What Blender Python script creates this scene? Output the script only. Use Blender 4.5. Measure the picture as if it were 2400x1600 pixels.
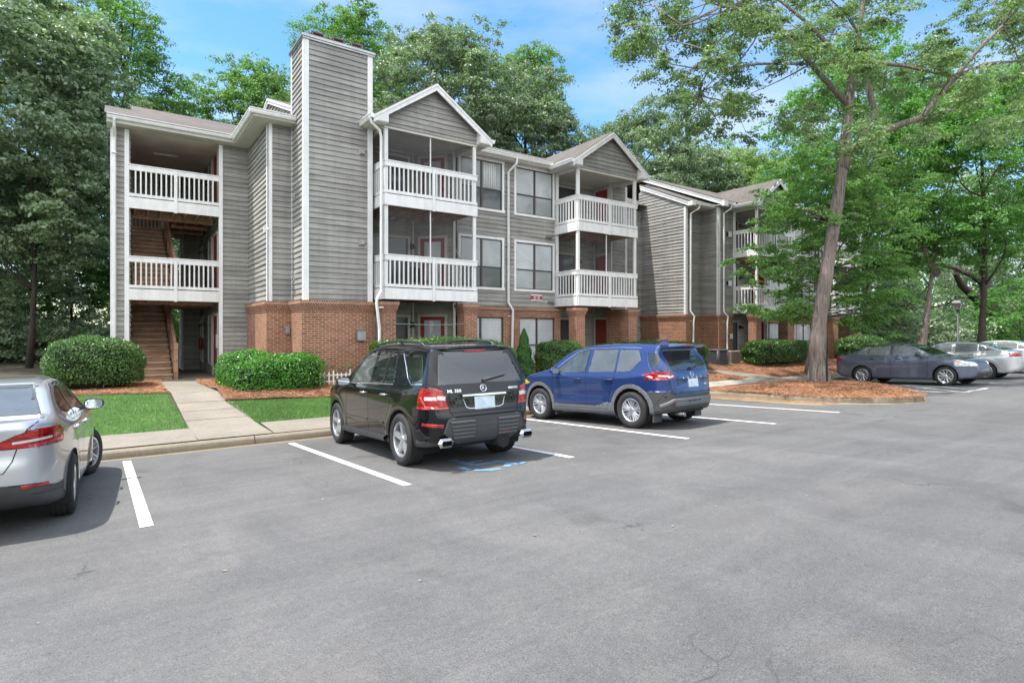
import bpy, bmesh, math, random
import numpy as np
from mathutils import Vector, Matrix
R_ = random.Random(7)
NR = np.random.RandomState(11)
for o in list(bpy.data.objects): bpy.data.objects.remove(o)
SC = bpy.context.scene
COL = SC.collection

# ------------------------------------------------------------------ camera, sky, sun, exposure
YAW = 0.6088; FPX = 1350.5; CZ = 2.114
SY, CY_ = math.sin(YAW), math.cos(YAW)
cam_d = bpy.data.cameras.new('camera'); cam = bpy.data.objects.new('camera', cam_d); COL.objects.link(cam)
cam_d.sensor_width = 36.0; cam_d.lens = 36.0 * FPX / 2400.0
cam_d.shift_y = -(800.0 - 777.4) / 2400.0
cam_d.clip_end = 2000.0
cam.location = (0, 0, CZ); cam.rotation_euler = (math.pi / 2, 0, -YAW)
SC.camera = cam

SUN_D = Vector((0.40, -0.13, -1.0)).normalized()      # direction light travels
elev = math.asin(-SUN_D.z)
az_vec = Vector((-SUN_D.x, -SUN_D.y))                  # towards the sun
az = math.atan2(az_vec.x, az_vec.y)                    # clockwise from +Y
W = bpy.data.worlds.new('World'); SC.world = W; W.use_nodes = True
nt = W.node_tree; nt.nodes.clear()
out = nt.nodes.new('ShaderNodeOutputWorld'); bg = nt.nodes.new('ShaderNodeBackground')
sky = nt.nodes.new('ShaderNodeTexSky'); sky.sky_type = 'NISHITA'; sky.sun_disc = False
sky.sun_elevation = elev; sky.sun_rotation = az
sky.air_density = 1.1; sky.dust_density = 0.6; sky.ozone_density = 3.0
tc = nt.nodes.new('ShaderNodeTexCoord'); mp = nt.nodes.new('ShaderNodeMapping')
mp.inputs['Scale'].default_value = (1.2, 1.2, 4.2); mp.inputs['Location'].default_value = (0.35, 0.1, 0.2)
nz = nt.nodes.new('ShaderNodeTexNoise'); nz.inputs['Scale'].default_value = 1.6; nz.inputs['Detail'].default_value = 7; nz.inputs['Roughness'].default_value = 0.55
rp = nt.nodes.new('ShaderNodeValToRGB'); rp.color_ramp.elements[0].position = 0.42; rp.color_ramp.elements[1].position = 0.76; rp.color_ramp.elements[0].color = (0.04, 0.04, 0.04, 1)
rp.color_ramp.elements[1].color = (0.85, 0.85, 0.85, 1)
mx = nt.nodes.new('ShaderNodeMix'); mx.data_type = 'RGBA'; mx.inputs[7].default_value = (3.0, 3.15, 3.3, 1)
nt.links.new(tc.outputs['Generated'], mp.inputs['Vector']); nt.links.new(mp.outputs['Vector'], nz.inputs['Vector'])
nt.links.new(nz.outputs['Fac'], rp.inputs['Fac']); nt.links.new(rp.outputs['Color'], mx.inputs[0])
hs = nt.nodes.new('ShaderNodeHueSaturation'); hs.inputs['Saturation'].default_value = 1.28; hs.inputs['Value'].default_value = .97; nt.links.new(sky.outputs['Color'], hs.inputs['Color']); nt.links.new(hs.outputs['Color'], mx.inputs[6])
# bright cloud added unseen behind the camera to light the shaded fronts; only thin cloud over the building
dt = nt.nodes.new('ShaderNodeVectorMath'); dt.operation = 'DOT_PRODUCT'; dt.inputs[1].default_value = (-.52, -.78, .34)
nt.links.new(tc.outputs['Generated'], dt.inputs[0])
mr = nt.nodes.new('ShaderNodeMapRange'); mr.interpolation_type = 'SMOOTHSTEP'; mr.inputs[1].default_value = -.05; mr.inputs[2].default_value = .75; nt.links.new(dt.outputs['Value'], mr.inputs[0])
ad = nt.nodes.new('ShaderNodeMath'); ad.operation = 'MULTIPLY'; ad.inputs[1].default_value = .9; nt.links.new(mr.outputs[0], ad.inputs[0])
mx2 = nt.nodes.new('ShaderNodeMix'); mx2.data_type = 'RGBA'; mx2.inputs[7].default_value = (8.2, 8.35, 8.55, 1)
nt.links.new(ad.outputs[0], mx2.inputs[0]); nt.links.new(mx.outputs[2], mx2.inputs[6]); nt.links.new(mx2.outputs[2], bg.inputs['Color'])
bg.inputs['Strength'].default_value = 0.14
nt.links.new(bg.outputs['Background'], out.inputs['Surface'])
sun_d = bpy.data.lights.new('sun', 'SUN'); sun_d.energy = 3.0; sun_d.angle = math.radians(0.6); sun_d.color = (1.0, 0.955, 0.89)
sun = bpy.data.objects.new('sun', sun_d); COL.objects.link(sun); sun.location = (-20, 10, 40)
sun.rotation_euler = SUN_D.to_track_quat('-Z', 'Y').to_euler()
SC.view_settings.view_transform = 'Standard'; SC.view_settings.look = 'None'
SC.view_settings.exposure = 1.22; SC.view_settings.gamma = 1.0
SC.render.engine = 'CYCLES'
SC.cycles.max_bounces = 8; SC.cycles.transparent_max_bounces = 24

# ------------------------------------------------------------------ helpers
def lotz(x, y): return 0.539 + 0.0034 * min(x, 60) - 0.0477 * y
def gz(y): return float(np.interp(y, [11.45, 13.1, 16.3, 40, 60, 100], [.13, .17, .6, .65, .8, 2.0]))
def place(px, t):
    dx = (px - 1200.0) / FPX
    return ((SY + dx * CY_) * t, (CY_ - dx * SY) * t)
def zat(py, t): return CZ + (777.4 - py) * t / FPX

def tag(o, label=None, cat=None, group=None, kind=None):
    if label: o['label'] = label
    if cat: o['category'] = cat
    if group: o['group'] = group
    if kind: o['kind'] = kind
    return o
def empty(name, loc, label, cat, group=None):
    o = bpy.data.objects.new(name, None); COL.objects.link(o); o.location = loc
    o.empty_display_size = 0.2
    return tag(o, label, cat, group)
def put(o, parent):
    """parts are modelled in world coordinates; the thing's empty only moves the origin"""
    if parent is not None:
        o.parent = parent
        if parent.type == 'EMPTY': o.location = -Vector(parent.location)
    return o
class MB:
    def __init__(s): s.v = []; s.f = []; s.m = []; s.sm = []
    def poly(s, pts, m=0, smooth=False):
        b = len(s.v); s.v += [tuple(p) for p in pts]; s.f.append(tuple(range(b, b + len(pts)))); s.m.append(m); s.sm.append(smooth)
    def box(s, x0, x1, y0, y1, z0, z1, m=0):
        b = len(s.v)
        s.v += [(x0,y0,z0),(x1,y0,z0),(x1,y1,z0),(x0,y1,z0),(x0,y0,z1),(x1,y0,z1),(x1,y1,z1),(x0,y1,z1)]
        for q in ((0,3,2,1),(4,5,6,7),(0,1,5,4),(1,2,6,5),(2,3,7,6),(3,0,4,7)):
            s.f.append(tuple(b + i for i in q)); s.m.append(m); s.sm.append(False)
    def bar(s, a, b_, w, h, m=0, up=(0,0,1)):
        a = Vector(a); b_ = Vector(b_); d = (b_ - a).normalized(); u = Vector(up)
        r = d.cross(u)
        if r.length < 1e-4: r = d.cross(Vector((1,0,0)))
        r.normalize(); u = r.cross(d).normalized()
        b = len(s.v)
        for p in (a, b_):
            for i, j in ((-1,-1),(1,-1),(1,1),(-1,1)):
                s.v.append(tuple(p + r * (w/2*i) + u * (h/2*j)))
        for q in ((0,3,2,1),(4,5,6,7),(0,1,5,4),(1,2,6,5),(2,3,7,6),(3,0,4,7)):
            s.f.append(tuple(b + i for i in q)); s.m.append(m); s.sm.append(False)
    def tube(s, pts, rad, n=10, m=0, caps=True, flat=False):
        pts = [Vector(p) for p in pts]; k = len(pts)
        if not hasattr(rad, '__len__'): rad = [rad] * k
        prev = None; rings = []
        for i, p in enumerate(pts):
            d = (pts[min(i+1,k-1)] - pts[max(i-1,0)]).normalized()
            if prev is None:
                r = d.cross(Vector((0,0,1)))
                if r.length < 1e-3: r = d.cross(Vector((0,1,0)))
                r.normalize()
            else:
                r = prev - d * prev.dot(d); r.normalize()
            prev = r; u = d.cross(r).normalized(); ring = []
            for j in range(n):
                a = 2 * math.pi * (j + .5) / n
                ring.append(len(s.v)); s.v.append(tuple(p + (r * math.cos(a) + u * math.sin(a)) * rad[i]))
            rings.append(ring)
        for i in range(k - 1):
            for j in range(n):
                s.f.append((rings[i][j], rings[i][(j+1)%n], rings[i+1][(j+1)%n], rings[i+1][j])); s.m.append(m); s.sm.append(not flat)
        if caps:
            s.f.append(tuple(reversed(rings[0]))); s.m.append(m); s.sm.append(False)
            s.f.append(tuple(rings[-1])); s.m.append(m); s.sm.append(False)
    def build(s, name, mats, parent=None, bevel=0):
        me = bpy.data.meshes.new(name); me.from_pydata(s.v, [], s.f)
        if not isinstance(mats, (list, tuple)): mats = [mats]
        for q in mats: me.materials.append(q)
        me.polygons.foreach_set('material_index', s.m); me.polygons.foreach_set('use_smooth', s.sm)
        me.update()
        o = bpy.data.objects.new(name, me); COL.objects.link(o)
        if bevel:
            md = o.modifiers.new('bevel', 'BEVEL'); md.width = bevel; md.segments = 2; md.limit_method = 'ANGLE'
        return put(o, parent)
def npmesh(name, V, F, mats, parent=None, smooth=False, midx=None):
    """V (n,3), F (m,k) arrays -> one mesh object"""
    V = np.asarray(V, dtype=np.float32); F = np.asarray(F, dtype=np.int32)
    me = bpy.data.meshes.new(name); k = F.shape[1]
    me.vertices.add(len(V)); me.vertices.foreach_set('co', V.ravel())
    me.loops.add(F.size); me.loops.foreach_set('vertex_index', F.ravel())
    me.polygons.add(len(F)); me.polygons.foreach_set('loop_start', np.arange(0, F.size, k, dtype=np.int32))
    me.polygons.foreach_set('loop_total', np.full(len(F), k, dtype=np.int32))
    if not isinstance(mats, (list, tuple)): mats = [mats]
    for q in mats: me.materials.append(q)
    if midx is not None: me.polygons.foreach_set('material_index', np.asarray(midx, dtype=np.int32))
    me.polygons.foreach_set('use_smooth', np.full(len(F), smooth))
    me.update(calc_edges=True)
    o = bpy.data.objects.new(name, me); COL.objects.link(o)
    return put(o, parent)

# ------------------------------------------------------------------ materials
def nodes(name):
    m = bpy.data.materials.new(name); m.use_nodes = True; t = m.node_tree
    b = t.nodes['Principled BSDF']
    return m, t, b
def N(t, kind, **kw):
    n = t.nodes.new(kind)
    for k, v in kw.items():
        if k in n.inputs.keys(): n.inputs[k].default_value = v
        else: setattr(n, k, v)
    return n
def rgb(c): return (c[0], c[1], c[2], 1.0)
def ramp(t, fac, stops):
    r = t.nodes.new('ShaderNodeValToRGB'); e = r.color_ramp.elements
    while len(e) < len(stops): e.new(0.5)
    for i, (p, c) in enumerate(stops):
        e[i].position = p; e[i].color = rgb(c) if hasattr(c, '__len__') else (c, c, c, 1)
    t.links.new(fac, r.inputs['Fac']); return r
def mixc(t, fac, a, b, blend='MIX'):
    m = t.nodes.new('ShaderNodeMix'); m.data_type = 'RGBA'; m.blend_type = blend
    for i, x in ((0, fac), (6, a), (7, b)):
        if hasattr(x, 'is_linked') or hasattr(x, 'links'): t.links.new(x, m.inputs[i])
        elif i == 0: m.inputs[0].default_value = x
        else: m.inputs[i].default_value = rgb(x)
    return m.outputs[2]
def coords(t, scale=(1,1,1), rot=(0,0,0), loc=(0,0,0)):
    c = t.nodes.new('ShaderNodeTexCoord'); m = t.nodes.new('ShaderNodeMapping')
    m.inputs['Scale'].default_value = scale; m.inputs['Rotation'].default_value = rot; m.inputs['Location'].default_value = loc
    t.links.new(c.outputs['Object'], m.inputs['Vector']); return m.outputs['Vector']
def bump(t, b, h, strength=0.3, dist=0.01):
    n = t.nodes.new('ShaderNodeBump'); n.inputs['Strength'].default_value = strength; n.inputs['Distance'].default_value = dist
    t.links.new(h, n.inputs['Height']); t.links.new(n.outputs['Normal'], b.inputs['Normal'])
def noise(t, vec, scale, detail=4, rough=0.55, dist=0.0):
    n = t.nodes.new('ShaderNodeTexNoise'); n.inputs['Scale'].default_value = scale; n.inputs['Detail'].default_value = detail
    n.inputs['Roughness'].default_value = rough; n.inputs['Distortion'].default_value = dist
    if vec is not None: t.links.new(vec, n.inputs['Vector'])
    return n.outputs['Fac']
def simple(name, c, rough=0.5, metal=0.0, var=0.0, vs=3.0, coat=0.0, spec=None, bmp=0.0, bs=40.0):
    m, t, b = nodes(name)
    b.inputs['Base Color'].default_value = rgb(c); b.inputs['Roughness'].default_value = rough; b.inputs['Metallic'].default_value = metal
    if coat: b.inputs['Coat Weight'].default_value = coat; b.inputs['Coat Roughness'].default_value = 0.03
    if spec is not None: b.inputs['Specular IOR Level'].default_value = spec
    v = coords(t)
    if var:
        f = noise(t, v, vs, 5, .6)
        r = ramp(t, f, [(.3, [x * (1 - var) for x in c]), (.7, [min(1, x * (1 + var)) for x in c])])
        t.links.new(r.outputs['Color'], b.inputs['Base Color'])
    if bmp:
        bump(t, b, noise(t, v, bs, 4, .6), bmp, 0.01)
    return m

def m_siding(name, c):
    m, t, b = nodes(name)
    v1 = coords(t, (1.3, 1.3, 22)); f1 = noise(t, v1, 1.4, 6, .65, .3)         # long grain streaks
    v2 = coords(t, (0.7, 0.7, 6.45)); f2 = noise(t, v2, 1.0, 0)                # board to board
    v3 = coords(t, (5, 5, 14)); f3 = noise(t, v3, 1.0, 3, .5)                   # worn spots
    a = ramp(t, f1, [(.25, [x * .70 for x in c]), (.75, [x * 1.28 for x in c])]).outputs['Color']
    bb = ramp(t, f2, [(.3, (.82, .82, .82)), (.7, (1.12, 1.12, 1.10))]).outputs['Color']
    k = mixc(t, 1.0, a, bb, 'MULTIPLY')
    sv = ramp(t, noise(t, coords(t, (5, 5, .35)), 1.0, 5, .6), [(.3, (.86,.86,.85)), (.65, (1.05,1.05,1.05))]).outputs['Color']
    k = mixc(t, 1.0, k, sv, 'MULTIPLY')
    w = ramp(t, f3, [(.66, (0, 0, 0)), (.76, (1, 1, 1))]).outputs['Color']
    k2 = mixc(t, 0.5, k, k, 'MIX')
    mm = t.nodes.new('ShaderNodeMath'); mm.operation = 'MULTIPLY'; mm.inputs[1].default_value = .55
    t.links.new(w, mm.inputs[0])
    k3 = mixc(t, mm.outputs[0], k2, [x * .38 for x in c])
    t.links.new(k3, b.inputs['Base Color']); b.inputs['Roughness'].default_value = .75
    bump(t, b, f1, .35, .006)
    return m
def m_brick(name, width=.205, row=.0655, cols=((.205,.082,.046),(.305,.132,.074),(.11,.055,.038)), mortar=(.50,.39,.29)):
    m, t, b = nodes(name)
    tcn = t.nodes.new('ShaderNodeTexCoord'); g = t.nodes.new('ShaderNodeNewGeometry')
    sp = t.nodes.new('ShaderNodeSeparateXYZ'); t.links.new(tcn.outputs['Object'], sp.inputs[0])
    sn = t.nodes.new('ShaderNodeSeparateXYZ'); t.links.new(g.outputs['True Normal'], sn.inputs[0])
    ab = t.nodes.new('ShaderNodeMath'); ab.operation = 'ABSOLUTE'; t.links.new(sn.outputs['X'], ab.inputs[0])
    gt = t.nodes.new('ShaderNodeMath'); gt.operation = 'GREATER_THAN'; gt.inputs[1].default_value = .6; t.links.new(ab.outputs[0], gt.inputs[0])
    mx_ = t.nodes.new('ShaderNodeMix'); mx_.data_type = 'FLOAT'
    t.links.new(gt.outputs[0], mx_.inputs[0]); t.links.new(sp.outputs['X'], mx_.inputs[2]); t.links.new(sp.outputs['Y'], mx_.inputs[3])
    cb = t.nodes.new('ShaderNodeCombineXYZ'); t.links.new(mx_.outputs[0], cb.inputs['X']); t.links.new(sp.outputs['Z'], cb.inputs['Y'])
    br = t.nodes.new('ShaderNodeTexBrick'); br.inputs['Scale'].default_value = 1.0
    br.inputs['Brick Width'].default_value = width; br.inputs['Row Height'].default_value = row
    br.inputs['Mortar Size'].default_value = .0062; br.inputs['Mortar Smooth'].default_value = .15; br.inputs['Bias'].default_value = -.1
    br.inputs['Color1'].default_value = rgb(cols[0]); br.inputs['Color2'].default_value = rgb(cols[1]); br.inputs['Mortar'].default_value = rgb(mortar)
    t.links.new(cb.outputs[0], br.inputs['Vector'])
    # occasional dark brick: noise with low frequency along courses
    vm = coords(t, (4.9, 4.9, 15.3)); dk = noise(t, vm, 1.0, 0)
    fd = ramp(t, dk, [(.66, 0.0), (.70, .6)]).outputs['Color']
    inv = t.nodes.new('ShaderNodeMath'); inv.operation = 'MULTIPLY'
    om = t.nodes.new('ShaderNodeMath'); om.operation = 'SUBTRACT'; om.inputs[0].default_value = 1.0; t.links.new(br.outputs['Fac'], om.inputs[1])
    t.links.new(om.outputs[0], inv.inputs[0]); t.links.new(fd, inv.inputs[1])
    k = mixc(t, inv.outputs[0], br.outputs['Color'], cols[2])
    st = ramp(t, noise(t, coords(t, (1, 1, 1)), 1.1, 5, .6), [(.3, (.78, .78, .78)), (.7, (1.15, 1.12, 1.1))]).outputs['Color']
    k = mixc(t, 1.0, k, st, 'MULTIPLY')
    gr = ramp(t, noise(t, coords(t), 60, 3, .6), [(.3, (.85, .85, .85)), (.7, (1.12, 1.12, 1.12))]).outputs['Color']
    k = mixc(t, 1.0, k, gr, 'MULTIPLY')
    t.links.new(k, b.inputs['Base Color']); b.inputs['Roughness'].default_value = .85
    iv = t.nodes.new('ShaderNodeMath'); iv.operation = 'SUBTRACT'; iv.inputs[0].default_value = 1; t.links.new(br.outputs['Fac'], iv.inputs[1])
    bump(t, b, iv.outputs[0], .6, .006)
    return m
def m_white(name='white_paint', c=(.72,.72,.72)):
    m, t, b = nodes(name)
    f = noise(t, coords(t, (1.5,1.5,1.5)), 2.2, 6, .65)
    k = ramp(t, f, [(.25, [x*.86 for x in c]), (.6, c)]).outputs['Color']
    f2 = noise(t, coords(t, (9,9,9)), 3.0, 5, .7)
    k = mixc(t, 1.0, k, ramp(t, noise(t, coords(t, (7, 7, .6)), 1.0, 5, .65), [(.3, (.90,.895,.88)), (.6, (1.03,1.03,1.03))]).outputs['Color'], 'MULTIPLY')
    d = ramp(t, f2, [(.66, 0.0), (.8, .35)]).outputs['Color']
    k = mixc(t, d, k, (.33,.31,.28))
    t.links.new(k, b.inputs['Base Color']); b.inputs['Roughness'].default_value = .55
    bump(t, b, f2, .12, .004)
    return m
def m_shingle():
    m, t, b = nodes('shingle')
    v = coords(t)
    f = noise(t, coords(t, (4.2, 4.2, 16)), 1.0, 1)
    f2 = noise(t, v, 95, 2, .6)
    f3 = noise(t, v, .7, 4, .6)
    k = ramp(t, f, [(.3, (.065,.055,.048)), (.5, (.105,.090,.078)), (.7, (.15,.13,.115))]).outputs['Color']
    k = mixc(t, .5, k, ramp(t, f2, [(.3, (.06,.052,.047)), (.7, (.21,.19,.17))]).outputs['Color'])
    k = mixc(t, 1.0, k, ramp(t, f3, [(.3, (.8,.8,.8)), (.7, (1.1,1.1,1.1))]).outputs['Color'], 'MULTIPLY')
    t.links.new(k, b.inputs['Base Color']); b.inputs['Roughness'].default_value = .95
    bump(t, b, f, .5, .01)
    return m
def m_wood(name, c, sc=(2, 2, 30)):
    m, t, b = nodes(name)
    f = noise(t, coords(t, sc), 1.3, 6, .65, .6); f2 = noise(t, coords(t), 2.0, 4, .6)
    k = ramp(t, f, [(.25, [x*.5 for x in c]), (.5, c), (.8, [min(1, x*1.5) for x in c])]).outputs['Color']
    k = mixc(t, 1.0, k, ramp(t, f2, [(.3, (.7,.7,.7)), (.7, (1.2,1.2,1.2))]).outputs['Color'], 'MULTIPLY')
    t.links.new(k, b.inputs['Base Color']); b.inputs['Roughness'].default_value = .8
    bump(t, b, f, .3, .005)
    return m
def m_glass_win(name, c, rough=.06):
    m, t, b = nodes(name)
    f = noise(t, coords(t, (1,1,1)), 1.1, 4, .6, .5)
    k = ramp(t, f, [(.35, [x*.80 for x in c]), (.65, [x*1.08 for x in c])]).outputs['Color']
    wv = t.nodes.new('ShaderNodeTexWave'); wv.bands_direction = 'Z'; wv.inputs['Scale'].default_value = 6.3; t.links.new(coords(t), wv.inputs['Vector'])
    k = mixc(t, 1.0, k, ramp(t, wv.outputs['Fac'], [(.2, (.84,.84,.84)), (.6, (1.04,1.04,1.04))]).outputs['Color'], 'MULTIPLY')
    t.links.new(k, b.inputs['Base Color']); b.inputs['Roughness'].default_value = .4
    b.inputs['Coat Weight'].default_value = 1.0; b.inputs['Coat Roughness'].default_value = rough; b.inputs['Coat IOR'].default_value = 1.55
    f2 = noise(t, coords(t, (1,1,1)), .8, 2, .5)
    bump(t, b, f2, .05, .05)
    return m
def m_screen():
    m, t, b = nodes('screen_mesh')
    b.inputs['Base Color'].default_value = (.045,.045,.048,1); b.inputs['Roughness'].default_value = .6
    tr = t.nodes.new('ShaderNodeBsdfTransparent'); mxs = t.nodes.new('ShaderNodeMixShader')
    f = noise(t, coords(t), 1.5, 3, .5); r = ramp(t, f, [(.3, .28), (.7, .42)])
    t.links.new(r.outputs['Color'], mxs.inputs['Fac']); t.links.new(tr.outputs[0], mxs.inputs[1]); t.links.new(b.outputs[0], mxs.inputs[2])
    t.links.new(mxs.outputs[0], t.nodes['Material Output'].inputs['Surface'])
    return m
def m_concrete(name='concrete', c=(.245,.220,.182)):
    m, t, b = nodes(name)
    v = coords(t); f = noise(t, v, .9, 6, .65); f2 = noise(t, v, 22, 5, .7); f3 = noise(t, v, 160, 2)
    k = ramp(t, f, [(.25, [x*.72 for x in c]), (.55, c), (.8, [x*1.15 for x in c])]).outputs['Color']
    k = mixc(t, 1.0, k, ramp(t, f2, [(.3, (.82,.8,.78)), (.7, (1.1,1.1,1.1))]).outputs['Color'], 'MULTIPLY')
    k = mixc(t, 1.0, k, ramp(t, f3, [(.3, (.85,.85,.85)), (.7, (1.12,1.12,1.12))]).outputs['Color'], 'MULTIPLY')
    t.links.new(k, b.inputs['Base Color']); b.inputs['Roughness'].default_value = .9
    bump(t, b, f2, .2, .004)
    return m
def m_asphalt():
    m, t, b = nodes('asphalt')
    v = coords(t)
    big = noise(t, v, .16, 5, .6, .4); mid = noise(t, coords(t, (1, .55, 1), (0, 0, .5)), .9, 5, .65, .6)
    fine = noise(t, v, 120, 3, .7); agg = t.nodes.new('ShaderNodeTexVoronoi'); agg.inputs['Scale'].default_value = 95; t.links.new(v, agg.inputs['Vector'])
    k = ramp(t, big, [(.3, (.093,.092,.090)), (.7, (.128,.126,.124))]).outputs['Color']
    k = mixc(t, 1.0, k, ramp(t, mid, [(.3, (.80,.80,.81)), (.7, (1.18,1.17,1.16))]).outputs['Color'], 'MULTIPLY')
    k = mixc(t, 1.0, k, ramp(t, fine, [(.28, (.45,.45,.45)), (.72, (1.6,1.6,1.6))]).outputs['Color'], 'MULTIPLY')
    sp = ramp(t, agg.outputs['Distance'], [(.10, 1.0), (.2, 0.0)]).outputs['Color']
    vis = ramp(t, noise(t, v, 60, 1), [(.52, 0.0), (.62, .55)]).outputs['Color']
    mu = t.nodes.new('ShaderNodeMath'); mu.operation = 'MULTIPLY'; t.links.new(sp, mu.inputs[0]); t.links.new(vis, mu.inputs[1])
    k = mixc(t, mu.outputs[0], k, (.34,.33,.31))
    st = ramp(t, noise(t, coords(t, (.25, 1.6, 1), (0, 0, -.35)), 1.3, 6, .7, 1.2), [(.3, (.86,.86,.86)), (.7, (1.12,1.12,1.12))]).outputs['Color']
    k = mixc(t, 1.0, k, st, 'MULTIPLY')
    oil = ramp(t, noise(t, coords(t, (1,1,1), (0,0,0), (11,4,0)), .8, 4, .55), [(.62, 0.0), (.74, .55)]).outputs['Color']
    k = mixc(t, oil, k, (.045,.043,.042))
    med = ramp(t, noise(t, v, 22, 4, .7), [(.3, (.88,.88,.88)), (.7, (1.12,1.12,1.12))]).outputs['Color']
    k = mixc(t, 1.0, k, med, 'MULTIPLY')
    # hairline cracks
    vo = t.nodes.new('ShaderNodeTexVoronoi'); vo.feature = 'DISTANCE_TO_EDGE'; vo.inputs['Scale'].default_value = .32
    vd = t.nodes.new('ShaderNodeVectorMath'); vd.operation = 'ADD'
    nn = t.nodes.new('ShaderNodeTexNoise'); nn.inputs['Scale'].default_value = 1.6; nn.inputs['Detail'].default_value = 5
    t.links.new(v, nn.inputs['Vector']); t.links.new(v, vd.inputs[0]); t.links.new(nn.outputs['Color'], vd.inputs[1]); t.links.new(vd.outputs[0], vo.inputs['Vector'])
    cr = ramp(t, vo.outputs['Distance'], [(.0, 1.0), (.0045, 0.0)]).outputs['Color']
    cm = ramp(t, noise(t, v, .45, 3), [(.50, 0.0), (.60, .8)]).outputs['Color']
    mu2 = t.nodes.new('ShaderNodeMath'); mu2.operation = 'MULTIPLY'; t.links.new(cr, mu2.inputs[0]); t.links.new(cm, mu2.inputs[1])
    k = mixc(t, mu2.outputs[0], k, (.03,.03,.03))
    # dusty reddish stains
    ds = ramp(t, noise(t, coords(t, (1,1,1), (0,0,0), (3,7,0)), .55, 5, .65), [(.60, 0.0), (.78, .35)]).outputs['Color']
    k = mixc(t, ds, k, (.17,.145,.13))
    t.links.new(k, b.inputs['Base Color']); b.inputs['Roughness'].default_value = .88
    bump(t, b, fine, .5, .006)
    return m
def m_paintline():
    m, t, b = nodes('road_paint')
    v = coords(t); f = noise(t, v, 14, 5, .7); f2 = noise(t, v, 120, 2)
    k = ramp(t, f, [(.3, (.5,.49,.47)), (.5, (.74,.73,.70))]).outputs['Color']
    w = ramp(t, noise(t, v, 18, 6, .8), [(.56, 0.0), (.66, .9)]).outputs['Color']
    k = mixc(t, w, k, (.13,.13,.13)); k = mixc(t, .12, k, ramp(t, f2, [(.3, (.1,.1,.1)), (.7, (1,1,1))]).outputs['Color'])
    t.links.new(k, b.inputs['Base Color']); b.inputs['Roughness'].default_value = .7
    return m
def m_leaf(name, c1, c2, trans=.35, rough=.42, patch=0.5):
    m, t, b = nodes(name)
    g = t.nodes.new('ShaderNodeNewGeometry')
    r = ramp(t, g.outputs['Random Per Island'], [(0.0, c1), (1.0, c2)]).outputs['Color']
    f = noise(t, coords(t), patch, 3, .6)
    k = mixc(t, 1.0, r, ramp(t, f, [(.3, (.78,.80,.80)), (.7, (1.18,1.2,1.05))]).outputs['Color'], 'MULTIPLY')
    t.links.new(k, b.inputs['Base Color']); b.inputs['Roughness'].default_value = rough; b.inputs['Specular IOR Level'].default_value = .45
    tl = t.nodes.new('ShaderNodeBsdfTranslucent'); mxs = t.nodes.new('ShaderNodeMixShader'); mxs.inputs['Fac'].default_value = trans
    kk = mixc(t, 1.0, k, (1.25, 1.5, .55), 'MULTIPLY'); t.links.new(kk, tl.inputs['Color'])
    t.links.new(b.outputs[0], mxs.inputs[1]); t.links.new(tl.outputs[0], mxs.inputs[2])
    t.links.new(mxs.outputs[0], t.nodes['Material Output'].inputs['Surface'])
    return m
def m_bark(name, c):
    m, t, b = nodes(name)
    f = noise(t, coords(t, (15, 15, 1.5)), 1.3, 6, .7, .9); f2 = noise(t, coords(t), 1.2, 4, .6)
    k = ramp(t, f, [(.34, [x*.22 for x in c]), (.47, [x*.8 for x in c]), (.55, c), (.8, [min(1, x*1.5) for x in c])]).outputs['Color']
    k = mixc(t, 1.0, k, ramp(t, f2, [(.3, (.75,.74,.72)), (.7, (1.15,1.14,1.1))]).outputs['Color'], 'MULTIPLY')
    t.links.new(k, b.inputs['Base Color']); b.inputs['Roughness'].default_value = .92
    bump(t, b, f, .9, .05)
    return m
def m_ground(name, c1, c2, c3, s=1.2):
    m, t, b = nodes(name)
    v = coords(t); f = noise(t, v, s, 6, .65); f2 = noise(t, v, 40, 4, .7)
    k = ramp(t, f, [(.3, c1), (.5, c2), (.7, c3)]).outputs['Color']
    k = mixc(t, 1.0, k, ramp(t, f2, [(.3, (.6,.6,.6)), (.7, (1.35,1.35,1.35))]).outputs['Color'], 'MULTIPLY')
    t.links.new(k, b.inputs['Base Color']); b.inputs['Roughness'].default_value = .95
    bump(t, b, f2, .8, .03)
    return m

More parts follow.
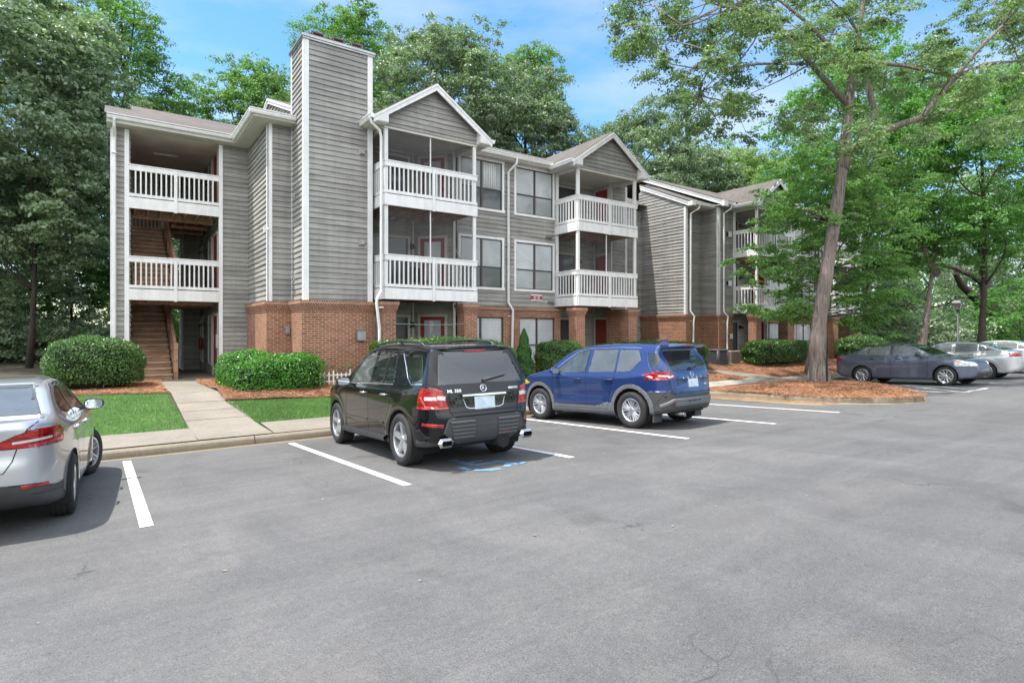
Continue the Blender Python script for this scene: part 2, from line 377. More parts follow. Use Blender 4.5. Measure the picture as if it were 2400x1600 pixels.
M = dict(
    siding=m_siding('grey_siding', (.275,.268,.255)),
    siding_green=m_siding('porch_siding', (.36,.365,.32)),
    brick=m_brick('brick'),
    rowlock=m_brick('rowlock_brick', .068, .105),
    corbel=m_brick('corbel_brick', .105, .0655, ((.19,.080,.05),(.28,.125,.08),(.11,.055,.04)), (.38,.27,.19)),
    white=m_white(), cream=m_white('cream_trim', (.55,.54,.50)),
    soffit=simple('soffit_paint', (.50,.49,.45), .7, var=.08, vs=1.5),
    ceil=simple('ceiling_board', (.72,.68,.61), .8, var=.12, vs=1.2),
    shingle=m_shingle(),
    frame=simple('bronze_frame', (.055,.05,.047), .4, .3, var=.2),
    blind=m_glass_win('window_blind', (.47,.50,.51)),
    blind2=m_glass_win('window_shade', (.31,.33,.33)),
    darkglass=m_glass_win('window_dark', (.05,.055,.055)),
    screen=m_screen(),
    red=simple('red_door', (.25,.030,.024), .45, var=.15, vs=2),
    stair=m_wood('stair_wood', (.36,.215,.14), (1.5, 12, 12)), joist=m_wood('joist_wood', (.42,.26,.17), (12, 1.5, 12)),
    concrete=m_concrete(), kerbc=m_concrete('kerb_concrete', (.255,.22,.165)), pan=m_concrete('gutter_pan', (.28,.225,.135)),
    slabw=m_concrete('new_concrete', (.36,.34,.30)),
    asphalt=m_asphalt(), line=m_paintline(),
    blue=simple('blue_paint', (.13,.27,.44), .7, var=.35, vs=9),
    dark=simple('dark_void', (.012,.012,.012), .9), black=simple('black_metal', (.02,.02,.022), .4, var=.2),
    galv=simple('galvanised', (.33,.34,.35), .35, .7, var=.15), alu=simple('alu_white', (.62,.62,.62), .35, var=.06),
    beige=simple('beige_box', (.33,.27,.16), .6, var=.1), grey=simple('grey_box', (.26,.27,.28), .5, var=.1),
    signred=simple('sign_red', (.33,.03,.025), .5, var=.1),
    plasticw=simple('white_plastic', (.72,.72,.72), .35),
)
# ------------------------------------------------------------------ siding / brick primitives
LAP = .1525
RJ = random.Random(99)
def siding(mb, p0, u, n, length, z0, z1, m=0, lim=None):
    """lap boards on a vertical wall: p0 = (x,y) start, u = unit dir along the wall, n = outward unit normal.
       lim(z) -> (u0,u1) clips for gables and rakes"""
    k0 = math.floor(z0 / LAP)
    z = k0 * LAP
    while z < z1 - 1e-4:
        a = max(z, z0); b = min(z + LAP, z1)
        if b - a > .002:
            def P(s, zz, off): return (p0[0] + u[0]*s + n[0]*off, p0[1] + u[1]*s + n[1]*off, zz)
            oa = .030 * (1 - (a - z) / LAP) + .003; ob = .030 * (1 - (b - z) / LAP) + .003
            if lim: (a0, a1), (b0, b1) = lim(a), lim(b)
            else: a0, a1, b0, b1 = 0, length, 0, length
            if a1 > a0 + .001:
                if b1 < b0: b0 = b1 = (b0 + b1) / 2
                cuts = [0.0, 1.0]; wid = a1 - a0
                if wid > 1.3: cuts = [0.0] + sorted(RJ.uniform(.12, .88) for _ in range(1 if wid < 3 else 2)) + [1.0]
                for c0, c1 in zip(cuts[:-1], cuts[1:]):
                    k_ = max(1, int((c1 - c0) * wid / .9)); jo = RJ.uniform(-.0025, .0025)
                    js = [RJ.uniform(-.0035, .0035) for _ in range(k_ + 1)]
                    for q in range(k_):
                        s0 = c0 + (c1 - c0) * q / k_; s1 = c0 + (c1 - c0) * (q + 1) / k_
                        ga = .002 / wid if q == 0 and c0 > 0 else 0
                        A0, A1, B0, B1 = a0 + wid*(s0 + ga), a0 + wid*s1, b0 + (b1 - b0)*(s0 + ga), b0 + (b1 - b0)*s1
                        mb.poly([P(A0, a + js[q], oa + jo), P(A1, a + js[q+1], oa + jo), P(B1, b, ob + jo), P(B0, b, ob + jo)], m)
                        mb.poly([P(A0, a + js[q], -.004), P(A1, a + js[q+1], -.004), P(A1, a + js[q+1], oa + jo), P(A0, a + js[q], oa + jo)], m)
                # back face so that the wall has thickness
                mb.poly([P(a0, a, -.10), P(b0, b, -.10), P(b1, b, -.10), P(a1, a, -.10)], m)
                mb.poly([P(a0, a, -.10), P(a0, a, oa), P(b0, b, ob), P(b0, b, -.10)], m)
                mb.poly([P(a1, a, oa), P(a1, a, -.10), P(b1, b, -.10), P(b1, b, ob)], m)
        z += LAP
def sid_front(mb, x0, x1, y, z0, z1, m=0, lim=None): siding(mb, (x0, y), (1, 0), (0, -1), x1 - x0, z0, z1, m, lim)
def sid_left(mb, x, y0, y1, z0, z1, m=0, lim=None): siding(mb, (x, y0), (0, 1), (-1, 0), y1 - y0, z0, z1, m, lim)
CAPZ = 3.0
def brick_block(mb, x0, x1, y0, y1, z0, ztop=CAPZ, cor=(1, 1, 1, 1)):
    """brick body + corbelled courses + rowlock cap; cor = which sides step out (x0,x1,y0,y1). slots 0 brick 1 corbel 2 rowlock"""
    e = .012
    hs = [(ztop - .105, ztop, .075, 2), (ztop - .171, ztop - .105, .055, 1), (ztop - .237, ztop - .171, .035, 1), (ztop - .303, ztop - .237, .016, 1)]
    mb.box(x0, x1, y0, y1, z0, ztop - .303, 0)
    for a, b, g, mm in hs:
        mb.box(x0 - g*cor[0], x1 + g*cor[1], y0 - g*cor[2], y1 + g*cor[3], a, b, mm)
BR = None
def brick_build(mb, parent, name='brick_wall'): return mb.build(name, [M['brick'], M['corbel'], M['rowlock']], parent)
def railing(x0, x1, y, zt, parent, mid=True, npb=10, yside=False):
    """white balcony railing: cap board, balusters, bottom rail, rim beam. runs along X (or along Y when yside)"""
    mb = MB()
    def B(a0, a1, d0, d1, z0, z1):
        if yside: mb.box(y + d0, y + d1, a0, a1, z0, z1)
        else: mb.box(a0, a1, y + d0, y + d1, z0, z1)
    B(x0, x1, -.02, .025, zt - .145, zt)               # face board
    B(x0 - .02, x1 + .02, -.035, .10, zt + .003, zt + .035)  # cap
    B(x0, x1, -.02, .03, zt - .925, zt - .835)         # bottom rail
    xm = (x0 + x1) / 2; half = .045
    spans = [(x0 + .10, xm - half), (xm + half, x1 - .10)] if mid else [(x0 + .06, x1 - .06)]
    for a, b in spans:
        for i in range(npb):
            c = a + (b - a) * (i + .5) / npb; j = R_.uniform(-.004, .004)
            B(c - .02 + j, c + .02 + j, -.012, .022, zt - .845, zt - .14)
    mb.build('balcony_railing', M['white'], parent)
    rb = MB()
    if yside:
        rb.box(y - .03, y + .02, x0, x1, zt - 1.285, zt - .955)
    else:
        rb.box(x0, x1, y - .03, y + .02, zt - 1.285, zt - .955)
        if mid: rb.box(xm - half, xm + half, y - .055, y - .031, zt - 1.31, zt - .02)
        if mid:
            for sx in (x0 + .07, x1 - .07):
                for k in range(4): rb.box(sx - .008, sx + .008, y - .036, y - .028, zt - 1.24 + k*.075, zt - 1.222 + k*.075)
    rb.build('rim_beam', M['white'], parent)
def window(x0, x1, y, z0, z1, parent, trim=True, glass=('blind', 'blind'), rail=True, curtain=False, t=.085):
    """outer size incl. trim; two sashes side by side, each split by a meeting rail"""
    w = MB()
    if trim:
        w.box(x0, x0 + t, y - .045, y + .05, z0 + t, z1 - t); w.box(x1 - t, x1, y - .045, y + .05, z0 + t, z1 - t)
        w.box(x0 - .01, x1 + .01, y - .048, y + .05, z1 - t, z1); w.box(x0 - .02, x1 + .02, y - .06, y + .05, z0, z0 + t)
        fr = w.build('window', M['cream'] if False else M['white'], parent)
        a0, a1, b0, b1 = x0 + t, x1 - t, z0 + t, z1 - t
    else:
        w.box(x0, x1, y + .02, y + .05, z0 - .02, z0 + .012)
        fr = w.build('window', M['frame'], parent); a0, a1, b0, b1 = x0, x1, z0, z1
    f = MB(); xm = (a0 + a1) / 2; g = .035; zm = b0 + (b1 - b0) * .42
    f.box(a0, a1, y - .012, y + .03, b0, b0 + g); f.box(a0, a1, y - .012, y + .03, b1 - g, b1)
    f.box(a0, a0 + g, y - .011, y + .03, b0 + g, b1 - g); f.box(a1 - g, a1, y - .011, y + .03, b0 + g, b1 - g)
    f.box(xm - .04, xm + .04, y - .016, y + .03, b0 + g, b1 - g)
    if rail:
        f.box(a0 + g, xm - .04, y - .008, y + .03, zm - .022, zm + .022); f.box(xm + .04, a1 - g, y - .008, y + .03, zm - .022, zm + .022)
    f.build('window_frame', M['frame'], fr)
    for i, (s0, s1) in enumerate(((a0 + g, xm - .04), (xm + .04, a1 - g))):
        p = MB()
        if rail:
            p.box(s0, s1, y + .008, y + .014, zm + .022, b1 - g); p.box(s0, s1, y + .016, y + .022, b0 + g, zm - .022, 1)
        else: p.box(s0, s1, y + .008, y + .014, b0 + g, b1 - g)
        p.build('window_pane', [M[glass[0]], M[glass[1]]], fr)
    bk = MB(); bk.box(a0, a1, y + .032, y + .06, b0, b1); bk.build('window_back', M['dark'], fr)
    if curtain:
        c = MB()
        for i in range(7):
            cx = xm + .12 + i * .075
            c.tube([(cx, y + .006, zm + .05), (cx, y + .006, b1 - .06)], .018, 6)
        c.build('curtain', M['plasticw'], fr)
def door_left(x, y0, y1, z0, z1, parent, panel='red', glass=None):
    """door in a wall that faces -X"""
    d = MB(); t = .09
    d.box(x - .035, x + .03, y0, y0 + t, z0, z1 - t); d.box(x - .035, x + .03, y1 - t, y1, z0, z1 - t); d.box(x - .038, x + .03, y0 - .01, y1 + .01, z1 - t, z1)
    fr = d.build('door', M['cream'], parent)
    p = MB(); p.box(x - .012, x + .01, y0 + t, y1 - t, z0 + .01, z1 - t); p.build('door_panel', M[panel], fr)
    if glass:
        g = MB(); g.box(x - .02, x - .013, y0 + t + .14, y1 - t - .14, z0 + .3, z1 - t - .12); g.build('door_glass', M[glass], fr)
    k = MB(); k.tube([(x - .013, y0 + t + .08, z0 + .98), (x - .06, y0 + t + .08, z0 + .98)], .028, 8); k.build('door_handle', M['black'], fr)
    return fr
def window_left(x, y0, y1, z0, z1, parent, glass='darkglass'):
    d = MB(); t = .07
    d.box(x - .035, x + .03, y0, y0 + t, z0, z1); d.box(x - .035, x + .03, y1 - t, y1, z0, z1)
    d.box(x - .03, x + .03, y0 + t, y1 - t, z1 - t, z1); d.box(x - .03, x + .03, y0 + t, y1 - t, z0, z0 + t)
    fr = d.build('window', M['cream'], parent)
    p = MB(); p.box(x - .008, x + .01, y0 + t, y1 - t, z0 + t, z1 - t); p.build('window_pane', M[glass], fr)
def slider_front(x0, x1, y, z0, z1, parent, glass='darkglass'):
    d = MB(); t = .085
    d.box(x0, x0 + t, y - .04, y + .03, z0, z1 - t); d.box(x1 - t, x1, y - .04, y + .03, z0, z1 - t); d.box(x0 - .01, x1 + .01, y - .043, y + .03, z1 - t, z1)
    fr = d.build('sliding_door', M['cream'], parent)
    f = MB(); xm = (x0 + x1) / 2
    f.box(x0 + t, x0 + t + .05, y - .02, y + .02, z0, z1 - t); f.box(x1 - t - .05, x1 - t, y - .02, y + .02, z0, z1 - t); f.box(xm - .035, xm + .035, y - .022, y + .02, z0, z1 - t)
    f.build('door_frame', M['frame'], fr)
    for i, (a, b) in enumerate(((x0 + t + .05, xm - .035), (xm + .035, x1 - t - .05))):
        p = MB(); p.box(a, b, y - .004, y + .004, z0, z1 - t - .001); p.build('door_glass', M['blind2' if i == 0 else glass], fr)
def downspout(pts, parent, r=.042):
    m = MB(); m.tube(pts, r, 4, 0, True, True)
    for p in (pts[len(pts)//2],): m.box(p[0]-.06, p[0]+.06, p[1]-.05, p[1]+.05, p[2]-.5, p[2]-.47)
    return m.build('downspout', M['white'], parent, bevel=.012)
def gutter_x(mb, x0, x1, y, z):      # front gutter: K profile, wall at +y
    prof = [(0, 0), (-.075, 0), (-.10, .05), (-.10, .085), (-.125, .105), (-.125, .13), (-.115, .13), (-.10, .12), (0, .12)]
    a = [(x0, y + p[0], z + p[1]) for p in prof]; b = [(x1, y + p[0], z + p[1]) for p in prof]
    for i in range(len(prof)):
        j = (i + 1) % len(prof); mb.poly([a[i], b[i], b[j], a[j]])
    mb.poly(list(reversed(a))); mb.poly(b)
def gutter_y(mb, y0, y1, x, z, s=-1):   # gutter running in Y, opening towards s*X
    prof = [(0, 0), (.075, 0), (.10, .05), (.10, .085), (.125, .105), (.125, .13), (.115, .13), (.10, .12), (0, .12)]
    a = [(x + s*p[0], y0, z + p[1]) for p in prof]; b = [(x + s*p[0], y1, z + p[1]) for p in prof]
    for i in range(len(prof)):
        j = (i + 1) % len(prof); mb.poly([a[i], a[j], b[j], b[i]])
    mb.poly(a); mb.poly(list(reversed(b)))
def slab_poly(mb, pts, th=.06, m=0):
    """sloped roof sheet with thickness"""
    lo = [(p[0], p[1], p[2] - th) for p in pts]
    mb.poly(pts, m); mb.poly(list(reversed(lo)), m)
    for i in range(len(pts)):
        j = (i + 1) % len(pts); mb.poly([pts[i], lo[i], lo[j], pts[j]], m)
def light_fixture(x, y, z, parent, nx=0, ny=-1):
    m = MB(); m.box(x - .05, x + .05, y - .05, y + .05, z - .08, z + .1)
    m.tube([(x, y, z), (x + nx*.14, y + ny*.14, z + .03), (x + nx*.16, y + ny*.16, z - .06)], [.02, .02, .05], 8)
    return m.build('wall_lantern', M['black'], parent)

WC = 17.2; FB = 15.87; BACK = 18.25
def gable(ox, x0, x1, parent, dz=0, deep=21.0):
    """front gable over a balcony; roof runs back to the main roof"""
    xm = (x0 + x1) / 2; ze = 8.24 + dz; e = .42; pitch = (9.66 - 8.30) / (xm - x0 + e)
    zt = ze + .06 + pitch * (xm - x0 + e)
    r = MB(); yf = FB - .24
    slab_poly(r, [(x0 - e, yf, ze + .06), (xm, yf, zt), (xm, deep, zt), (x0 - e, deep, ze + .06)], .035)
    slab_poly(r, [(xm, yf, zt), (x1 + e, yf, ze + .06), (x1 + e, deep, ze + .06), (xm, deep, zt)], .035)
    r.build('gable_roof', M['shingle'], parent)
    s = MB()
    def lim(z):
        d = (z - (ze + .02)) / pitch
        d = max(d, 0) ; a = max(0, d - e + .06); L = x1 - x0
        return (a, L - a) if L - a > a else (L/2, L/2)
    sid_front(s, x0, x1, FB, 8.13 + dz, zt - .08, 0, lim)
    s.build('gable_siding', M['siding'], parent)
    f = MB()
    for sg, xe in ((1, x0 - e), (-1, x1 + e)):
        a = Vector((xe, yf - .02, ze + .025)); b = Vector((xm, yf - .02, zt - .04))
        dn = Vector((0, 0, -1))
        for off, w, yo in ((0, .075, -.022), (.075, .13, 0)):
            p = [a + dn*off, b + dn*off, b + dn*(off + w), a + dn*(off + w)]
            q = [Vector((c.x, c.y + .045 + (.0 if yo else 0), c.z)) for c in p]
            p = [Vector((c.x, c.y + yo, c.z)) for c in p]
            for fc in ((p[0],p[1],p[2],p[3]), (q[3],q[2],q[1],q[0]), (p[0],q[0],q[1],p[1]), (p[3],p[2],q[2],q[3]), (p[0],p[3],q[3],q[0])): f.poly(fc)
        # eave return box
        xi = x0 + .02 if sg == 1 else x1 - .02
        lo, hi = min(xe + sg*.02, xi), max(xe + sg*.02, xi)
        f.poly([(lo, yf - .015, ze - .10), (hi, yf - .015, ze - .10), (hi, yf - .015, ze + (.24 if sg == 1 else .0)), (lo, yf - .015, ze + (.0 if sg == 1 else .24))])
        f.box(lo, hi, yf - .0, FB + .02, ze - .12, ze - .10)
        f.poly([(hi if sg == 1 else lo, yf - .015, ze - .10), (hi if sg == 1 else lo, yf - .015, ze + .24), (hi if sg == 1 else lo, FB, ze + .24), (hi if sg == 1 else lo, FB, ze - .10)])
    f.build('fascia', M['white'], parent)
    sf = MB()
    for a, b in ((x0 - e, x0 - .02), (x1 + .02, x1 + e)): sf.box(a, b, yf + .03, WC + .1, ze - .095, ze - .07)
    sf.box(x0, x1, FB + .05, BACK, 8.25 + dz, 8.28 + dz)
    sf.build('soffit', M['soffit'], parent)
    g = MB(); gutter_y(g, yf - .02, WC - .3, x0 - e, ze - .06, -1); g.build('gutter', M['white'], parent); g = MB(); gutter_y(g, yf - .02, WC - .3, x1 + e, ze - .06, 1)
    g.build('gutter', M['white'], parent)
    b = MB(); b.box(x0 - .02, x1 + .02, FB + .005, FB + .10, 8.06 + dz, 8.125 + dz); b.build('header_beam', M['cream'], parent)
    return zt

def balcony(x0, x1, parent, screens=(1, 1), dz=0, g0=.6, cfg=0):
    """x0..x1 stack of two balconies over a ground-floor porch"""
    # decks
    for zt in (4.357 + dz, 7.102 + dz):
        d = MB(); d.box(x0 + .02, x1 - .02, FB + .03, BACK, zt - 1.08, zt - 1.04); d.build('deck', M['ceil'], parent)
        jm = MB()
        for i in range(8):
            xx = x0 + .2 + (x1 - x0 - .4) * i / 7; jm.box(xx - .02, xx + .02, FB + .05, BACK, zt - 1.27, zt - 1.09)
        jm.build('deck_joists', M['joist'], parent)
        railing(x0, x1, FB, zt, parent)
        railing(FB + .03, WC - .02, x0, zt, parent, mid=False, npb=7, yside=True)
    # corner posts
    for (xa, ya) in ((x0, FB), (x1 - .13, FB), (x0, WC - .12)):
        for (za, zb) in ((3.40 + dz, 5.82 + dz), (6.15 + dz, 8.06 + dz)):
            p = MB(); p.box(xa + .012, xa + .118, ya + .03, ya + .135, za, zb)
            p.build('corner_post', M['white'], parent, bevel=.006)
    for lv, on in enumerate(screens):
        if not on: continue
        za, zb = (4.39 + dz, 5.82 + dz) if lv == 0 else (7.14 + dz, 8.06 + dz)
        s = MB(); s.poly([(x0 + .12, FB + .09, za - 1.0), (x1 - .12, FB + .09, za - 1.0), (x1 - .12, FB + .09, zb), (x0 + .12, FB + .09, zb)])
        s.poly([(x0 + .08, FB + .13, za - 1.0), (x0 + .08, FB + .13, zb), (x0 + .08, WC - .12, zb), (x0 + .08, WC - .12, za - 1.0)])
        s.build('insect_screen', M['screen'], parent)
        b = MB(); xm = (x0 + x1) / 2 - .06; b.box(xm - .016, xm + .016, FB + .06, FB + .085, za, zb); b.build('screen_batten', M['white'], parent)
    sh = MB(); sh.box(x0 - .02, x0 + .06, FB + .11, WC, 8.06 + dz, 8.24 + dz); sh.build('header_beam', M['cream'], parent); sh = MB(); sh.box(x1 - .06, x1 + .02, FB + .11, WC, 8.06 + dz, 8.24 + dz); sh.build('header_beam', M['cream'], parent)
    # recess walls: back wall, right wall, left wall
    for z0, z1, gfl in ((g0, 3.26 + dz, 1), (3.27 + dz, 6.00 + dz, 0), (6.01 + dz, 8.27 + dz, 0)):
        s = MB(); xr = x1 - .10; bx = x1 - 1.12 if cfg == 0 else xr; yb2 = WC + .05
        sid_front(s, x0 - .3, bx, BACK, z0, z1)
        if cfg == 0:
            L_ = math.hypot(xr - bx, BACK - yb2); u_ = ((xr - bx) / L_, (yb2 - BACK) / L_); siding(s, (bx, BACK), u_, (u_[1], -u_[0]), L_, z0, z1)
        else: sid_left(s, xr, WC, BACK, z0, z1)
        s.build('porch_wall', M['siding_green'], parent)
        t = MB(); t.box(bx - .07, bx - .002, BACK - .07, BACK - .035, z0, z1); t.box(x0 - .1, bx, BACK - .06, BACK - .036, z1 - .10, z1)
        if cfg == 0: t.bar((bx, BACK - .05, z1 - .05), (xr, yb2 - .05, z1 - .05), .03, .10); t.box(xr - .06, xr + .03, yb2 - .10, yb2 - .01, z0, z1)
        else: t.box(xr - .06, xr - .036, WC, BACK, z1 - .10, z1); t.box(xr - .04, xr + .02, WC - .02, WC + .07, z0, z1)
        t.build('corner_trim', M['cream'], parent)
        lw = MB(); lw.box(x0 - .14, x0 - .02, WC, BACK, z0, z1); lw.build('porch_side_wall', M['siding_green'], parent)
        slider_front(x0 + .12, min(bx - .15, x0 + 1.95), BACK - .04, z0 + .06, z0 + 2.10, parent)
        if cfg == 0:
            dl = door_left(0, -.52, .52, z0 + .02, z0 + 2.12, parent, 'red', 'blind')
            mid = Vector(((bx + xr)/2 - .045, (BACK + yb2)/2 - .045, 0)); ang = math.atan2(u_[1], u_[0]) + math.pi/2
            R2 = Matrix.Translation(mid) @ Matrix.Rotation(ang, 4, 'Z')
            for o_ in [dl] + list(dl.children): o_.data.transform(R2)
        else: door_left(xr - .045, WC + .07, WC + .98, z0 + .02, z0 + 2.12, parent, 'red', None)
        light_fixture(min(bx - .10, x0 + 2.05), BACK - .12, z0 + 1.75, parent)
    # brick columns
    c = MB()
    brick_block(c, x0 - .06, x0 + .36, FB + .02, FB + .44, .05, 3.0 + dz)
    brick_build(c, parent, 'brick_column'); c = MB()
    brick_block(c, x1 - .46, x1 + .02, FB + .02, FB + .48, .05, 3.0 + dz)
    brick_build(c, parent, 'brick_column')
    sl = MB(); sl.box(x0 - .1, x1 + .1, FB, BACK + .1, .3, g0 + .015); sl.build('porch_slab', M['concrete'], parent)

def centre(ox, parent, dz=0, cfgs=(0, 1), scr=((1, 1), (1, 0)), curt=True):
    """balcony, two window bays, balcony (X 6.55 .. 17.1 of the near building)"""
    a0, a1, b0, b1 = 6.55 + ox, 9.69 + ox, 14.0 + ox, 17.1 + ox
    balcony(a0, a1, parent, scr[0], dz, cfg=cfgs[0]); balcony(b0, b1, parent, scr[1], dz, cfg=cfgs[1])
    gable(ox, a0, a1, parent, dz); gable(ox, b0, b1, parent, dz)
    s = MB(); x0, x1 = a1 + .0, b0
    w1, w2 = (9.74 + ox, 11.62 + ox), (12.07 + ox, 13.95 + ox)
    for lo, hi in ((3.01 + dz, 3.60 + dz), (5.48 + dz, 6.37 + dz)): sid_front(s, x0, x1, WC, lo, hi)
    for lo, hi in ((3.60 + dz, 5.48 + dz), (6.37 + dz, 8.24 + dz)):
        sid_front(s, w1[1] - .02, w2[0] + .02, WC, lo, hi); sid_front(s, w2[1] - .02, x1, WC, lo, hi)
    s.build('front_siding', M['siding'], parent)
    cl = MB(); cl.box(w2[1] + .0, b0 + .02, WC - .03, WC + .02, 3.02 + dz, 8.2 + dz); 
    window(w1[0], w1[1], WC, 6.37 + dz, 8.22 + dz, parent, glass=('blind2', 'darkglass'), curtain=curt)
    window(w2[0], w2[1], WC, 6.37 + dz, 8.22 + dz, parent, glass=('blind', 'blind2'))
    window(w1[0], w1[1], WC, 3.60 + dz, 5.48 + dz, parent, glass=('blind2', 'darkglass'))
    window(w2[0], w2[1], WC, 3.60 + dz, 5.48 + dz, parent, glass=('blind', 'blind2'))
    b = MB(); yb = WC - .10
    g1, g2 = (9.70 + ox, 11.55 + ox), (12.28 + ox, 13.91 + ox)
    zc = 3.0 + dz
    # piers and sills
    b.box(g1[1], g2[0], yb, WC + .1, .1, 2.63 + dz, 0); b.box(g2[1], 14.19 + ox, yb, WC + .1, .1, 2.63 + dz, 0)
    b.box(g1[0], g1[1], yb + .002, WC + .1, .1, .80, 0); b.box(g2[0], g2[1], yb + .002, WC + .1, .1, .80, 0)
    b.box(g1[0], g1[1], yb - .035, WC + .1, .80, .90, 2); b.box(g2[0], g2[1], yb - .035, WC + .1, .80, .90, 2)
    b.box(g1[0], 14.19 + ox, yb - .012, WC + .1, 2.63 + dz, zc - .105, 1)
    b.box(g1[0], 14.23 + ox, yb - .045, WC + .1, zc - .105, zc, 2)
    brick_build(b, parent)
    window(g1[0], g1[1], WC - .02, .90, 2.63 + dz, parent, trim=False, glass=('blind', 'blind'), rail=True)
    window(g2[0], g2[1], WC - .02, .90, 2.63 + dz, parent, trim=False, glass=('blind', 'blind'), rail=True)
    # eave over the window bays
    g = MB(); gutter_x(g, a1 + .42, b0 - .42, 16.87, 8.30 + dz); g.build('gutter', M['white'], parent)
    sf = MB(); sf.box(a1 + .3, b0 - .3, 16.88, WC + .1, 8.225 + dz, 8.25 + dz); sf.box(a1 + .42, b0 - .42, 16.872, 16.90, 8.26 + dz, 8.44 + dz); sf.build('soffit', M['soffit'], parent)
    X = 11.77 + ox
    downspout([(X + .18, 16.80, 8.31 + dz), (X + .16, 16.83, 8.12 + dz), (X, WC - .10, 7.86 + dz), (X, WC - .10, 3.16 + dz), (X + .10, WC - .24, 2.90 + dz), (X + .06, WC - .20, .5)], parent, .05)
    # pier wall right of the second balcony
    c = MB(); brick_block(c, b1 - .40, b1 + .04, FB + .50, WC, .05, 3.0 + dz, (1, 1, 0, 0)); brick_build(c, parent, 'brick_pier')

# ------------------------------------------------------------------ near building
B1 = empty('apartment_building', (8.5, 18.0, .5), 'near three-storey grey clapboard apartment building with brick ground floor, tall chimney and open stair bay', 'apartment building', 'grey apartment buildings')
Pm = B1
YA, YB_ = 20.7, 17.8
s = MB()
sid_front(s, .03, .46, YA, .4, 8.2); sid_front(s, 2.87, 3.77, YA, .4, 8.22)
sid_left(s, .03, YA, 27.0, .4, 8.6)
s.build('stair_bay_siding', M['siding'], Pm)
s = MB(); sid_left(s, 3.77, YB_, YA, 2.99, 8.22); s.build('side_siding', M['siding'], Pm)
s = MB(); sid_front(s, 3.77, 4.5, YB_, 2.99, 8.22); s.build('front_siding', M['siding'], Pm)
t = MB()
for (x0, x1) in ((.03, .145), (.345, .46), (2.87, 2.99)): t.box(x0, x1, YA - .04, YA + .03, .4 if x0 < 2 else .6, 8.15)
t.box(.0, .028, YA - .04, YA + .08, .4, 8.15)
t.box(3.74, 3.87, YB_ - .035, YB_ - .0, 3.0, 8.2); t.box(3.735, 3.765, YB_ - .035, YB_ + .10, 3.0, 8.2)
t.build('corner_board', M['white'], Pm)
# chimney
cx0, cx1, cy0, cy1, cz = 4.45, 6.40, 16.55, 17.85, 10.33
ch = MB(); sid_front(ch, cx0, cx1, cy0, 2.99, cz); sid_left(ch, cx0, cy0, cy1, 2.99, cz)
siding(ch, (cx1, cy1), (0, -1), (1, 0), cy1 - cy0, 8.0, cz); siding(ch, (cx1, cy1), (-1, 0), (0, 1), cx1 - cx0, 8.6, cz)
CH = ch.build('chimney', M['siding'], Pm)
def sub(mb, name, mat, par, **k):
    o = mb.build(name, mat, None, **k); o.parent = par; return o
t = MB()
for (xa, xb, ya, yb) in ((cx0 - .01, cx0 + .12, cy0 - .036, cy0 - .0), (cx1 - .12, cx1 + .035, cy0 - .036, cy0 - .0), (cx0 - .036, cx0 - .012, cy0 - .036, cy0 + .09), (cx0 - .036, cx0 - .01, cy1 - .09, cy1 + .02), (cx1 + .01, cx1 + .036, cy0 - .03, cy0 + .10)):
    t.box(xa, xb, ya, yb, 3.0, cz - .02)
sub(t, 'corner_board', M['white'], CH)
t = MB(); t.box(cx0 - .06, cx1 + .08, cy0 - .07, cy1 + .07, cz - .02, cz + .03); t.box(cx0 - .085, cx1 + .10, cy0 - .095, cy1 + .10, cz + .032, cz + .10)
sub(t, 'chimney_cap', M['galv'], CH)
for fx in (4.80, 5.40, 5.95):
    f = MB(); y0 = 17.0
    f.box(fx, fx + .34, y0, y0 + .34, cz + .10, cz + .40, 0); f.box(fx - .01, fx + .35, y0 - .01, y0 + .35, cz + .47, cz + .50, 1)
    for (a, b) in ((fx, y0), (fx + .31, y0), (fx, y0 + .31), (fx + .31, y0 + .31)): f.box(a, a + .03, b, b + .03, cz + .40, cz + .47, 1)
    f.box(fx - .02, fx + .36, y0 - .02, y0 + .36, cz + .34, cz + .39, 1)
    sub(f, 'flue_cap', [simple('flue_white', (.50,.45,.42), .6, var=.15), simple('flue_rust', (.15,.10,.09), .7, var=.3)], CH)
M['vent'] = simple('vent_grey', (.30,.29,.26), .5, var=.2, vs=12)
for zz in (7.42, 4.75):
    v = MB(); x = 6.10; y = cy0 - .03
    v.box(x - .09, x + .09, y - .02, y, zz - .09, zz + .09)
    q = [(x - .08, y - .02, zz - .08), (x + .08, y - .02, zz - .08), (x + .08, y - .02, zz + .08), (x - .08, y - .02, zz + .08)]
    c = [(x - .045, y - .11, zz - .06), (x + .045, y - .11, zz - .06), (x + .045, y - .11, zz + .02), (x - .045, y - .11, zz + .02)]
    v.poly(c)
    for i in range(4): j = (i + 1) % 4; v.poly([q[i], q[j], c[j], c[i]])
    sub(v, 'wall_vent', M['vent'], CH)
# brick base
b = MB()
brick_block(b, cx0 - .09, cx1 + .06, cy0 - .10, 18.6, .1, CAPZ, (1, 0, 1, 0))
brick_block(b, 3.70, cx0 - .09, YB_ - .10, 18.7, .1, CAPZ, (1, 0, 1, 0))
brick_block(b, 3.702, 3.80, YB_ + .0, YA - .15, .1, CAPZ - .001, (1, 0, 0, 0))
brick_build(b, Pm)
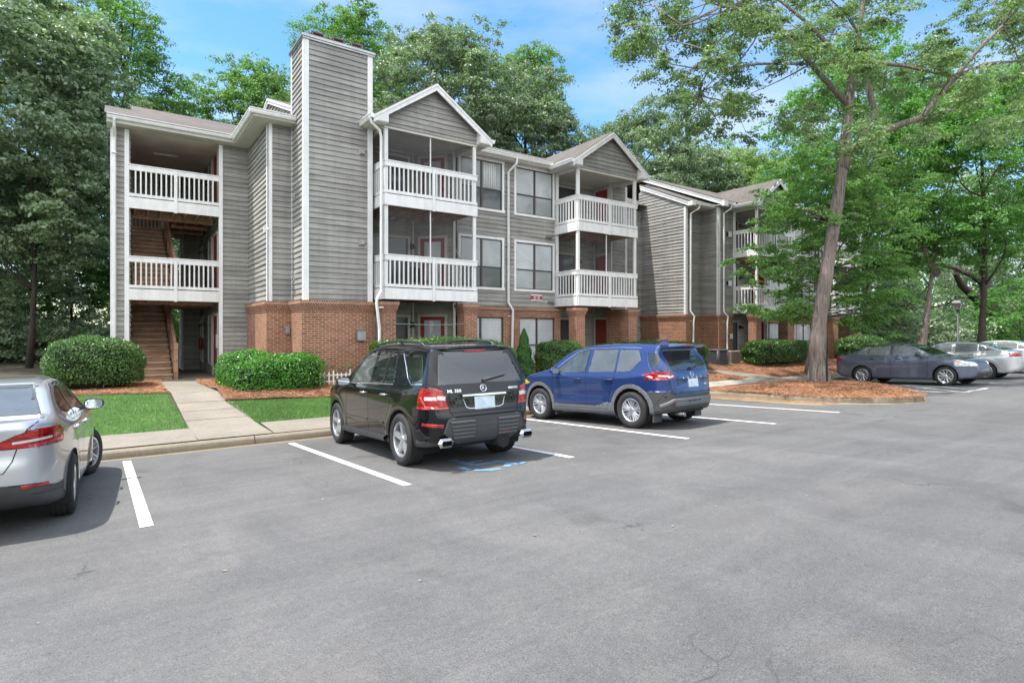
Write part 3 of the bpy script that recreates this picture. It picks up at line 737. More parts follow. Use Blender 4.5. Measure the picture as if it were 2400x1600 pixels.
# boxes on the brick
def wbox(name, x0, x1, y0, y1, z0, z1, mat, lab=None, par=Pm):
    m = MB(); m.box(x0, x1, y0, y1, z0, z1); o = m.build(name, mat, par, bevel=.008)
    if lab: o['label'] = lab
    return o
vb = MB(); vx, vy, vz = 5.98, cy0 - .10, 2.10
vb.box(vx - .09, vx + .17, vy - .17, vy, vz - .24, vz + .02); vb.poly([(vx - .09, vy - .17, vz + .021), (vx + .17, vy - .17, vz + .021), (vx + .17, vy, vz + .10), (vx - .09, vy, vz + .10)])
vb.poly([(vx - .09, vy - .17, vz + .02), (vx - .09, vy, vz + .10), (vx - .09, vy, vz + .02)]); vb.poly([(vx + .17, vy, vz + .02), (vx + .17, vy, vz + .10), (vx + .17, vy - .17, vz + .02)])
vb.build('vent_hood', M['galv'], Pm, bevel=.006)
wbox('junction_box', 4.22, 4.34, YB_ - .17, YB_ - .10, 2.05, 2.27, M['galv'])
for (x0, y0) in ((3.58, 20.0), (3.58, 18.9)): 
    wbox('outlet_cover', x0, x0 + .115, y0, y0 + .22, 1.28, 1.50, M['beige']); wbox('conduit', x0 + .03, x0 + .055, y0 + .09, y0 + .12, .6, 1.28, M['grey'])
wbox('outlet_cover', 4.02, 4.18, YB_ - .18, YB_ - .10, 1.27, 1.50, M['beige']); wbox('conduit', 4.08, 4.105, YB_ - .14, YB_ - .11, .6, 1.27, M['grey'])
cmr = MB(); cmr.box(3.70, 3.76, YB_ + .22, YB_ + .32, 5.03, 5.18); cmr.tube([(3.72, YB_ - .04, 5.1), (3.72, YB_ - .10, 5.08), (3.70, YB_ - .16, 5.05)], [.035, .045, .035], 10)
cmr.build('security_camera', M['plasticw'], Pm)
for zz in (6.05, 3.65):
    m = MB(); m.tube([(4.40, 17.2, zz + .12), (4.36, 17.2, zz + .10), (4.34, 17.2, zz - .05), (4.34, 17.2, zz - .12)], .018, 7); m.build('cable_hood', M['grey'], Pm)

centre(0, Pm)
# right return wall and rear wall of the recess before the far building
s = MB(); sid_front(s, 17.2, 22.6, YA - .1, .4, 8.3)
s.build('rear_siding', M['siding'], Pm)
sd = MB(); sid_front(sd, 17.1, 17.85, WC, 3.0, 8.3); sd.build('end_front_siding', M['siding'], Pm); sd = MB(); sd.box(17.78, 17.89, WC - .035, WC - .001, 3.0, 8.2); sd.box(17.852, 17.89, WC - .001, WC + .08, 3.0, 8.2); sd.build('corner_board', M['white'], Pm)
sd = MB(); siding(sd, (17.85, YA), (0, -1), (1, 0), YA - WC, 3.0, 8.9); sd.build('end_siding', M['siding'], Pm)
b = MB(); brick_block(b, 17.15, 17.90, WC - .08, YA - .1, .1, 2.999, (0, 1, 1, 0)); brick_build(b, Pm)

# eaves and roofs of the near building
g = MB(); gutter_x(g, -.09, 3.29, 20.26, 8.27); g.build('gutter', M['white'], Pm)
g = MB(); gutter_y(g, 17.36, 20.24, 3.29, 8.27 - .04, -1); gutter_x(g, 3.17, 4.42, 17.36, 8.27 - .04)
g.build('gutter', M['white'], Pm)
sf = MB(); sf.box(-.09, 3.30, 20.262, YA + .05, 8.17, 8.20); sf.box(-.09, 3.29, 20.262, 20.29, 8.202, 8.40)
sf.poly([(-.09, 20.27, 8.2), (-.09, YA + 7, 8.2), (-.09, YA + 7, 9.6), (-.09, 22.3, 9.24), (-.09, 20.27, 8.4)])
sf.box(3.292, 3.78, 17.362, YA + .05, 8.171, 8.203); sf.box(3.78, 4.46, 17.362, YB_ + .05, 8.172, 8.202)
sf.box(3.292, 4.45, 17.363, 17.39, 8.205, 8.36); sf.box(3.293, 3.32, 17.391, 20.26, 8.205, 8.36)
sf.box(3.34, 3.37, 17.5, 20.1, 8.15, 8.17)
sf.build('soffit', M['soffit'], Pm)
r = MB()
zr = lambda y, y0, z0, k: z0 + (y - y0) * k
slab_poly(r, [(-.14, 20.14, 8.395), (3.9, 20.14, 8.395), (3.9, 22.3, 9.275), (-.14, 22.3, 9.275)], .035)
slab_poly(r, [(.58, 22.3, 9.275), (4.45, 22.3, 9.275), (4.45, 24.0, 9.97), (.58, 24.0, 9.97)], .035)
slab_poly(r, [(.58, 24.0, 9.97), (4.45, 24.0, 9.97), (4.45, 28.0, 8.3), (.58, 28.0, 8.3)], .035)
r.poly([(.58, 22.3, 9.24), (.58, 24.0, 9.93), (.58, 26.0, 9.24)])
r.poly([(3.29, 17.3, 8.355), (4.45, 17.3, 8.355), (4.45, 18.3, 8.73)]); r.poly([(3.29, 17.3, 8.355), (4.45, 18.3, 8.73), (4.45, 20.7, 8.73), (3.29, 20.7, 8.355)])
# main roof between the gables
slab_poly(r, [(4.48, 16.78, 8.43), (17.45, 16.78, 8.43), (17.45, 21.0, 10.12), (4.48, 21.0, 10.12)], .035)
slab_poly(r, [(4.48, 21.0, 10.12), (17.45, 21.0, 10.12), (17.45, 27.5, 7.9), (4.48, 27.5, 7.9)], .035)
slab_poly(r, [(17.45, 20.2, 8.55), (23.9, 20.2, 8.55), (23.9, 23.5, 9.9), (17.45, 23.5, 9.9)], .035)
r.build('roof', M['shingle'], Pm)
s = MB()   # gable end of the main block above the lower roof
def lim(z):
    a = (z - 8.42) / .40; return (max(0, a), 9.0 - max(0, (z - 8.2) * 2.3))
siding(s, (4.50, 16.78), (0, 1), (-1, 0), 9, 8.3, 10.05, 0, lim)
def limr(z):
    a = (z - 8.42) / .40; return (max(0, (z - 8.2) * 2.3), 9.0 - max(0, a))
siding(s, (17.32, 25.78), (0, -1), (1, 0), 9, 8.6, 10.05, 0, limr)
s.build('gable_end_siding', M['siding'], Pm)
f = MB()
def rake(f, x, ya, za, yb, zb, w=.17, s=-1):
    a = Vector((x, ya, za)); b = Vector((x, yb, zb))
    for off, ww, xo in ((0, .07, .022), (.07, w - .07, 0)):
        p = [a - Vector((0,0,off)), b - Vector((0,0,off)), b - Vector((0,0,off + ww)), a - Vector((0,0,off + ww))]
        p = [Vector((c.x + s*xo, c.y, c.z)) for c in p]; q = [Vector((x - s*.04, c.y, c.z)) for c in p]
        for fc in ((p[0],p[1],p[2],p[3]), (q[3],q[2],q[1],q[0]), (p[0],q[0],q[1],p[1]), (p[3],p[2],q[2],q[3]), (p[0],p[3],q[3],q[0])): f.poly(fc)
rake(f, 4.42, 17.9, 8.86, 21.02, 10.11); rake(f, 4.42, 21.0, 10.11, 27.5, 7.89)
f.build('fascia', M['white'], Pm); f = MB()
rake(f, 17.5, 16.78, 8.43, 21.0, 10.11, s=1)
f.build('fascia', M['white'], Pm)
# corner downspouts
downspout([(.09, 20.18, 8.28), (.09, 20.30, 8.08), (.09, 20.58, 7.86), (.09, YA - .09, 7.75), (.09, YA - .09, .6)], Pm, .05)
downspout([(6.02, 15.70, 8.22), (6.10, 15.72, 8.05), (6.38, 15.83, 7.92), (6.43, 15.84, 7.75), (6.43, 15.84, 3.30), (6.26, 15.74, 3.05), (6.26, 15.76, 2.9), (6.36, 15.80, 2.2), (6.36, 15.80, .7)], Pm, .045)
wb = MB(); wb.box(.6, 2.87, YA - .03, YA + .6, .3, .615); wb.box(.46, 2.95, YA + .6, 28.5, .3, .61); wb.build('stair_hall_slab', M['concrete'], Pm)
# stair hall
M['tread'] = m_wood('tread_wood', (.52,.36,.25), (1.5, 12, 12))
for zt in (4.357, 7.102):
    d = MB(); d.box(.46, 2.87, YA + .03, 21.95, zt - 1.09, zt - 1.05); d.box(1.75, 2.9, 21.95, 26.2, zt - 1.09, zt - 1.05); d.box(.46, 2.9, 25.9, 27.2, zt - 1.095, zt - 1.055)
    d.build('landing', M['stair'], Pm)
    j = MB()
    for i in range(7): xx = .62 + i * .34; j.box(xx - .02, xx + .02, YA + .03, 22.0, zt - 1.29, zt - 1.092)
    j.box(.46, 2.87, 21.96, 22.03, zt - 1.36, zt - 1.092)
    for i in range(4): xx = 1.85 + i * .3; j.box(xx - .02, xx + .02, 22.03, 26.1, zt - 1.26, zt - 1.093)
    for yy in (23.3, 24.6, 25.85): j.box(1.75, 2.87, yy, yy + .06, zt - 1.36, zt - 1.262)
    j.build('landing_joists', M['joist'], Pm)
    railing(.46, 2.87, YA - .02, zt, Pm, npb=8)
    rr = MB(); rr.box(.5, 1.7, 27.15, 27.2, zt - .1, zt); rr.box(1.7, 2.87, 27.15, 27.2, zt - .1, zt)
    for i in range(18): rr.box(.55 + i*.13, .59 + i*.13, 27.15, 27.19, zt - .95, zt - .1)
    rr.box(1.66, 1.78, 27.1, 27.22, zt - 1.05, zt + 1.3)
    rr.build('rear_railing', M['cream'], Pm)
for base in (.61, 3.31):
    st = MB(); n = 15; y0 = 21.0; run = .33; rise = (2.72) / n
    for i in range(n):
        y = y0 + i * run; z = base + (i + 1) * rise
        st.box(.64, 1.60, y + .0, y + .03, z - rise, z - .046)
    stc = st.build('staircase', M['stair'], Pm)
    for i in range(n):
        y = y0 + i * run; z = base + (i + 1) * rise; td = MB(); td.box(.62, 1.62, y - .035, y + run + .02, z - .045, z); sub(td, 'stair_tread', M['tread'], stc)
    sg = MB()
    for xx in (.58, 1.66): sg.bar((xx, y0 - .1, base + .12), (xx, y0 + n * run, base + 2.72 - .05), .05, .30)
    sg.bar((1.69, y0 - .05, base + .98), (1.69, y0 + n * run, base + 2.72 + .92), .09, .06)
    sg.bar((1.69, y0 - .05, base + .80), (1.69, y0 + n * run, base + 2.72 + .74), .04, .16)
    sg.box(1.63, 1.75, y0 - .12, y0 + .0, base, base + 1.15)
    for i in range(3): yy = y0 + 1.2 + i * 1.3; zz = base + (yy - y0) / (n*run) * 2.72; sg.box(1.64, 1.73, yy, yy + .09, zz - .1, zz + .95)
    sg.build('stair_rail', M['stair'], Pm)
s = MB(); sid_left(s, 2.98, YA + .03, 26.1, .5, 8.2); sid_front(s, 2.35, 3.0, 26.1, .5, 8.2)
siding(s, (.48, 27.0), (0, -1), (1, 0), 6.2, .5, 8.2)
sid_left(s, 2.37, 26.12, 27.6, .5, 8.2)
s.build('stair_hall_wall', M['siding_green'], Pm)
t = MB(); t.box(2.33, 2.37, 26.06, 26.16, .6, 8.2); t.box(.47, .53, 25.6, 25.7, .6, 8.2)
t.build('corner_trim', M['cream'], Pm)
for zz in (.62, 3.34, 6.08):
    door_left(2.94, 21.25, 22.35, zz, zz + 2.12, Pm, 'red'); window_left(2.945, 22.75, 23.55, zz + .3, zz + 2.12, Pm)
    window_left(2.945, 25.1, 25.7, zz + .3, zz + 2.1, Pm)
    light_fixture(2.90, 24.3, zz + 1.75, Pm, -1, 0)
bw = MB(); bw.box(.46, 2.95, 27.25, 27.30, 6.75, 8.2); bw.box(.46, 2.95, 27.24, 27.248, 6.1, 6.74, 1); bw.build('rear_wall', [M['cream'], M['stair']], Pm)
cz_ = MB(); cz_.box(.46, 2.95, YA + .03, 27.5, 8.20, 8.23); cz_.box(1.2, 1.9, 23.0, 24.2, 8.15, 8.199); cz_.build('ceiling', M['ceil'], Pm)
ex = MB(); ex.tube([(2.84, 24.9, 1.45), (2.84, 24.9, 1.85), (2.84, 24.9, 1.92)], [.075, .075, .03], 12); ex.build('fire_extinguisher', M['signred'], Pm)
nb = MB(); nb.box(2.86, 2.90, 20.80, 21.22, 1.58, 2.03); nb.build('notice_board', M['plasticw'], Pm)
# address sign
def text_mesh(txt, size, depth, bold=0.0):
    cu = bpy.data.curves.new('txt', 'FONT'); cu.body = txt; cu.size = size; cu.extrude = depth; cu.offset = bold; cu.align_x = 'CENTER'; cu.align_y = 'CENTER'; cu.resolution_u = 2
    ob = bpy.data.objects.new('txt', cu); COL.objects.link(ob)
    dg = bpy.context.evaluated_depsgraph_get(); me = bpy.data.meshes.new_from_object(ob.evaluated_get(dg))
    bpy.data.objects.remove(ob); bpy.data.curves.remove(cu); return me
sg = MB(); sx0, sx1, sz0, sz1 = 12.82, 13.34, 3.275, 3.495
sg.box(sx0, sx1, WC - .06, WC - .03, sz0 + .035, sz1 - .035, 1); sg.box(sx0 - .005, sx1 + .005, WC - .065, WC - .028, sz1 - .035, sz1); sg.box(sx0 - .005, sx1 + .005, WC - .065, WC - .028, sz0, sz0 + .035)
SG = sg.build('address_sign', [M['plasticw'], M['signred']], Pm)
me = text_mesh('21 31', .135, .003, .002); me.materials.append(M['plasticw'])
to = bpy.data.objects.new('address_digits', me); COL.objects.link(to); to.parent = SG; to.location = ((sx0 + sx1)/2, WC - .065, (sz0 + sz1)/2); to.rotation_euler = (math.pi/2, 0, 0)
fl = MB()
for (x, z) in ((13.65, 5.72), (13.75, 3.25)):
    fl.box(x - .12, x + .14, WC - .07, WC - .02, z - .03, z + .03)
    for k in (-.07, .07): fl.tube([(x + k, WC - .07, z), (x + k, WC - .16, z - .03)], [.03, .055], 8)
fl.build('flood_light', M['galv'], Pm)
# small things on the balconies
wbox('wall_meter', 16.72, 16.78, 16.6, 16.75, 1.75, 2.0, M['beige'])

bk = MB(); siding(bk, (17.2, 27.4), (-1, 0), (0, 1), 14.2, .4, 8.6); siding(bk, (17.2, 27.4), (0, -1), (1, 0), 6.6, .4, 8.6); bk.build('rear_siding', M['siding'], Pm)
# ------------------------------------------------------------------ far building
B2 = empty('apartment_building', (30, 18.0, .5), 'far grey clapboard apartment building with raked side wall, behind the low-branching tree', 'apartment building', 'grey apartment buildings')
D = 18.8; dz = -.05
centre(D, B2, dz, (1, 0), ((0, 1), (1, 1)), False)
XD = 22.5
s = MB()
def limd(z): return (0, min(2.95, 2.95) ) if z < 8.15 else (min(2.9, (z - 8.15) / .45), 2.95)
siding(s, (XD, 17.8), (0, 1), (-1, 0), 2.95, 2.94, 9.3, 0, limd); s.build('side_siding', M['siding'], B2)
s = MB(); sid_front(s, XD, 24.2, 18.25, 2.94, 8.35); s.build('front_siding', M['siding'], B2)
s = MB()
def limu(z): return (0, 1.1) if z < 8.15 else (max(0, (z - 8.2) / .45), 5.0)
siding(s, (24.2, 17.2), (0, 1), (-1, 0), 5, 2.94, 8.16, 0, lambda z: (0, 1.1)); siding(s, (24.2, 17.2), (0, 1), (-1, 0), 5, 8.16, 10.2, 0, limu)
s.build('upper_side_siding', M['siding'], B2)
s = MB(); sid_front(s, 24.2, 25.35, WC, 2.94, 8.2); s.build('front_siding', M['siding'], B2)
t = MB(); t.box(XD - .03, XD + .10, 17.765, 17.799, 2.95, 8.1); t.box(XD - .036, XD - .004, 17.765, 17.88, 2.95, 8.1)
t.box(24.17, 24.30, WC - .035, WC - .001, 2.95, 8.15); t.box(24.165, 24.196, WC - .035, WC + .09, 2.95, 8.15); t.build('corner_board', M['white'], B2)
b = MB()
brick_block(b, XD - .08, XD + .5, 17.72, 20.6, .1, 2.95, (1, 0, 1, 0)); brick_block(b, XD + .5, 24.15, 18.17, 18.5, .1, 2.949, (0, 0, 1, 0))
brick_block(b, 24.12, 25.2, WC - .08, 18.4, .1, 2.95, (1, 0, 1, 0)); brick_build(b, B2)
f = MB(); rake(f, XD - .10, 17.55, 8.27, 20.6, 9.64, .20); f.build('fascia', M['white'], B2); f = MB(); rake(f, 24.02, 16.85, 8.42, 22.2, 10.72, .22)
f.box(XD - .14, XD + .12, 17.30, 17.56, 8.06, 8.26); f.box(23.98, 24.3, 16.72, 16.86, 8.13, 8.40)
f.build('fascia', M['white'], B2)
r = MB()
slab_poly(r, [(XD - .14, 17.45, 8.28), (24.1, 17.45, 8.28), (24.1, 20.6, 9.70), (XD - .14, 20.6, 9.70)], .03)
slab_poly(r, [(23.98, 16.78, 8.43), (36.6, 16.78, 8.43), (36.6, 22.2, 10.76), (23.98, 22.2, 10.76)], .035)
slab_poly(r, [(23.98, 22.2, 10.76), (36.6, 22.2, 10.76), (36.6, 27.5, 8.4), (23.98, 27.5, 8.4)], .035)
r.build('roof', M['shingle'], B2)
g = MB(); gutter_x(g, XD - .1, 24.15, 17.42, 8.14); g.build('gutter', M['white'], B2); g = MB(); gutter_x(g, 24.0, 24.95, 16.87, 8.26); g.build('gutter', M['white'], B2)
sf = MB(); sf.box(XD, 24.15, 17.43, 18.3, 8.1, 8.13); sf.box(24.0, 25.3, 16.88, 17.3, 8.2, 8.23); sf.build('soffit', M['soffit'], B2)
downspout([(XD + .48, 17.36, 8.15), (XD + .46, 17.38, 7.98), (XD + .20, 17.66, 7.75), (XD + .20, 17.68, 3.1), (XD + .32, 17.55, 2.85), (XD + .30, 17.58, 2.5), (XD + .30, 17.60, .5)], B2, .05)
downspout([(24.72, 16.80, 8.27), (24.70, 16.83, 8.1), (24.45, 17.08, 7.85), (24.45, 17.08, 3.1), (24.60, 16.95, 2.85), (24.58, 16.98, 2.5), (24.58, 16.98, .5)], B2, .05)
s = MB(); sid_left(s, 25.2, 17.2, 20.4, .5, 8.2); s.build('side_siding', M['siding_green'], B2)
for zz in (6.9, 4.5, 1.9):
    m = MB(); m.box(24.86, 25.1, WC - .12 - (.06 if zz < 3 else 0), WC - .03, zz - .12, zz + .12); m.box(24.80, 24.86, WC - .1 - (.06 if zz < 3 else 0), WC - .03, zz - .1, zz + .1, 1); m.build('meter_box', [M['alu'], M['black']], B2)
mt = MB(); mt.box(XD - .30, XD - .09, 18.9, 19.6, 1.15, 1.75); mt.tube([(XD - .30, 19.25, 1.45), (XD - .40, 19.25, 1.45)], .12, 14); mt.build('electric_meter', M['galv'], B2)
bk = MB(); siding(bk, (36.3, 27.4), (-1, 0), (0, 1), 12.1, .4, 8.5); siding(bk, (24.2, 22.2), (0, 1), (-1, 0), 5.2, .4, 8.5); siding(bk, (36.3, 27.4), (0, -1), (1, 0), 6.5, .4, 8.5); bk.build('rear_siding', M['siding'], B2)
s = MB(); siding(s, (36.3, 21), (0, -1), (1, 0), 3.8, .6, 8.2); s.build('end_siding', M['siding'], B2)
b = MB(); brick_block(b, 35.95, 36.38, WC - .08, 21, .1, 2.95, (0, 1, 1, 0)); brick_build(b, B2)
# ------------------------------------------------------------------ ground
def sheet(name, poly, zf, mat, step=.5, label=None, kind='structure', noise_amp=0.0, parent=None):
    bm = bmesh.new(); vs = [bm.verts.new((p[0], p[1], 0)) for p in poly]; bm.faces.new(vs)
    xs = [p[0] for p in poly]; ys = [p[1] for p in poly]
    def cut(axis, lo, hi, stp):
        n = int((hi - lo) / stp)
        for i in range(1, n + 1):
            c = lo + i * stp
            if c >= hi: break
            bmesh.ops.bisect_plane(bm, geom=bm.verts[:] + bm.edges[:] + bm.faces[:], plane_co=(c, 0, 0) if axis == 0 else (0, c, 0), plane_no=(1, 0, 0) if axis == 0 else (0, 1, 0))
    cut(1, min(ys), max(ys), step); cut(0, min(xs), max(xs), step * 2 if step < 2 else step)
    if min(ys) < 16.3 < max(ys):
        for c in (13.1, 16.3): bmesh.ops.bisect_plane(bm, geom=bm.verts[:] + bm.edges[:] + bm.faces[:], plane_co=(0, c, 0), plane_no=(0, 1, 0))
    for v in bm.verts:
        v.co.z = zf(v.co.x, v.co.y) + (noise_amp * (math.sin(v.co.x*3.1 + 1.3*math.sin(v.co.y*2.7)) * math.cos(v.co.y*3.7 + v.co.x)) if noise_amp else 0)
    bmesh.ops.recalc_face_normals(bm, faces=bm.faces)
    if bm.faces and sum(f.normal.z for f in bm.faces) < 0: bmesh.ops.reverse_faces(bm, faces=bm.faces)
    me = bpy.data.meshes.new(name); bm.to_mesh(me); bm.free(); me.materials.append(mat)
    for p in me.polygons: p.use_smooth = True
    o = bpy.data.objects.new(name, me); COL.objects.link(o)
    if kind: o['kind'] = kind
    return o
gzf = lambda x, y: gz(y)
M['woodsoil'] = m_ground('wood_floor', (.035,.045,.018), (.07,.06,.035), (.11,.075,.045), .6)
M['lawnbase'] = m_ground('lawn_soil', (.06,.13,.035), (.085,.17,.045), (.11,.20,.06), 1.5)
M['mulchbase'] = m_ground('mulch_soil', (.17,.075,.042), (.25,.12,.07), (.33,.18,.11), 1.5)
sheet('parking_lot', [(-70, -70), (140, -70), (140, 11.9), (-70, 11.9)], lotz, M['asphalt'], 8)
sheet('ground', [(-200, 11.88), (220, 11.88), (220, 240), (-200, 240)], lambda x, y: gz(y) - .012, M['woodsoil'], 2.5)
LAWN_L = [(-30, 13.12), (1.28, 13.14), (1.12, 16.35), (-.62, 16.8), (-2.0, 17.5), (-2.8, 20), (-4, 26), (-30, 28)]
LAWN_R = [(2.55, 13.12), (9.2, 13.12), (9.0, 14.7), (4.7, 14.86), (3.42, 15.05), (2.24, 15.16)]
MUL_L = [(1.12, 16.35), (1.2, 20.25), (.0, 20.69), (-2.6, 20.8), (-2.8, 20), (-2.0, 17.5), (-.62, 16.8)]
MUL_R = [(2.24, 15.16), (3.42, 15.05), (4.7, 14.86), (9.0, 14.7), (9.2, 13.45), (20.2, 13.45), (21.2, 13.62), (20.2, 15.0), (20.9, 15.45), (23.0, 13.25), (44, 13.2), (44, 17.3), (23, 18.6), (2.2, 20.0), (2.1, 19.5)]
sheet('lawn', LAWN_L, lambda x, y: gz(y) + .004, M['lawnbase'], .8)
sheet('lawn', LAWN_R, lambda x, y: gz(y) + .004, M['lawnbase'], .8)
sheet('mulch_bed', MUL_L, lambda x, y: gz(y) + .03, M['mulchbase'], .4, noise_amp=.012)
sheet('mulch_bed', MUL_R, lambda x, y: gz(y) + .03 + .07*math.exp(-((y-15.9)/.8)**2), M['mulchbase'], .4, noise_amp=.012)
def path_seg(name, poly, mat, off=.012, joints=()):
    sheet(name, poly, lambda x, y: gz(y) + off, mat, .6)
sheet('sidewalk', [(-30, 11.83), (1.30, 11.83), (1.30, 13.13), (-30, 13.13)], lambda x, y: gz(y) + .012, M['concrete'], 1.3)
sheet('sidewalk', [(2.62, 11.83), (15.6, 11.83), (15.6, 13.13), (2.62, 13.13)], lambda x, y: gz(y) + .012, M['concrete'], 1.3)
yy = [11.83, 13.70, 14.45, 15.25, 16.35, 18.4, 20.2, 20.75]
for a, b in zip(yy[:-1], yy[1:]):
    L = lambda y: 1.312 - (y - 11.8) * .02; Rr = lambda y: 2.608 - (y - 11.8) * .055
    sheet('walkway', [(L(a), a + .012), (Rr(a), a + .012), (Rr(b), b - .012), (L(b), b - .012)], lambda x, y: gz(y) + .014, M['concrete'], .7)
sheet('sidewalk', [(15.61, 12.45), (20.35, 12.55), (20.35, 13.4), (15.61, 13.4)], lambda x, y: gz(y) + .045, M['slabw'], 1.3)
sheet('sidewalk', [(20.37, 12.0), (44, 11.87), (44, 13.18), (22.8, 13.22), (21.1, 15.45), (20.2, 15.02), (21.2, 13.6), (20.37, 13.4)], lambda x, y: gz(y) + .045, M['concrete'], 1.3)
ISL = [(16.1, 11.55), (15.98, 10.9), (15.88, 10.0), (15.72, 9.0), (15.74, 7.9), (15.95, 7.05), (16.35, 6.45), (16.95, 6.13), (17.6, 6.15), (18.3, 6.68), (19.3, 7.72), (20.3, 8.78), (21.5, 10.05), (22.5, 11.15), (22.9, 11.55)]
def islz(x, y):
    cx, cy = 18.9, 9.8; d = math.hypot((x - cx) / 3.4, (y - cy) / 3.4)
    base = lotz(x, y) + .13; m = .17 * max(0, 1 - d * d)
    t = min(1, max(0, (y - 11.3) / .9)); return (base + m) * (1 - t) + (gz(max(y, 11.5)) + .03) * t
sheet('mulch_bed', [(p[0] + (.10 if p[0] < 17 else -.1), p[1] + .08) for p in ISL] + [(22.8, 12.02), (20.36, 12.02), (20.36, 12.56), (16.2, 12.47)], islz, M['mulchbase'], .35, noise_amp=.014)
# kerb: swept rounded profile with joints
def kerb_path():
    pts = [(-40, 11.7), (15.0, 11.7), (15.6, 11.68), (15.95, 11.62)] + ISL + [(23.3, 11.68), (24, 11.7), (60, 11.7)]
    out = [Vector((p[0], p[1], 0)) for p in pts]; res = [out[0]]
    for a, b in zip(out[:-1], out[1:]):
        n = max(1, int((b - a).length / .25))
        for i in range(1, n + 1): res.append(a.lerp(b, i / n))
    # smooth
    for _ in range(3):
        res = [res[0]] + [(res[i-1] + res[i]*2 + res[i+1]) / 4 for i in range(1, len(res)-1)] + [res[-1]]
    return res
KP = kerb_path()
def sweep(name, path, prof, mat, zf, gap_every=0, label=None):
    mb = MB(); acc = 0; rings = []
    n = len(path)
    for i, p in enumerate(path):
        d = (path[min(i+1, n-1)] - path[max(i-1, 0)]).normalized(); nl = Vector((-d.y, d.x, 0))
        rings.append([(p + nl * q[0]) + Vector((0, 0, zf(p.x, p.y) + q[1])) for q in prof])
    gp = 0
    for i in range(n - 1):
        acc += (path[i+1] - path[i]).length
        a, b = rings[i], rings[i+1]
        if gap_every and acc > gap_every:
            acc = 0; b = [x.lerp(y, .94) for x, y in zip(a, b)]
        for k in range(len(prof) - 1):
            mb.poly([a[k], a[k+1], b[k+1], b[k]], 0, True)
        if gap_every and acc == 0: mb.poly(list(reversed(b)))
    o = mb.build(name, mat); o['kind'] = 'structure'
    return o
sweep('kerb', KP, [(0, -.06), (.0, .06), (.01, .105), (.03, .130), (.06, .143), (.10, .146), (.155, .146), (.16, -.05)][::-1], M['kerbc'], lotz, 3.05)
sweep('gutter_pan', [p for p in KP if 15 < p.x < 17.2 and p.y < 11.6], [(-.95, .0042), (-.6, .0044), (-.33, .0045)][::-1], M['pan'], lotz)
sweep('gutter_pan', KP, [(-.34, .004), (-.16, .0045), (.01, .005)][::-1], M['pan'], lotz)
def line(name, pts, w=.11):
    mb = MB()
    for a, b in zip(pts[:-1], pts[1:]):
        a = Vector((a[0], a[1], 0)); b = Vector((b[0], b[1], 0)); d = (b - a).normalized(); nl = Vector((-d.y, d.x, 0)) * w / 2
        k = max(1, int((b - a).length / .6))
        for i in range(k):
            p, q = a.lerp(b, i / k), a.lerp(b, (i + 1) / k)
            mb.poly([Vector((c.x, c.y, lotz(c.x, c.y) + .006)) for c in (p - nl, q - nl, q + nl, p + nl)])
    o = mb.build(name, M['line']); o['kind'] = 'structure'; return o
LB = 6.55
for (xa, ya, xb, yb) in ((.22, 11.33, .29, 6.6), (2.80, 11.33, 2.98, 6.5), (5.45, 11.33, 5.62, 6.5), (8.10, 11.33, 8.22, 6.45), (10.8, 11.33, 10.93, 6.45), (13.6, 11.33, 13.62, 6.5)):
    line('parking_line', [(xa, ya), (xb, yb)], .115)
line('parking_line', [(23.0, 11.0), (21.0, 8.8), (20.78, 6.4), (22.95, 6.4)], .09)
for k in range(4):
    line('hatch_line', [(20.95 + .0, 7.6 - 1.15*(k-1)) if k < 3 else (22.9, 6.4), (22.95 + .2, 9.9 - 1.15*(k-1))] if k < 3 else [(21.9, 6.45), (22.95, 7.6)], .09)
for xx in (22.95, 25.6, 28.3, 31.0, 33.6, 36.2): line('parking_line', [(xx, 11.3), (xx, 6.4)], .1)
# worn blue wheelchair symbol
def symbol(cx, cy, s):
    mb = MB()
    def P(u, v): x, y = cx + u*s, cy + v*s; return (x, y, lotz(x, y) + .006)
    n = 22
    for i in range(n):
        if i in (4, 11, 12, 17): continue
        a0 = math.radians(-200 + 235 * i / n); a1 = math.radians(-200 + 235 * (i + 1) / n)
        r0, r1 = .30, .41
        mb.poly([P(.02 + r0*math.cos(a0), -.12 + r0*math.sin(a0)), P(.02 + r1*math.cos(a0), -.12 + r1*math.sin(a0)), P(.02 + r1*math.cos(a1), -.12 + r1*math.sin(a1)), P(.02 + r0*math.cos(a1), -.12 + r0*math.sin(a1))])
    def bar(a, b, w):
        a = Vector(a); b = Vector(b); d = (b - a).normalized(); q = Vector((-d.y, d.x)) * w/2
        mb.poly([P(*(a - q)), P(*(b - q)), P(*(b + q)), P(*(a + q))])
    bar((-.12, .42), (-.08, .0), .12); bar((-.10, .24), (.20, .22), .09); bar((-.08, .0), (.30, -.02), .11); bar((.30, .03), (.46, -.40), .11); bar((.44, -.38), (.62, -.33), .09)
    for k in range(8): 
        a0, a1 = k*math.pi/4, (k+1)*math.pi/4
        mb.poly([P(-.13, .55), P(-.13 + .09*math.cos(a0), .55 + .09*math.sin(a0)), P(-.13 + .09*math.cos(a1), .55 + .09*math.sin(a1))])
    o = mb.build('wheelchair_symbol', M['blue']); o['kind'] = 'structure'; return o
symbol(4.32, 7.02, .95)
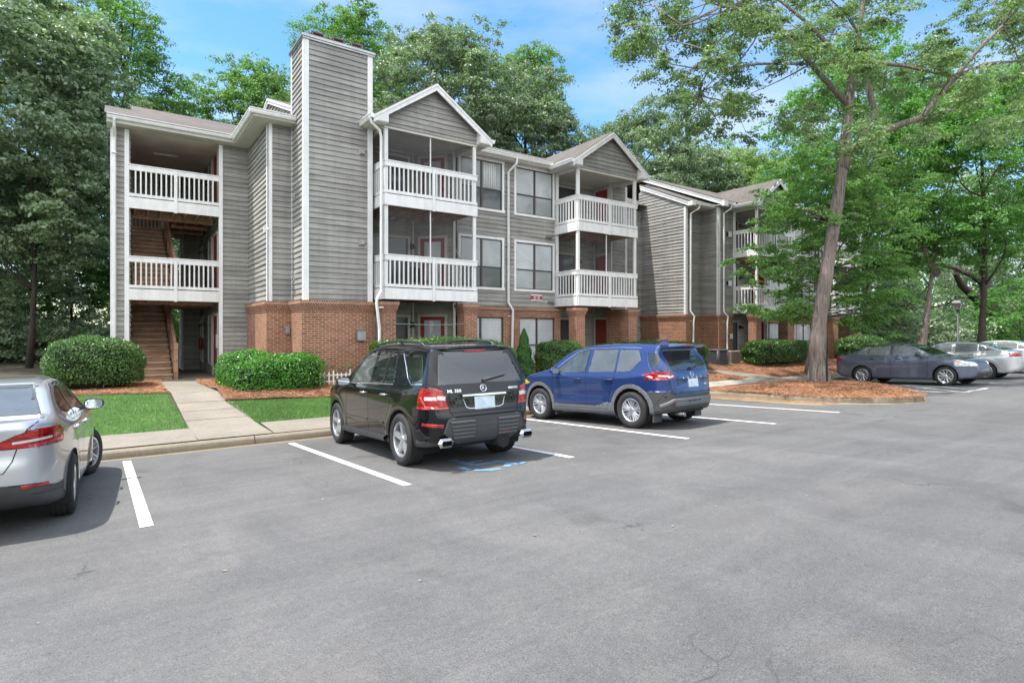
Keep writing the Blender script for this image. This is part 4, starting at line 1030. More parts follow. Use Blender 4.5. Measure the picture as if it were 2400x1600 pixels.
# ---- scattered blades: grass and pine straw
def in_poly(px, py, poly):
    inside = np.zeros(len(px), bool); n = len(poly)
    for i in range(n):
        x0, y0 = poly[i]; x1, y1 = poly[(i + 1) % n]
        c = ((y0 > py) != (y1 > py)) & (px < (x1 - x0) * (py - y0) / (y1 - y0 + 1e-12) + x0)
        inside ^= c
    return inside
def scatter(poly, n, rng, box=None):
    xs = [p[0] for p in poly]; ys = [p[1] for p in poly]
    b = box or (min(xs), max(xs), min(ys), max(ys)); o = np.zeros((0, 2))
    while len(o) < n:
        q = np.stack([rng.uniform(b[0], b[1], n), rng.uniform(b[2], b[3], n)], 1)
        o = np.concatenate([o, q[in_poly(q[:, 0], q[:, 1], poly)]])
    return o[:n]
def needles(name, pts, zf, L, w, tilt, mat, rng, zoff=.03):
    n = len(pts); a = rng.uniform(0, 2*np.pi, n); l = L * rng.uniform(.5, 1.2, n); t = rng.normal(0, tilt, n)
    z = np.array([zf(x, y) for x, y in pts]) + zoff * rng.uniform(.2, 1.3, n)
    c = np.stack([pts[:, 0], pts[:, 1], z], 1); d = np.stack([np.cos(a)*np.cos(t), np.sin(a)*np.cos(t), np.sin(t)], 1) * l[:, None] / 2
    s = np.stack([-np.sin(a), np.cos(a), rng.uniform(-.6, .6, n)], 1) * w / 2; k = np.stack([-np.sin(a), np.cos(a), np.zeros(n)], 1) * (l * rng.uniform(-.15, .15, n))[:, None]
    V = np.stack([c - d - s, c - d + s, c + k + s, c + k - s, c + d + s, c + d - s], 1).reshape(-1, 3)
    b = np.arange(n)[:, None] * 6
    F = np.concatenate([b + [0, 1, 2, 3], b + [3, 2, 4, 5]])
    o = npmesh(name, V, F, mat); o['kind'] = 'stuff'; return o
def blades(name, pts, zf, h, w, mat, rng):
    n = len(pts); a = rng.uniform(0, 2*np.pi, n); hh = h * rng.uniform(.5, 1.25, n)
    z = np.array([zf(x, y) for x, y in pts]); c = np.stack([pts[:, 0], pts[:, 1], z], 1)
    s = np.stack([np.cos(a), np.sin(a), np.zeros(n)], 1) * w / 2; ln = rng.normal(0, .45, (n, 2)) * hh[:, None]
    tip = c + np.stack([ln[:, 0], ln[:, 1], hh], 1)
    V = np.stack([c - s, c + s, tip], 1).reshape(-1, 3); F = np.arange(3*n).reshape(-1, 3)
    o = npmesh(name, V, F, mat); o['kind'] = 'stuff'; return o
rg = np.random.RandomState(5)
M['straw'] = m_leaf('pine_straw', (.20,.075,.035), (.48,.26,.155), .0, .8, 1.5)
M['grass'] = m_leaf('grass_blade', (.085,.175,.050), (.17,.29,.10), .3, .6, 1.2)
def mulz(x, y): return gz(y) + .03 + .07*math.exp(-((y-15.9)/.8)**2)
o = needles('pine_straw', scatter(MUL_L, 26000, rg), lambda x, y: gz(y) + .03, .17, .005, .22, M['straw'], rg, .035)
o = needles('pine_straw', np.concatenate([scatter(MUL_R, 36000, rg, (2.1, 9.5, 13.4, 20)), scatter(MUL_R, 42000, rg, (9.5, 30, 13.2, 17.5))]), mulz, .17, .006, .22, M['straw'], rg, .035)
o = needles('pine_straw', scatter([(p[0], p[1]) for p in ISL] + [(22.8, 12.0), (16.2, 12.4)], 48000, rg), islz, .17, .006, .2, M['straw'], rg, .03)
# straw spilt on the pan beside the island
sp = np.stack([rg.normal(15.5, .25, 1500), rg.uniform(7.5, 11.4, 1500)], 1)
needles('pine_straw', sp, lambda x, y: lotz(x, y) + .008, .13, .005, .05, M['straw'], rg, .01)
blades('lawn_grass', scatter(LAWN_L, 60000, rg, (-5, 1.3, 13.1, 17.6)), lambda x, y: gz(y), .055, .010, M['grass'], rg)
blades('lawn_grass', scatter(LAWN_R, 60000, rg), lambda x, y: gz(y), .055, .010, M['grass'], rg)
blades('lawn_grass', scatter(LAWN_L, 15000, rg, (-14, -1, 17, 27)), lambda x, y: gz(y), .07, .02, M['grass'], rg)
# fallen leaves and crumbs on the lot
lf = np.stack([rg.uniform(-1, 24, 420), rg.uniform(1.5, 11.3, 420)], 1)
lf = lf[rg.rand(420) < .25 + .75 * (lf[:, 1] / 12)]
n = len(lf); a = rg.uniform(0, 6.28, n); sz = rg.uniform(.008, .022, n)
zz = np.array([lotz(x, y) + .008 for x, y in lf]); c = np.stack([lf[:, 0], lf[:, 1], zz], 1)
V = np.stack([c + np.stack([np.cos(a + k*1.57) * sz, np.sin(a + k*1.57) * sz * .6, (k % 2) * sz * .25], 1) for k in range(4)], 1).reshape(-1, 3)
V = V[:len(V)//2//4*4]; n = len(V)//4
o = npmesh('leaf_litter', V, np.arange(4*n).reshape(-1, 4), simple('litter_leaf', (.34,.27,.15), .8, var=.5, vs=30)); o['kind'] = 'stuff'
# ------------------------------------------------------------------ cars
def mcar(name, c, metal=.0, rough=.28, flake=False):
    m, t, b = nodes(name)
    b.inputs['Base Color'].default_value = rgb(c); b.inputs['Metallic'].default_value = metal; b.inputs['Roughness'].default_value = rough
    b.inputs['Specular IOR Level'].default_value = .12 if max(c) < .02 else .3; b.inputs['Coat Weight'].default_value = .85 if max(c) < .02 else 1.0; b.inputs['Coat Roughness'].default_value = .02
    f = noise(t, coords(t), 2.5, 5, .6); r = ramp(t, f, [(.3, .01), (.75, .05)]); t.links.new(r.outputs['Color'], b.inputs['Coat Roughness'])
    return m
def m_tail():
    m, t, b = nodes('tail_lamp_red'); b.inputs['Base Color'].default_value = (.42,.008,.008,1); b.inputs['Roughness'].default_value = .15
    b.inputs['Coat Weight'].default_value = 1; b.inputs['Coat Roughness'].default_value = .02
    f = noise(t, coords(t, (6, 10, 40)), 1.0, 2); k = ramp(t, f, [(.35, (.13,.003,.003)), (.6, (.40,.008,.006))]).outputs['Color']; t.links.new(k, b.inputs['Base Color'])
    return m
CM = dict(glass=simple('car_glass', (.012,.014,.015), .06, coat=1.0, spec=.8), glass2=simple('car_glass_clear', (.045,.055,.05), .08, coat=1.0, var=.5, vs=4),
    glass3=simple('car_glass_light', (.085,.095,.095), .12, coat=1.0, var=.25, vs=2),
    rubber=simple('tyre_rubber', (.022,.021,.021), .78, var=.25, vs=8, bmp=.15), plastic=simple('cladding_plastic', (.045,.046,.048), .6, var=.12),
    greyplastic=simple('grey_cladding', (.12,.125,.135), .55, var=.1), trim=simple('chrome_trim', (.75,.76,.78), .12, .95), alloy=simple('alloy_rim', (.52,.53,.55), .28, .75, var=.1),
    alloydark=simple('dark_rim', (.06,.06,.065), .35, .6), tail=m_tail(), clear=simple('clear_lens', (.55,.53,.52), .12, coat=1.0, var=.15, vs=20),
    amber=simple('amber_lens', (.65,.25,.05), .15, coat=1.0), mirror=simple('mirror_silver', (.55,.6,.64), .04, 1.0), ribs=simple('rib_plastic', (.085,.086,.09), .5), shut=simple('shut_line', (.006,.006,.006), .9), plate=simple('licence_plate', (.50,.60,.70), .4, var=.22, vs=9),
    under=simple('underbody', (.01,.01,.01), .9), disc=simple('brake_disc', (.25,.25,.25), .35, .8), badge=simple('badge_silver', (.8,.8,.82), .15, .9),
    head=simple('head_lamp_lens', (.50,.53,.56), .08, coat=1.0, var=.35, vs=12), yellow=simple('turn_lens', (.62,.50,.05), .15, coat=1.0))
def spoly(poly, n=400):
    """Chaikin-smoothed closed polygon"""
    p = np.array(poly, float)
    for _ in range(2):
        q = np.roll(p, -1, 0); p = np.stack([p*.78 + q*.22, p*.22 + q*.78], 1).reshape(-1, 2)
    return p
def sdf_grid(poly, x0, x1, y0, y1, h):
    xs = np.arange(x0, x1 + h, h); ys = np.arange(y0, y1 + h, h)
    X, Y = np.meshgrid(xs, ys, indexing='ij'); P = np.stack([X.ravel(), Y.ravel()], 1)
    d = np.full(len(P), 1e9)
    n = len(poly)
    for i in range(n):
        a = poly[i]; b = poly[(i + 1) % n]; e = b - a; w = P - a
        t = np.clip((w @ e) / (e @ e + 1e-12), 0, 1); q = w - t[:, None] * e; d = np.minimum(d, (q * q).sum(1))
    d = np.sqrt(d); ins = in_poly(P[:, 0], P[:, 1], [tuple(q) for q in poly]); d[ins] *= -1
    D = d.reshape(X.shape)
    for _ in range(2):
        D[1:-1, :] = (D[:-2, :] + 2*D[1:-1, :] + D[2:, :]) / 4; D[:, 1:-1] = (D[:, :-2] + 2*D[:, 1:-1] + D[:, 2:]) / 4
    return (D, x0, y0, h)
def samp(G, x, y):
    D, x0, y0, h = G
    u = np.clip((x - x0) / h, 0, D.shape[0] - 1.001); v = np.clip((y - y0) / h, 0, D.shape[1] - 1.001)
    i = u.astype(int); j = v.astype(int); a = u - i; b = v - j
    return D[i, j]*(1-a)*(1-b) + D[i+1, j]*a*(1-b) + D[i, j+1]*(1-a)*b + D[i+1, j+1]*a*b
def smax(a, b, k):
    h = np.maximum(k - np.abs(a - b), 0) / k
    return np.maximum(a, b) + h*h*k/4
def catmull(xs, ys):
    xs = np.array(xs, float); ys = np.array(ys, float); m = np.gradient(ys, xs)
    def f(x):
        x = np.clip(x, xs[0], xs[-1]); i = np.clip(np.searchsorted(xs, x) - 1, 0, len(xs) - 2)
        h = xs[i+1] - xs[i]; t = (x - xs[i]) / h
        return (2*t**3-3*t**2+1)*ys[i] + (t**3-2*t**2+t)*h*m[i] + (-2*t**3+3*t**2)*ys[i+1] + (t**3-t**2)*h*m[i+1]
    return f
class Car:
    """x forward (0 = rear axle), y left, z up"""
    def __init__(s, side, plan, wz, ww, wb, rw, k=.09, k2=.07, bumps=()):
        s.side = spoly(side); pl = [(a, b) for a, b in plan] + [(a, -b) for a, b in reversed(plan)]; s.plan = spoly(pl)
        s.x0 = s.side[:, 0].min(); s.x1 = s.side[:, 0].max(); s.zt = s.side[:, 1].max(); s.hw = max(b for a, b in plan)
        s.GS = sdf_grid(s.side, s.x0 - .3, s.x1 + .3, -.2, s.zt + .3, .02); s.GP = sdf_grid(s.plan, s.x0 - .3, s.x1 + .3, -s.hw - .4, s.hw + .4, .025)
        s.w = catmull(wz, ww); s.k, s.k2, s.bumps, s.wb, s.rw = k, k2, bumps, wb, rw
    def f(s, P):
        x, y, z = P[:, 0], P[:, 1], P[:, 2]
        w = s.w(z)
        for xc in (0, s.wb):
            r = np.hypot(x - xc, z - s.rw); w = w + .018 * np.exp(-((r - s.rw - .12) / .07) ** 2) * (z < 1.1)
        for (xa, za, sx, sz, am) in s.bumps: w = w + am * np.exp(-((x - xa) / sx) ** 2 - ((z - za) / sz) ** 2)
        ds = np.abs(y) - w
        return smax(smax(samp(s.GS, x, z), samp(s.GP, x, y), s.k), ds * .95, s.k2)
    def grad(s, P, e=.004):
        g = np.stack([s.f(P + d) - s.f(P - d) for d in np.eye(3) * e], 1)
        return g / (np.linalg.norm(g, axis=1, keepdims=True) + 1e-9)
    def shoot(s, Q, T):
        """march from inside point Q to outside T"""
        lo = np.zeros(len(Q)); hi = np.ones(len(Q))
        for _ in range(16):
            m = (lo + hi) / 2; v = s.f(Q + (T - Q) * m[:, None]) > 0
            hi = np.where(v, m, hi); lo = np.where(v, lo, m)
        return Q + (T - Q) * lo[:, None]
    def side_pts(s, xz, sgn=1, off=.003):
        xz = np.asarray(xz, float); Q = np.stack([xz[:, 0], np.zeros(len(xz)), xz[:, 1]], 1); T = Q + np.array([0, sgn * (s.hw + .3), 0])
        P = s.shoot(Q, T); return P + s.grad(P) * off
    def end_pts(s, yz, rear=True, off=.003):
        yz = np.asarray(yz, float); xm = .4 if rear else s.wb; Q = np.stack([np.full(len(yz), xm), yz[:, 0], yz[:, 1]], 1)
        T = Q.copy(); T[:, 0] = s.x0 - .3 if rear else s.x1 + .3
        P = s.shoot(Q, T); return P + s.grad(P) * off
    def mesh(s, cell, cats, arch, sides=(1, -1)):
        L0, L1, H, Wd = s.x0 - .02, s.x1 + .02, s.zt + .02, s.hw + .03; zb = .1
        nx, ny, nz_ = int((L1 - L0) / cell), int(2 * Wd / cell), int((H - zb) / cell)
        V = []; F = []
        def face(n1, n2, fn):
            a, b = np.meshgrid(np.linspace(0, 1, n1 + 1), np.linspace(0, 1, n2 + 1), indexing='ij'); P = fn(a.ravel(), b.ravel()); base = sum(len(v) for v in V)
            V.append(P); i, j = np.meshgrid(np.arange(n1), np.arange(n2), indexing='ij'); i = i.ravel(); j = j.ravel(); w = n2 + 1
            F.append(np.stack([i*w + j, (i+1)*w + j, (i+1)*w + j + 1, i*w + j + 1], 1) + base)
        face(nx, nz_, lambda a, b: np.stack([L0 + (L1-L0)*a, np.full_like(a, -Wd), zb + (H-zb)*b], 1))
        face(nz_, nx, lambda a, b: np.stack([L0 + (L1-L0)*b, np.full_like(a, Wd), zb + (H-zb)*a], 1))
        face(nx, ny, lambda a, b: np.stack([L0 + (L1-L0)*a, -Wd + 2*Wd*b, np.full_like(a, H)], 1))
        face(ny, nx, lambda a, b: np.stack([L0 + (L1-L0)*b, -Wd + 2*Wd*a, np.full_like(a, zb)], 1))
        face(ny, nz_, lambda a, b: np.stack([np.full_like(a, L1), -Wd + 2*Wd*a, zb + (H-zb)*b], 1))
        face(nz_, ny, lambda a, b: np.stack([np.full_like(a, L0), -Wd + 2*Wd*b, zb + (H-zb)*a], 1))
        V = np.concatenate(V); F = np.concatenate(F)
        key = np.round(V * 5000).astype(np.int64); kk = key[:, 0] * 4000000007 + key[:, 1] * 200003 + key[:, 2]
        _, idx, inv = np.unique(kk, return_index=True, return_inverse=True); V = V[idx]; F = inv.reshape(-1)[F.reshape(-1)].reshape(-1, 4)
        Q = np.stack([np.clip(V[:, 0], L0 + .55, L1 - .75), V[:, 1] * .25, np.full(len(V), .62)], 1)
        V = s.shoot(Q, Q + (V - Q) * 1.15)
        G = s.grad(V)
        # snap to category outlines and arches
        for nm, proj, poly, cond, op in cats:
            p = np.array(poly, float); n = len(p)
            if proj == 's': c2 = V[:, [0, 2]]; ok = np.abs(G[:, 1]) > .45
            elif proj == 'r': c2 = V[:, [1, 2]]; ok = G[:, 0] < -.18
            elif proj == 'f': c2 = V[:, [1, 2]]; ok = G[:, 0] > .18
            else: c2 = V[:, [0, 1]]; ok = G[:, 2] > .4
            if proj == 's': polys = [p]
            elif cond == 'mirror': polys = [p, p * np.array([-1, 1])]
            else: polys = [p]
            for pp in polys:
                best = np.full(len(V), 1e9); tgt = c2.copy()
                for i in range(len(pp)):
                    a = pp[i]; b = pp[(i+1) % len(pp)]; e = b - a; t = np.clip(((c2 - a) @ e) / (e @ e + 1e-9), 0, 1); q = a + t[:, None]*e; d = np.linalg.norm(c2 - q, axis=1)
                    m_ = d < best; best[m_] = d[m_]; tgt[m_] = q[m_]
                m_ = (best < cell * .80) & ok; dlt = (tgt - c2)[m_]
                if proj == 's': V[m_, 0] += dlt[:, 0]; V[m_, 2] += dlt[:, 1]
                elif proj in 'rf': V[m_, 1] += dlt[:, 0]; V[m_, 2] += dlt[:, 1]
                else: V[m_, 0] += dlt[:, 0]; V[m_, 1] += dlt[:, 1]
        for xc in (0, s.wb):
            r = np.hypot(V[:, 0] - xc, V[:, 2] - s.rw); m_ = (np.abs(r - arch) < cell*.55) & (np.abs(G[:, 1]) > .4)
            sc = arch / (r[m_] + 1e-9); V[m_, 0] = xc + (V[m_, 0] - xc)*sc; V[m_, 2] = s.rw + (V[m_, 2] - s.rw)*sc
        C = V[F].mean(1); Gf = G[F].mean(1)
        lab = np.zeros(len(F), int)
        for i, (nm, proj, poly, cond, op) in enumerate(cats):
            if proj == 's': ins = in_poly(C[:, 0], C[:, 2], poly) & (np.abs(Gf[:, 1]) > .42)
            elif proj in 'rf':
                ok = (Gf[:, 0] < -.15) if proj == 'r' else (Gf[:, 0] > .15)
                ins = in_poly(C[:, 1], C[:, 2], poly)
                if cond == 'mirror': ins |= in_poly(-C[:, 1], C[:, 2], poly)
                ins &= ok
            else:
                ins = in_poly(C[:, 0], C[:, 1], poly) & (Gf[:, 2] > .4)
            lab[ins] = i + 1
        rm = np.zeros(len(F), bool)
        for xc in (0, s.wb):
            r = np.hypot(C[:, 0] - xc, C[:, 2] - s.rw); rm |= (r < arch) & (np.abs(C[:, 1]) > s.hw - .45)
        keep = ~rm; return V, F[keep], lab[keep], G, C[keep]
def car_thing(car, name, label, cat_, group, loc, heading, slope, paint, cats, arch, cell, wheels, extra, tyre_w=.24, rim_r=.24, track=.80, style=5, steer=0, body_under=True):
    E_ = empty(name, (0, 0, 0), label, cat_, group)
    V, F, lab, G, C = car.mesh(cell, cats, arch)
    Vw = V.copy()
    def submesh(nm, mask, mat, off=0.0, par=E_):
        if not mask.any(): return None
        f = F[mask]; u, inv = np.unique(f, return_inverse=True); v = Vw[u] + G[u] * off
        return npmesh(nm, v, inv.reshape(-1, 4), mat, par, True)
    body = submesh('body', lab == 0, paint)
    done = {}
    for i, (nm, proj, poly, cond, op) in enumerate(cats):
        msk = lab == i + 1
        if cond == 'mirror' or proj == 's':
            for sg in (1, -1):
                q = submesh(nm, msk & (C[:, 1] * sg > 0), CM[op['m']] if isinstance(op['m'], str) else op['m'], op.get('off', 0), E_)
                if q is not None and op.get('label'): q['label'] = op['label']
        else: submesh(nm, msk, CM[op['m']] if isinstance(op['m'], str) else op['m'], op.get('off', 0), E_)
    # arch liners and floor
    for xc in (0, car.wb):
        for sg in (1, -1):
            mb = MB(); n = 26; yo = sg * (car.hw - .03); yi = sg * (car.hw - .46)
            for i in range(n):
                a0 = math.radians(-25 + 230*i/n); a1 = math.radians(-25 + 230*(i+1)/n)
                p = lambda a, y: (xc + arch*1.0*math.cos(a), y, car.rw + arch*math.sin(a))
                mb.poly([p(a0, yi), p(a0, yo), p(a1, yo), p(a1, yi)], 0, True); mb.poly([(xc, yi, car.rw), p(a0, yi), p(a1, yi)])
            mb.build('wheel_arch', CM['under'], E_)
    # wheels
    for xc in (0, car.wb):
        for sg in (1, -1):
            wheel(E_, (xc, sg * track, car.rw), car.rw, rim_r, tyre_w, sg, style, wheels, steer if xc else 0)
    extra(E_, car, body)
    E_.location = loc
    # orientation: local +x -> heading, pitched with the slope of the lot
    fw = Vector((math.cos(heading), math.sin(heading), 0)); nrm = Vector((-.0034, .0477, 1)).normalized()
    fw = (fw - nrm * fw.dot(nrm)).normalized(); lf = nrm.cross(fw)
    E_.rotation_euler = Matrix((fw, lf, nrm)).transposed().to_euler()
    return E_
def lathe(mb, prof, c, sg, n=40, m=0, smooth=True):
    for i in range(n):
        a0 = 2*math.pi*i/n; a1 = 2*math.pi*(i+1)/n
        for (r0, y0), (r1, y1) in zip(prof[:-1], prof[1:]):
            q = [(c[0] + r0*math.cos(a0), c[1] + sg*y0, c[2] + r0*math.sin(a0)), (c[0] + r0*math.cos(a1), c[1] + sg*y0, c[2] + r0*math.sin(a1)),
                 (c[0] + r1*math.cos(a1), c[1] + sg*y1, c[2] + r1*math.sin(a1)), (c[0] + r1*math.cos(a0), c[1] + sg*y1, c[2] + r1*math.sin(a0))]
            mb.poly(q, m, smooth)
def wheel(par, c, R, rr, w, sg, style, mats, steer=0):
    h = w / 2; c0 = (0, 0, 0)
    t = MB(); prof = [(rr - .01, h*.75), (rr + .012, h*.98), ((rr+R)/2, h*1.06), (R - .03, h*.98), (R - .008, h*.80)]
    for k in range(5): a = h*.80 - h*1.6*k/4; prof += [(R, a), (R, a - h*.26), (R - .009, a - h*.28), (R - .009, a - h*.32)] if k < 4 else [(R, a)]
    prof += [(R - .008, -h*.86), (R - .04, -h), (rr, -h*.9)]
    lathe(t, prof, c0, sg, 48)
    ty = t.build('wheel', CM['rubber'], None); ty.parent = par
    E = ty
    r = MB(); lathe(r, [(rr, h*.72), (rr + .004, h*.86), (rr - .012, h*.90), (rr - .026, h*.80), (rr - .03, h*.2), (rr - .05, -h*.3)], c0, sg, 48)
    yo = h * .74
    def spoke(a, w0, w1, r0=.05, r1=rr - .015, dy=.0, m=0):
        ca, sa = math.cos(a), math.sin(a)
        def P(rad, off, y): return (rad*ca - off*sa, sg*y, rad*sa + off*ca)
        y0, y1 = yo - .02 + dy, yo + .005 + dy
        A = [P(r0, -w0/2, y0), P(r0, w0/2, y0), P(r1, w1/2, y1), P(r1, -w1/2, y1)]; B = [P(r0, -w0/2 - .004, y0 - .035), P(r0, w0/2 + .004, y0 - .035), P(r1, w1/2 + .006, y1 - .045), P(r1, -w1/2 - .006, y1 - .045)]
        ctr = [P(r0, 0, y0 + .006), P(r1, 0, y1 + .006)]
        r.poly([A[0], ctr[0], ctr[1], A[3]], m); r.poly([ctr[0], A[1], A[2], ctr[1]], m)
        for i, j in ((0, 3), (1, 2)): r.poly([A[i], A[j], B[j], B[i]], m)
    if style == 5:
        for k in range(5): spoke(2*math.pi*k/5 + .3, .075, .085)
    elif style == 'v5':
        for k in range(5):
            a = 2*math.pi*k/5 + math.pi/2
            for d in (-.13, .13): spoke(a + d, .028, .030)
            for d in (-.42, .42): spoke(a + d, .016, .020, .06)
    elif style == 'twin':
        for k in range(5):
            a = 2*math.pi*k/5 + .5
            for d in (-.20, .20): spoke(a + d, .026, .032)
    else:
        for k in range(10): spoke(2*math.pi*k/10, .024, .030 if k % 2 else .045)
    lathe(r, [(.0, yo + .0), (.035, yo + .0), (.055, yo - .01), (.065, yo - .03)], c0, sg, 20)
    rim = r.build('rim', CM['alloy'], None); rim.parent = E
    b = MB(); lathe(b, [(.0, yo - .075), (rr*.72, yo - .075), (rr*.72, yo - .1)], c0, sg, 28)
    dk = b.build('brake_disc', CM['disc'], None); dk.parent = E
    b = MB(); lathe(b, [(.0, yo - .11), (rr, yo - .11)], c0, sg, 28)
    q = b.build('wheel_well', CM['under'], None); q.parent = E
    E.location = c; E.rotation_euler = (0, 0, steer)
def strip(P, w, G, name, mat, par, lift=.002, th=0.0):
    """flat ribbon following surface points P, width w, surface normals G"""
    P = np.asarray(P); n = len(P); d = np.gradient(P, axis=0); d /= np.linalg.norm(d, axis=1, keepdims=True) + 1e-9
    s_ = np.cross(d, G); s_ /= np.linalg.norm(s_, axis=1, keepdims=True) + 1e-9
    V = []; F = []
    if th <= 0:
        V = np.stack([P - s_*w/2 + G*lift, P + s_*w/2 + G*lift], 1).reshape(-1, 3)
        for i in range(n - 1): F.append((2*i, 2*i+1, 2*i+3, 2*i+2))
    else:
        V = np.stack([P - s_*w/2, P - s_*w*.28 + G*th, P + s_*w*.28 + G*th, P + s_*w/2], 1).reshape(-1, 3)
        for i in range(n - 1):
            for k in range(3): F.append((4*i+k, 4*i+k+1, 4*i+k+5, 4*i+k+4))
    return npmesh(name, V, np.array(F), mat, par, False)
def dens(pts, n=8):
    o = []
    for a, b in zip(pts[:-1], pts[1:]):
        k = max(2, int(math.hypot(b[0]-a[0], b[1]-a[1]) / .04))
        for i in range(k): o.append((a[0] + (b[0]-a[0])*i/k, a[1] + (b[1]-a[1])*i/k))
    o.append(pts[-1]); return o
def side_strip(car, pts, w, name, mat, par, sides=(1, -1), th=0.0):
    for sg in sides:
        P = car.side_pts(dens(pts), sg, 0); strip(P, w, car.grad(P), name, mat, par, .0025, th)
def end_strip(car, pts, w, name, mat, par, rear=True, th=0.0, lift=.0025):
    P = car.end_pts(dens(pts), rear, 0); strip(P, w, car.grad(P), name, mat, par, lift, th)
def on_rear(car, y, z, rear=True, off=.0):
    P = car.end_pts([(y, z)], rear, off); g = car.grad(P)[0]; return Vector(P[0]), Vector(g)
def decal_text(txt, size, P, g, par, mat, depth=.003, bold=.0):
    me = text_mesh(txt, size, depth, bold); me.materials.append(mat)
    o = bpy.data.objects.new('badge_lettering', me); COL.objects.link(o)
    z = Vector(g).normalized(); x = Vector((0, 0, 1)).cross(z).normalized(); y = z.cross(x)
    o.rotation_euler = Matrix((x, y, z)).transposed().to_euler()
    o.parent = par; return o, P
def plate(par, car, y, z, w=.31, h=.155, rear=True, off=.012, border=True):
    P, g = on_rear(car, y, z, rear, off); z_ = g.copy(); z_.z *= .5; z_.normalize(); x = Vector((0, 0, 1)).cross(z_).normalized(); yv = z_.cross(x)
    def B(w, h, o0, o1, nm, mat, pr):
        mb = MB(); q = [P + x*a*w/2 + yv*b*h/2 + z_*o for o in (o0, o1) for a, b in ((-1,-1),(1,-1),(1,1),(-1,1))]
        mb.v = [tuple(p) for p in q]
        for f in ((4,5,6,7), (0,1,5,4), (1,2,6,5), (2,3,7,6), (3,0,4,7)): mb.f.append(f); mb.m.append(0); mb.sm.append(False)
        return mb.build(nm, mat, pr)
    B(w + .025, h + .025, -.01, .006, 'plate_frame', CM['trim'], par); return B(w, h, .0, .009, 'licence_plate', CM['plate'], par)
def mirror_part(par, x, y, z, sg, mat, s=1.0):
    bm = bmesh.new(); bmesh.ops.create_uvsphere(bm, u_segments=20, v_segments=12, radius=1)
    for v in bm.verts:
        d = np.abs(np.array(v.co)); q = float((d**3.2).sum() ** (-1/3.2)); v.co *= q
        v.co.x *= .085*s; v.co.y *= .120*s; v.co.z *= .078*s*(1 - .18*v.co.y*sg/(.12*s))
        if v.co.x < -.03*s: v.co.x = -.03*s
    me = bpy.data.meshes.new('wing_mirror'); bm.to_mesh(me); bm.free(); me.materials.append(mat)
    for p in me.polygons: p.use_smooth = abs(p.normal.x) < .99
    o = bpy.data.objects.new('wing_mirror', me); COL.objects.link(o); o.parent = par; me.transform(Matrix.Translation((x, sg*(y + .13), z)))
    m = MB(); m.bar((x + .03, sg*(y - .03), z - .05), (x + .02, sg*(y + .06), z - .03), .07, .035); q = m.build('mirror_stalk', CM['plastic'], None); q.parent = o
    m = MB(); n = 20
    m.poly([(x - .034*s, sg*(y + .13) + .100*s*abs(math.cos(2*math.pi*i/n))**.6*(1 if math.cos(2*math.pi*i/n) > 0 else -1), z + .062*s*abs(math.sin(2*math.pi*i/n))**.6*(1 if math.sin(2*math.pi*i/n) > 0 else -1)) for i in range(n)]); q = m.build('mirror_glass', CM['mirror'], None); q.parent = o
def handle(par, car, x, z, mat, w=.19):
    for sg in (1, -1):
        P = car.side_pts([(x - w/2, z), (x + w/2, z)], sg, .018); mb = MB(); a, b = Vector(P[0]), Vector(P[1]); m_ = (a + b)/2 + Vector((0, sg*.012, .004))
        a2 = a - Vector((0, sg*.03, 0)); b2 = b - Vector((0, sg*.03, 0))
        mb.tube([a2, a, m_, b, b2], [.012, .015, .015, .015, .012], 8); mb.build('door_handle', mat, par)
        Q = car.side_pts([(x - .03 + .05*math.cos(t), z + .028*math.sin(t)) for t in np.linspace(0, 2*np.pi, 14)[:-1]], sg, .002)
        q = MB(); q.poly([tuple(p) for p in (Q if sg < 0 else Q[::-1])]); q.build('handle_cup', CM['shut'], par)
GL = dict(m='glass', off=-.004)

# ---------- black SUV
side = [(-.89,.40),(-.95,.50),(-.96,.74),(-.915,.80),(-.895,.83),(-.875,1.02),(-.85,1.16),(-.62,1.60),(-.66,1.665),(-.40,1.715),(.2,1.765),(.9,1.785),(1.45,1.765),(1.85,1.68),(2.45,1.27),(2.62,1.19),(3.2,1.09),(3.60,.97),(3.76,.80),(3.80,.60),(3.78,.36),(3.6,.26),(2.9,.24),(.6,.26),(-.5,.30),(-.8,.34)]
plan = [(-.97,.0),(-.96,.46),(-.90,.70),(-.70,.86),(-.3,.925),(1.2,.93),(3.0,.93),(3.45,.88),(3.72,.66),(3.82,.3),(3.82,0)]
ML = Car(side, plan, [.15,.30,.45,.62,.80,.95,1.08,1.16,1.24,1.45,1.62,1.75,1.85], [.84,.90,.92,.925,.92,.915,.89,.855,.825,.76,.70,.63,.54], 2.915, .375, .10, .07, bumps=((-.0,.86,.5,.16,.012),(2.9,.86,.5,.16,.012)))
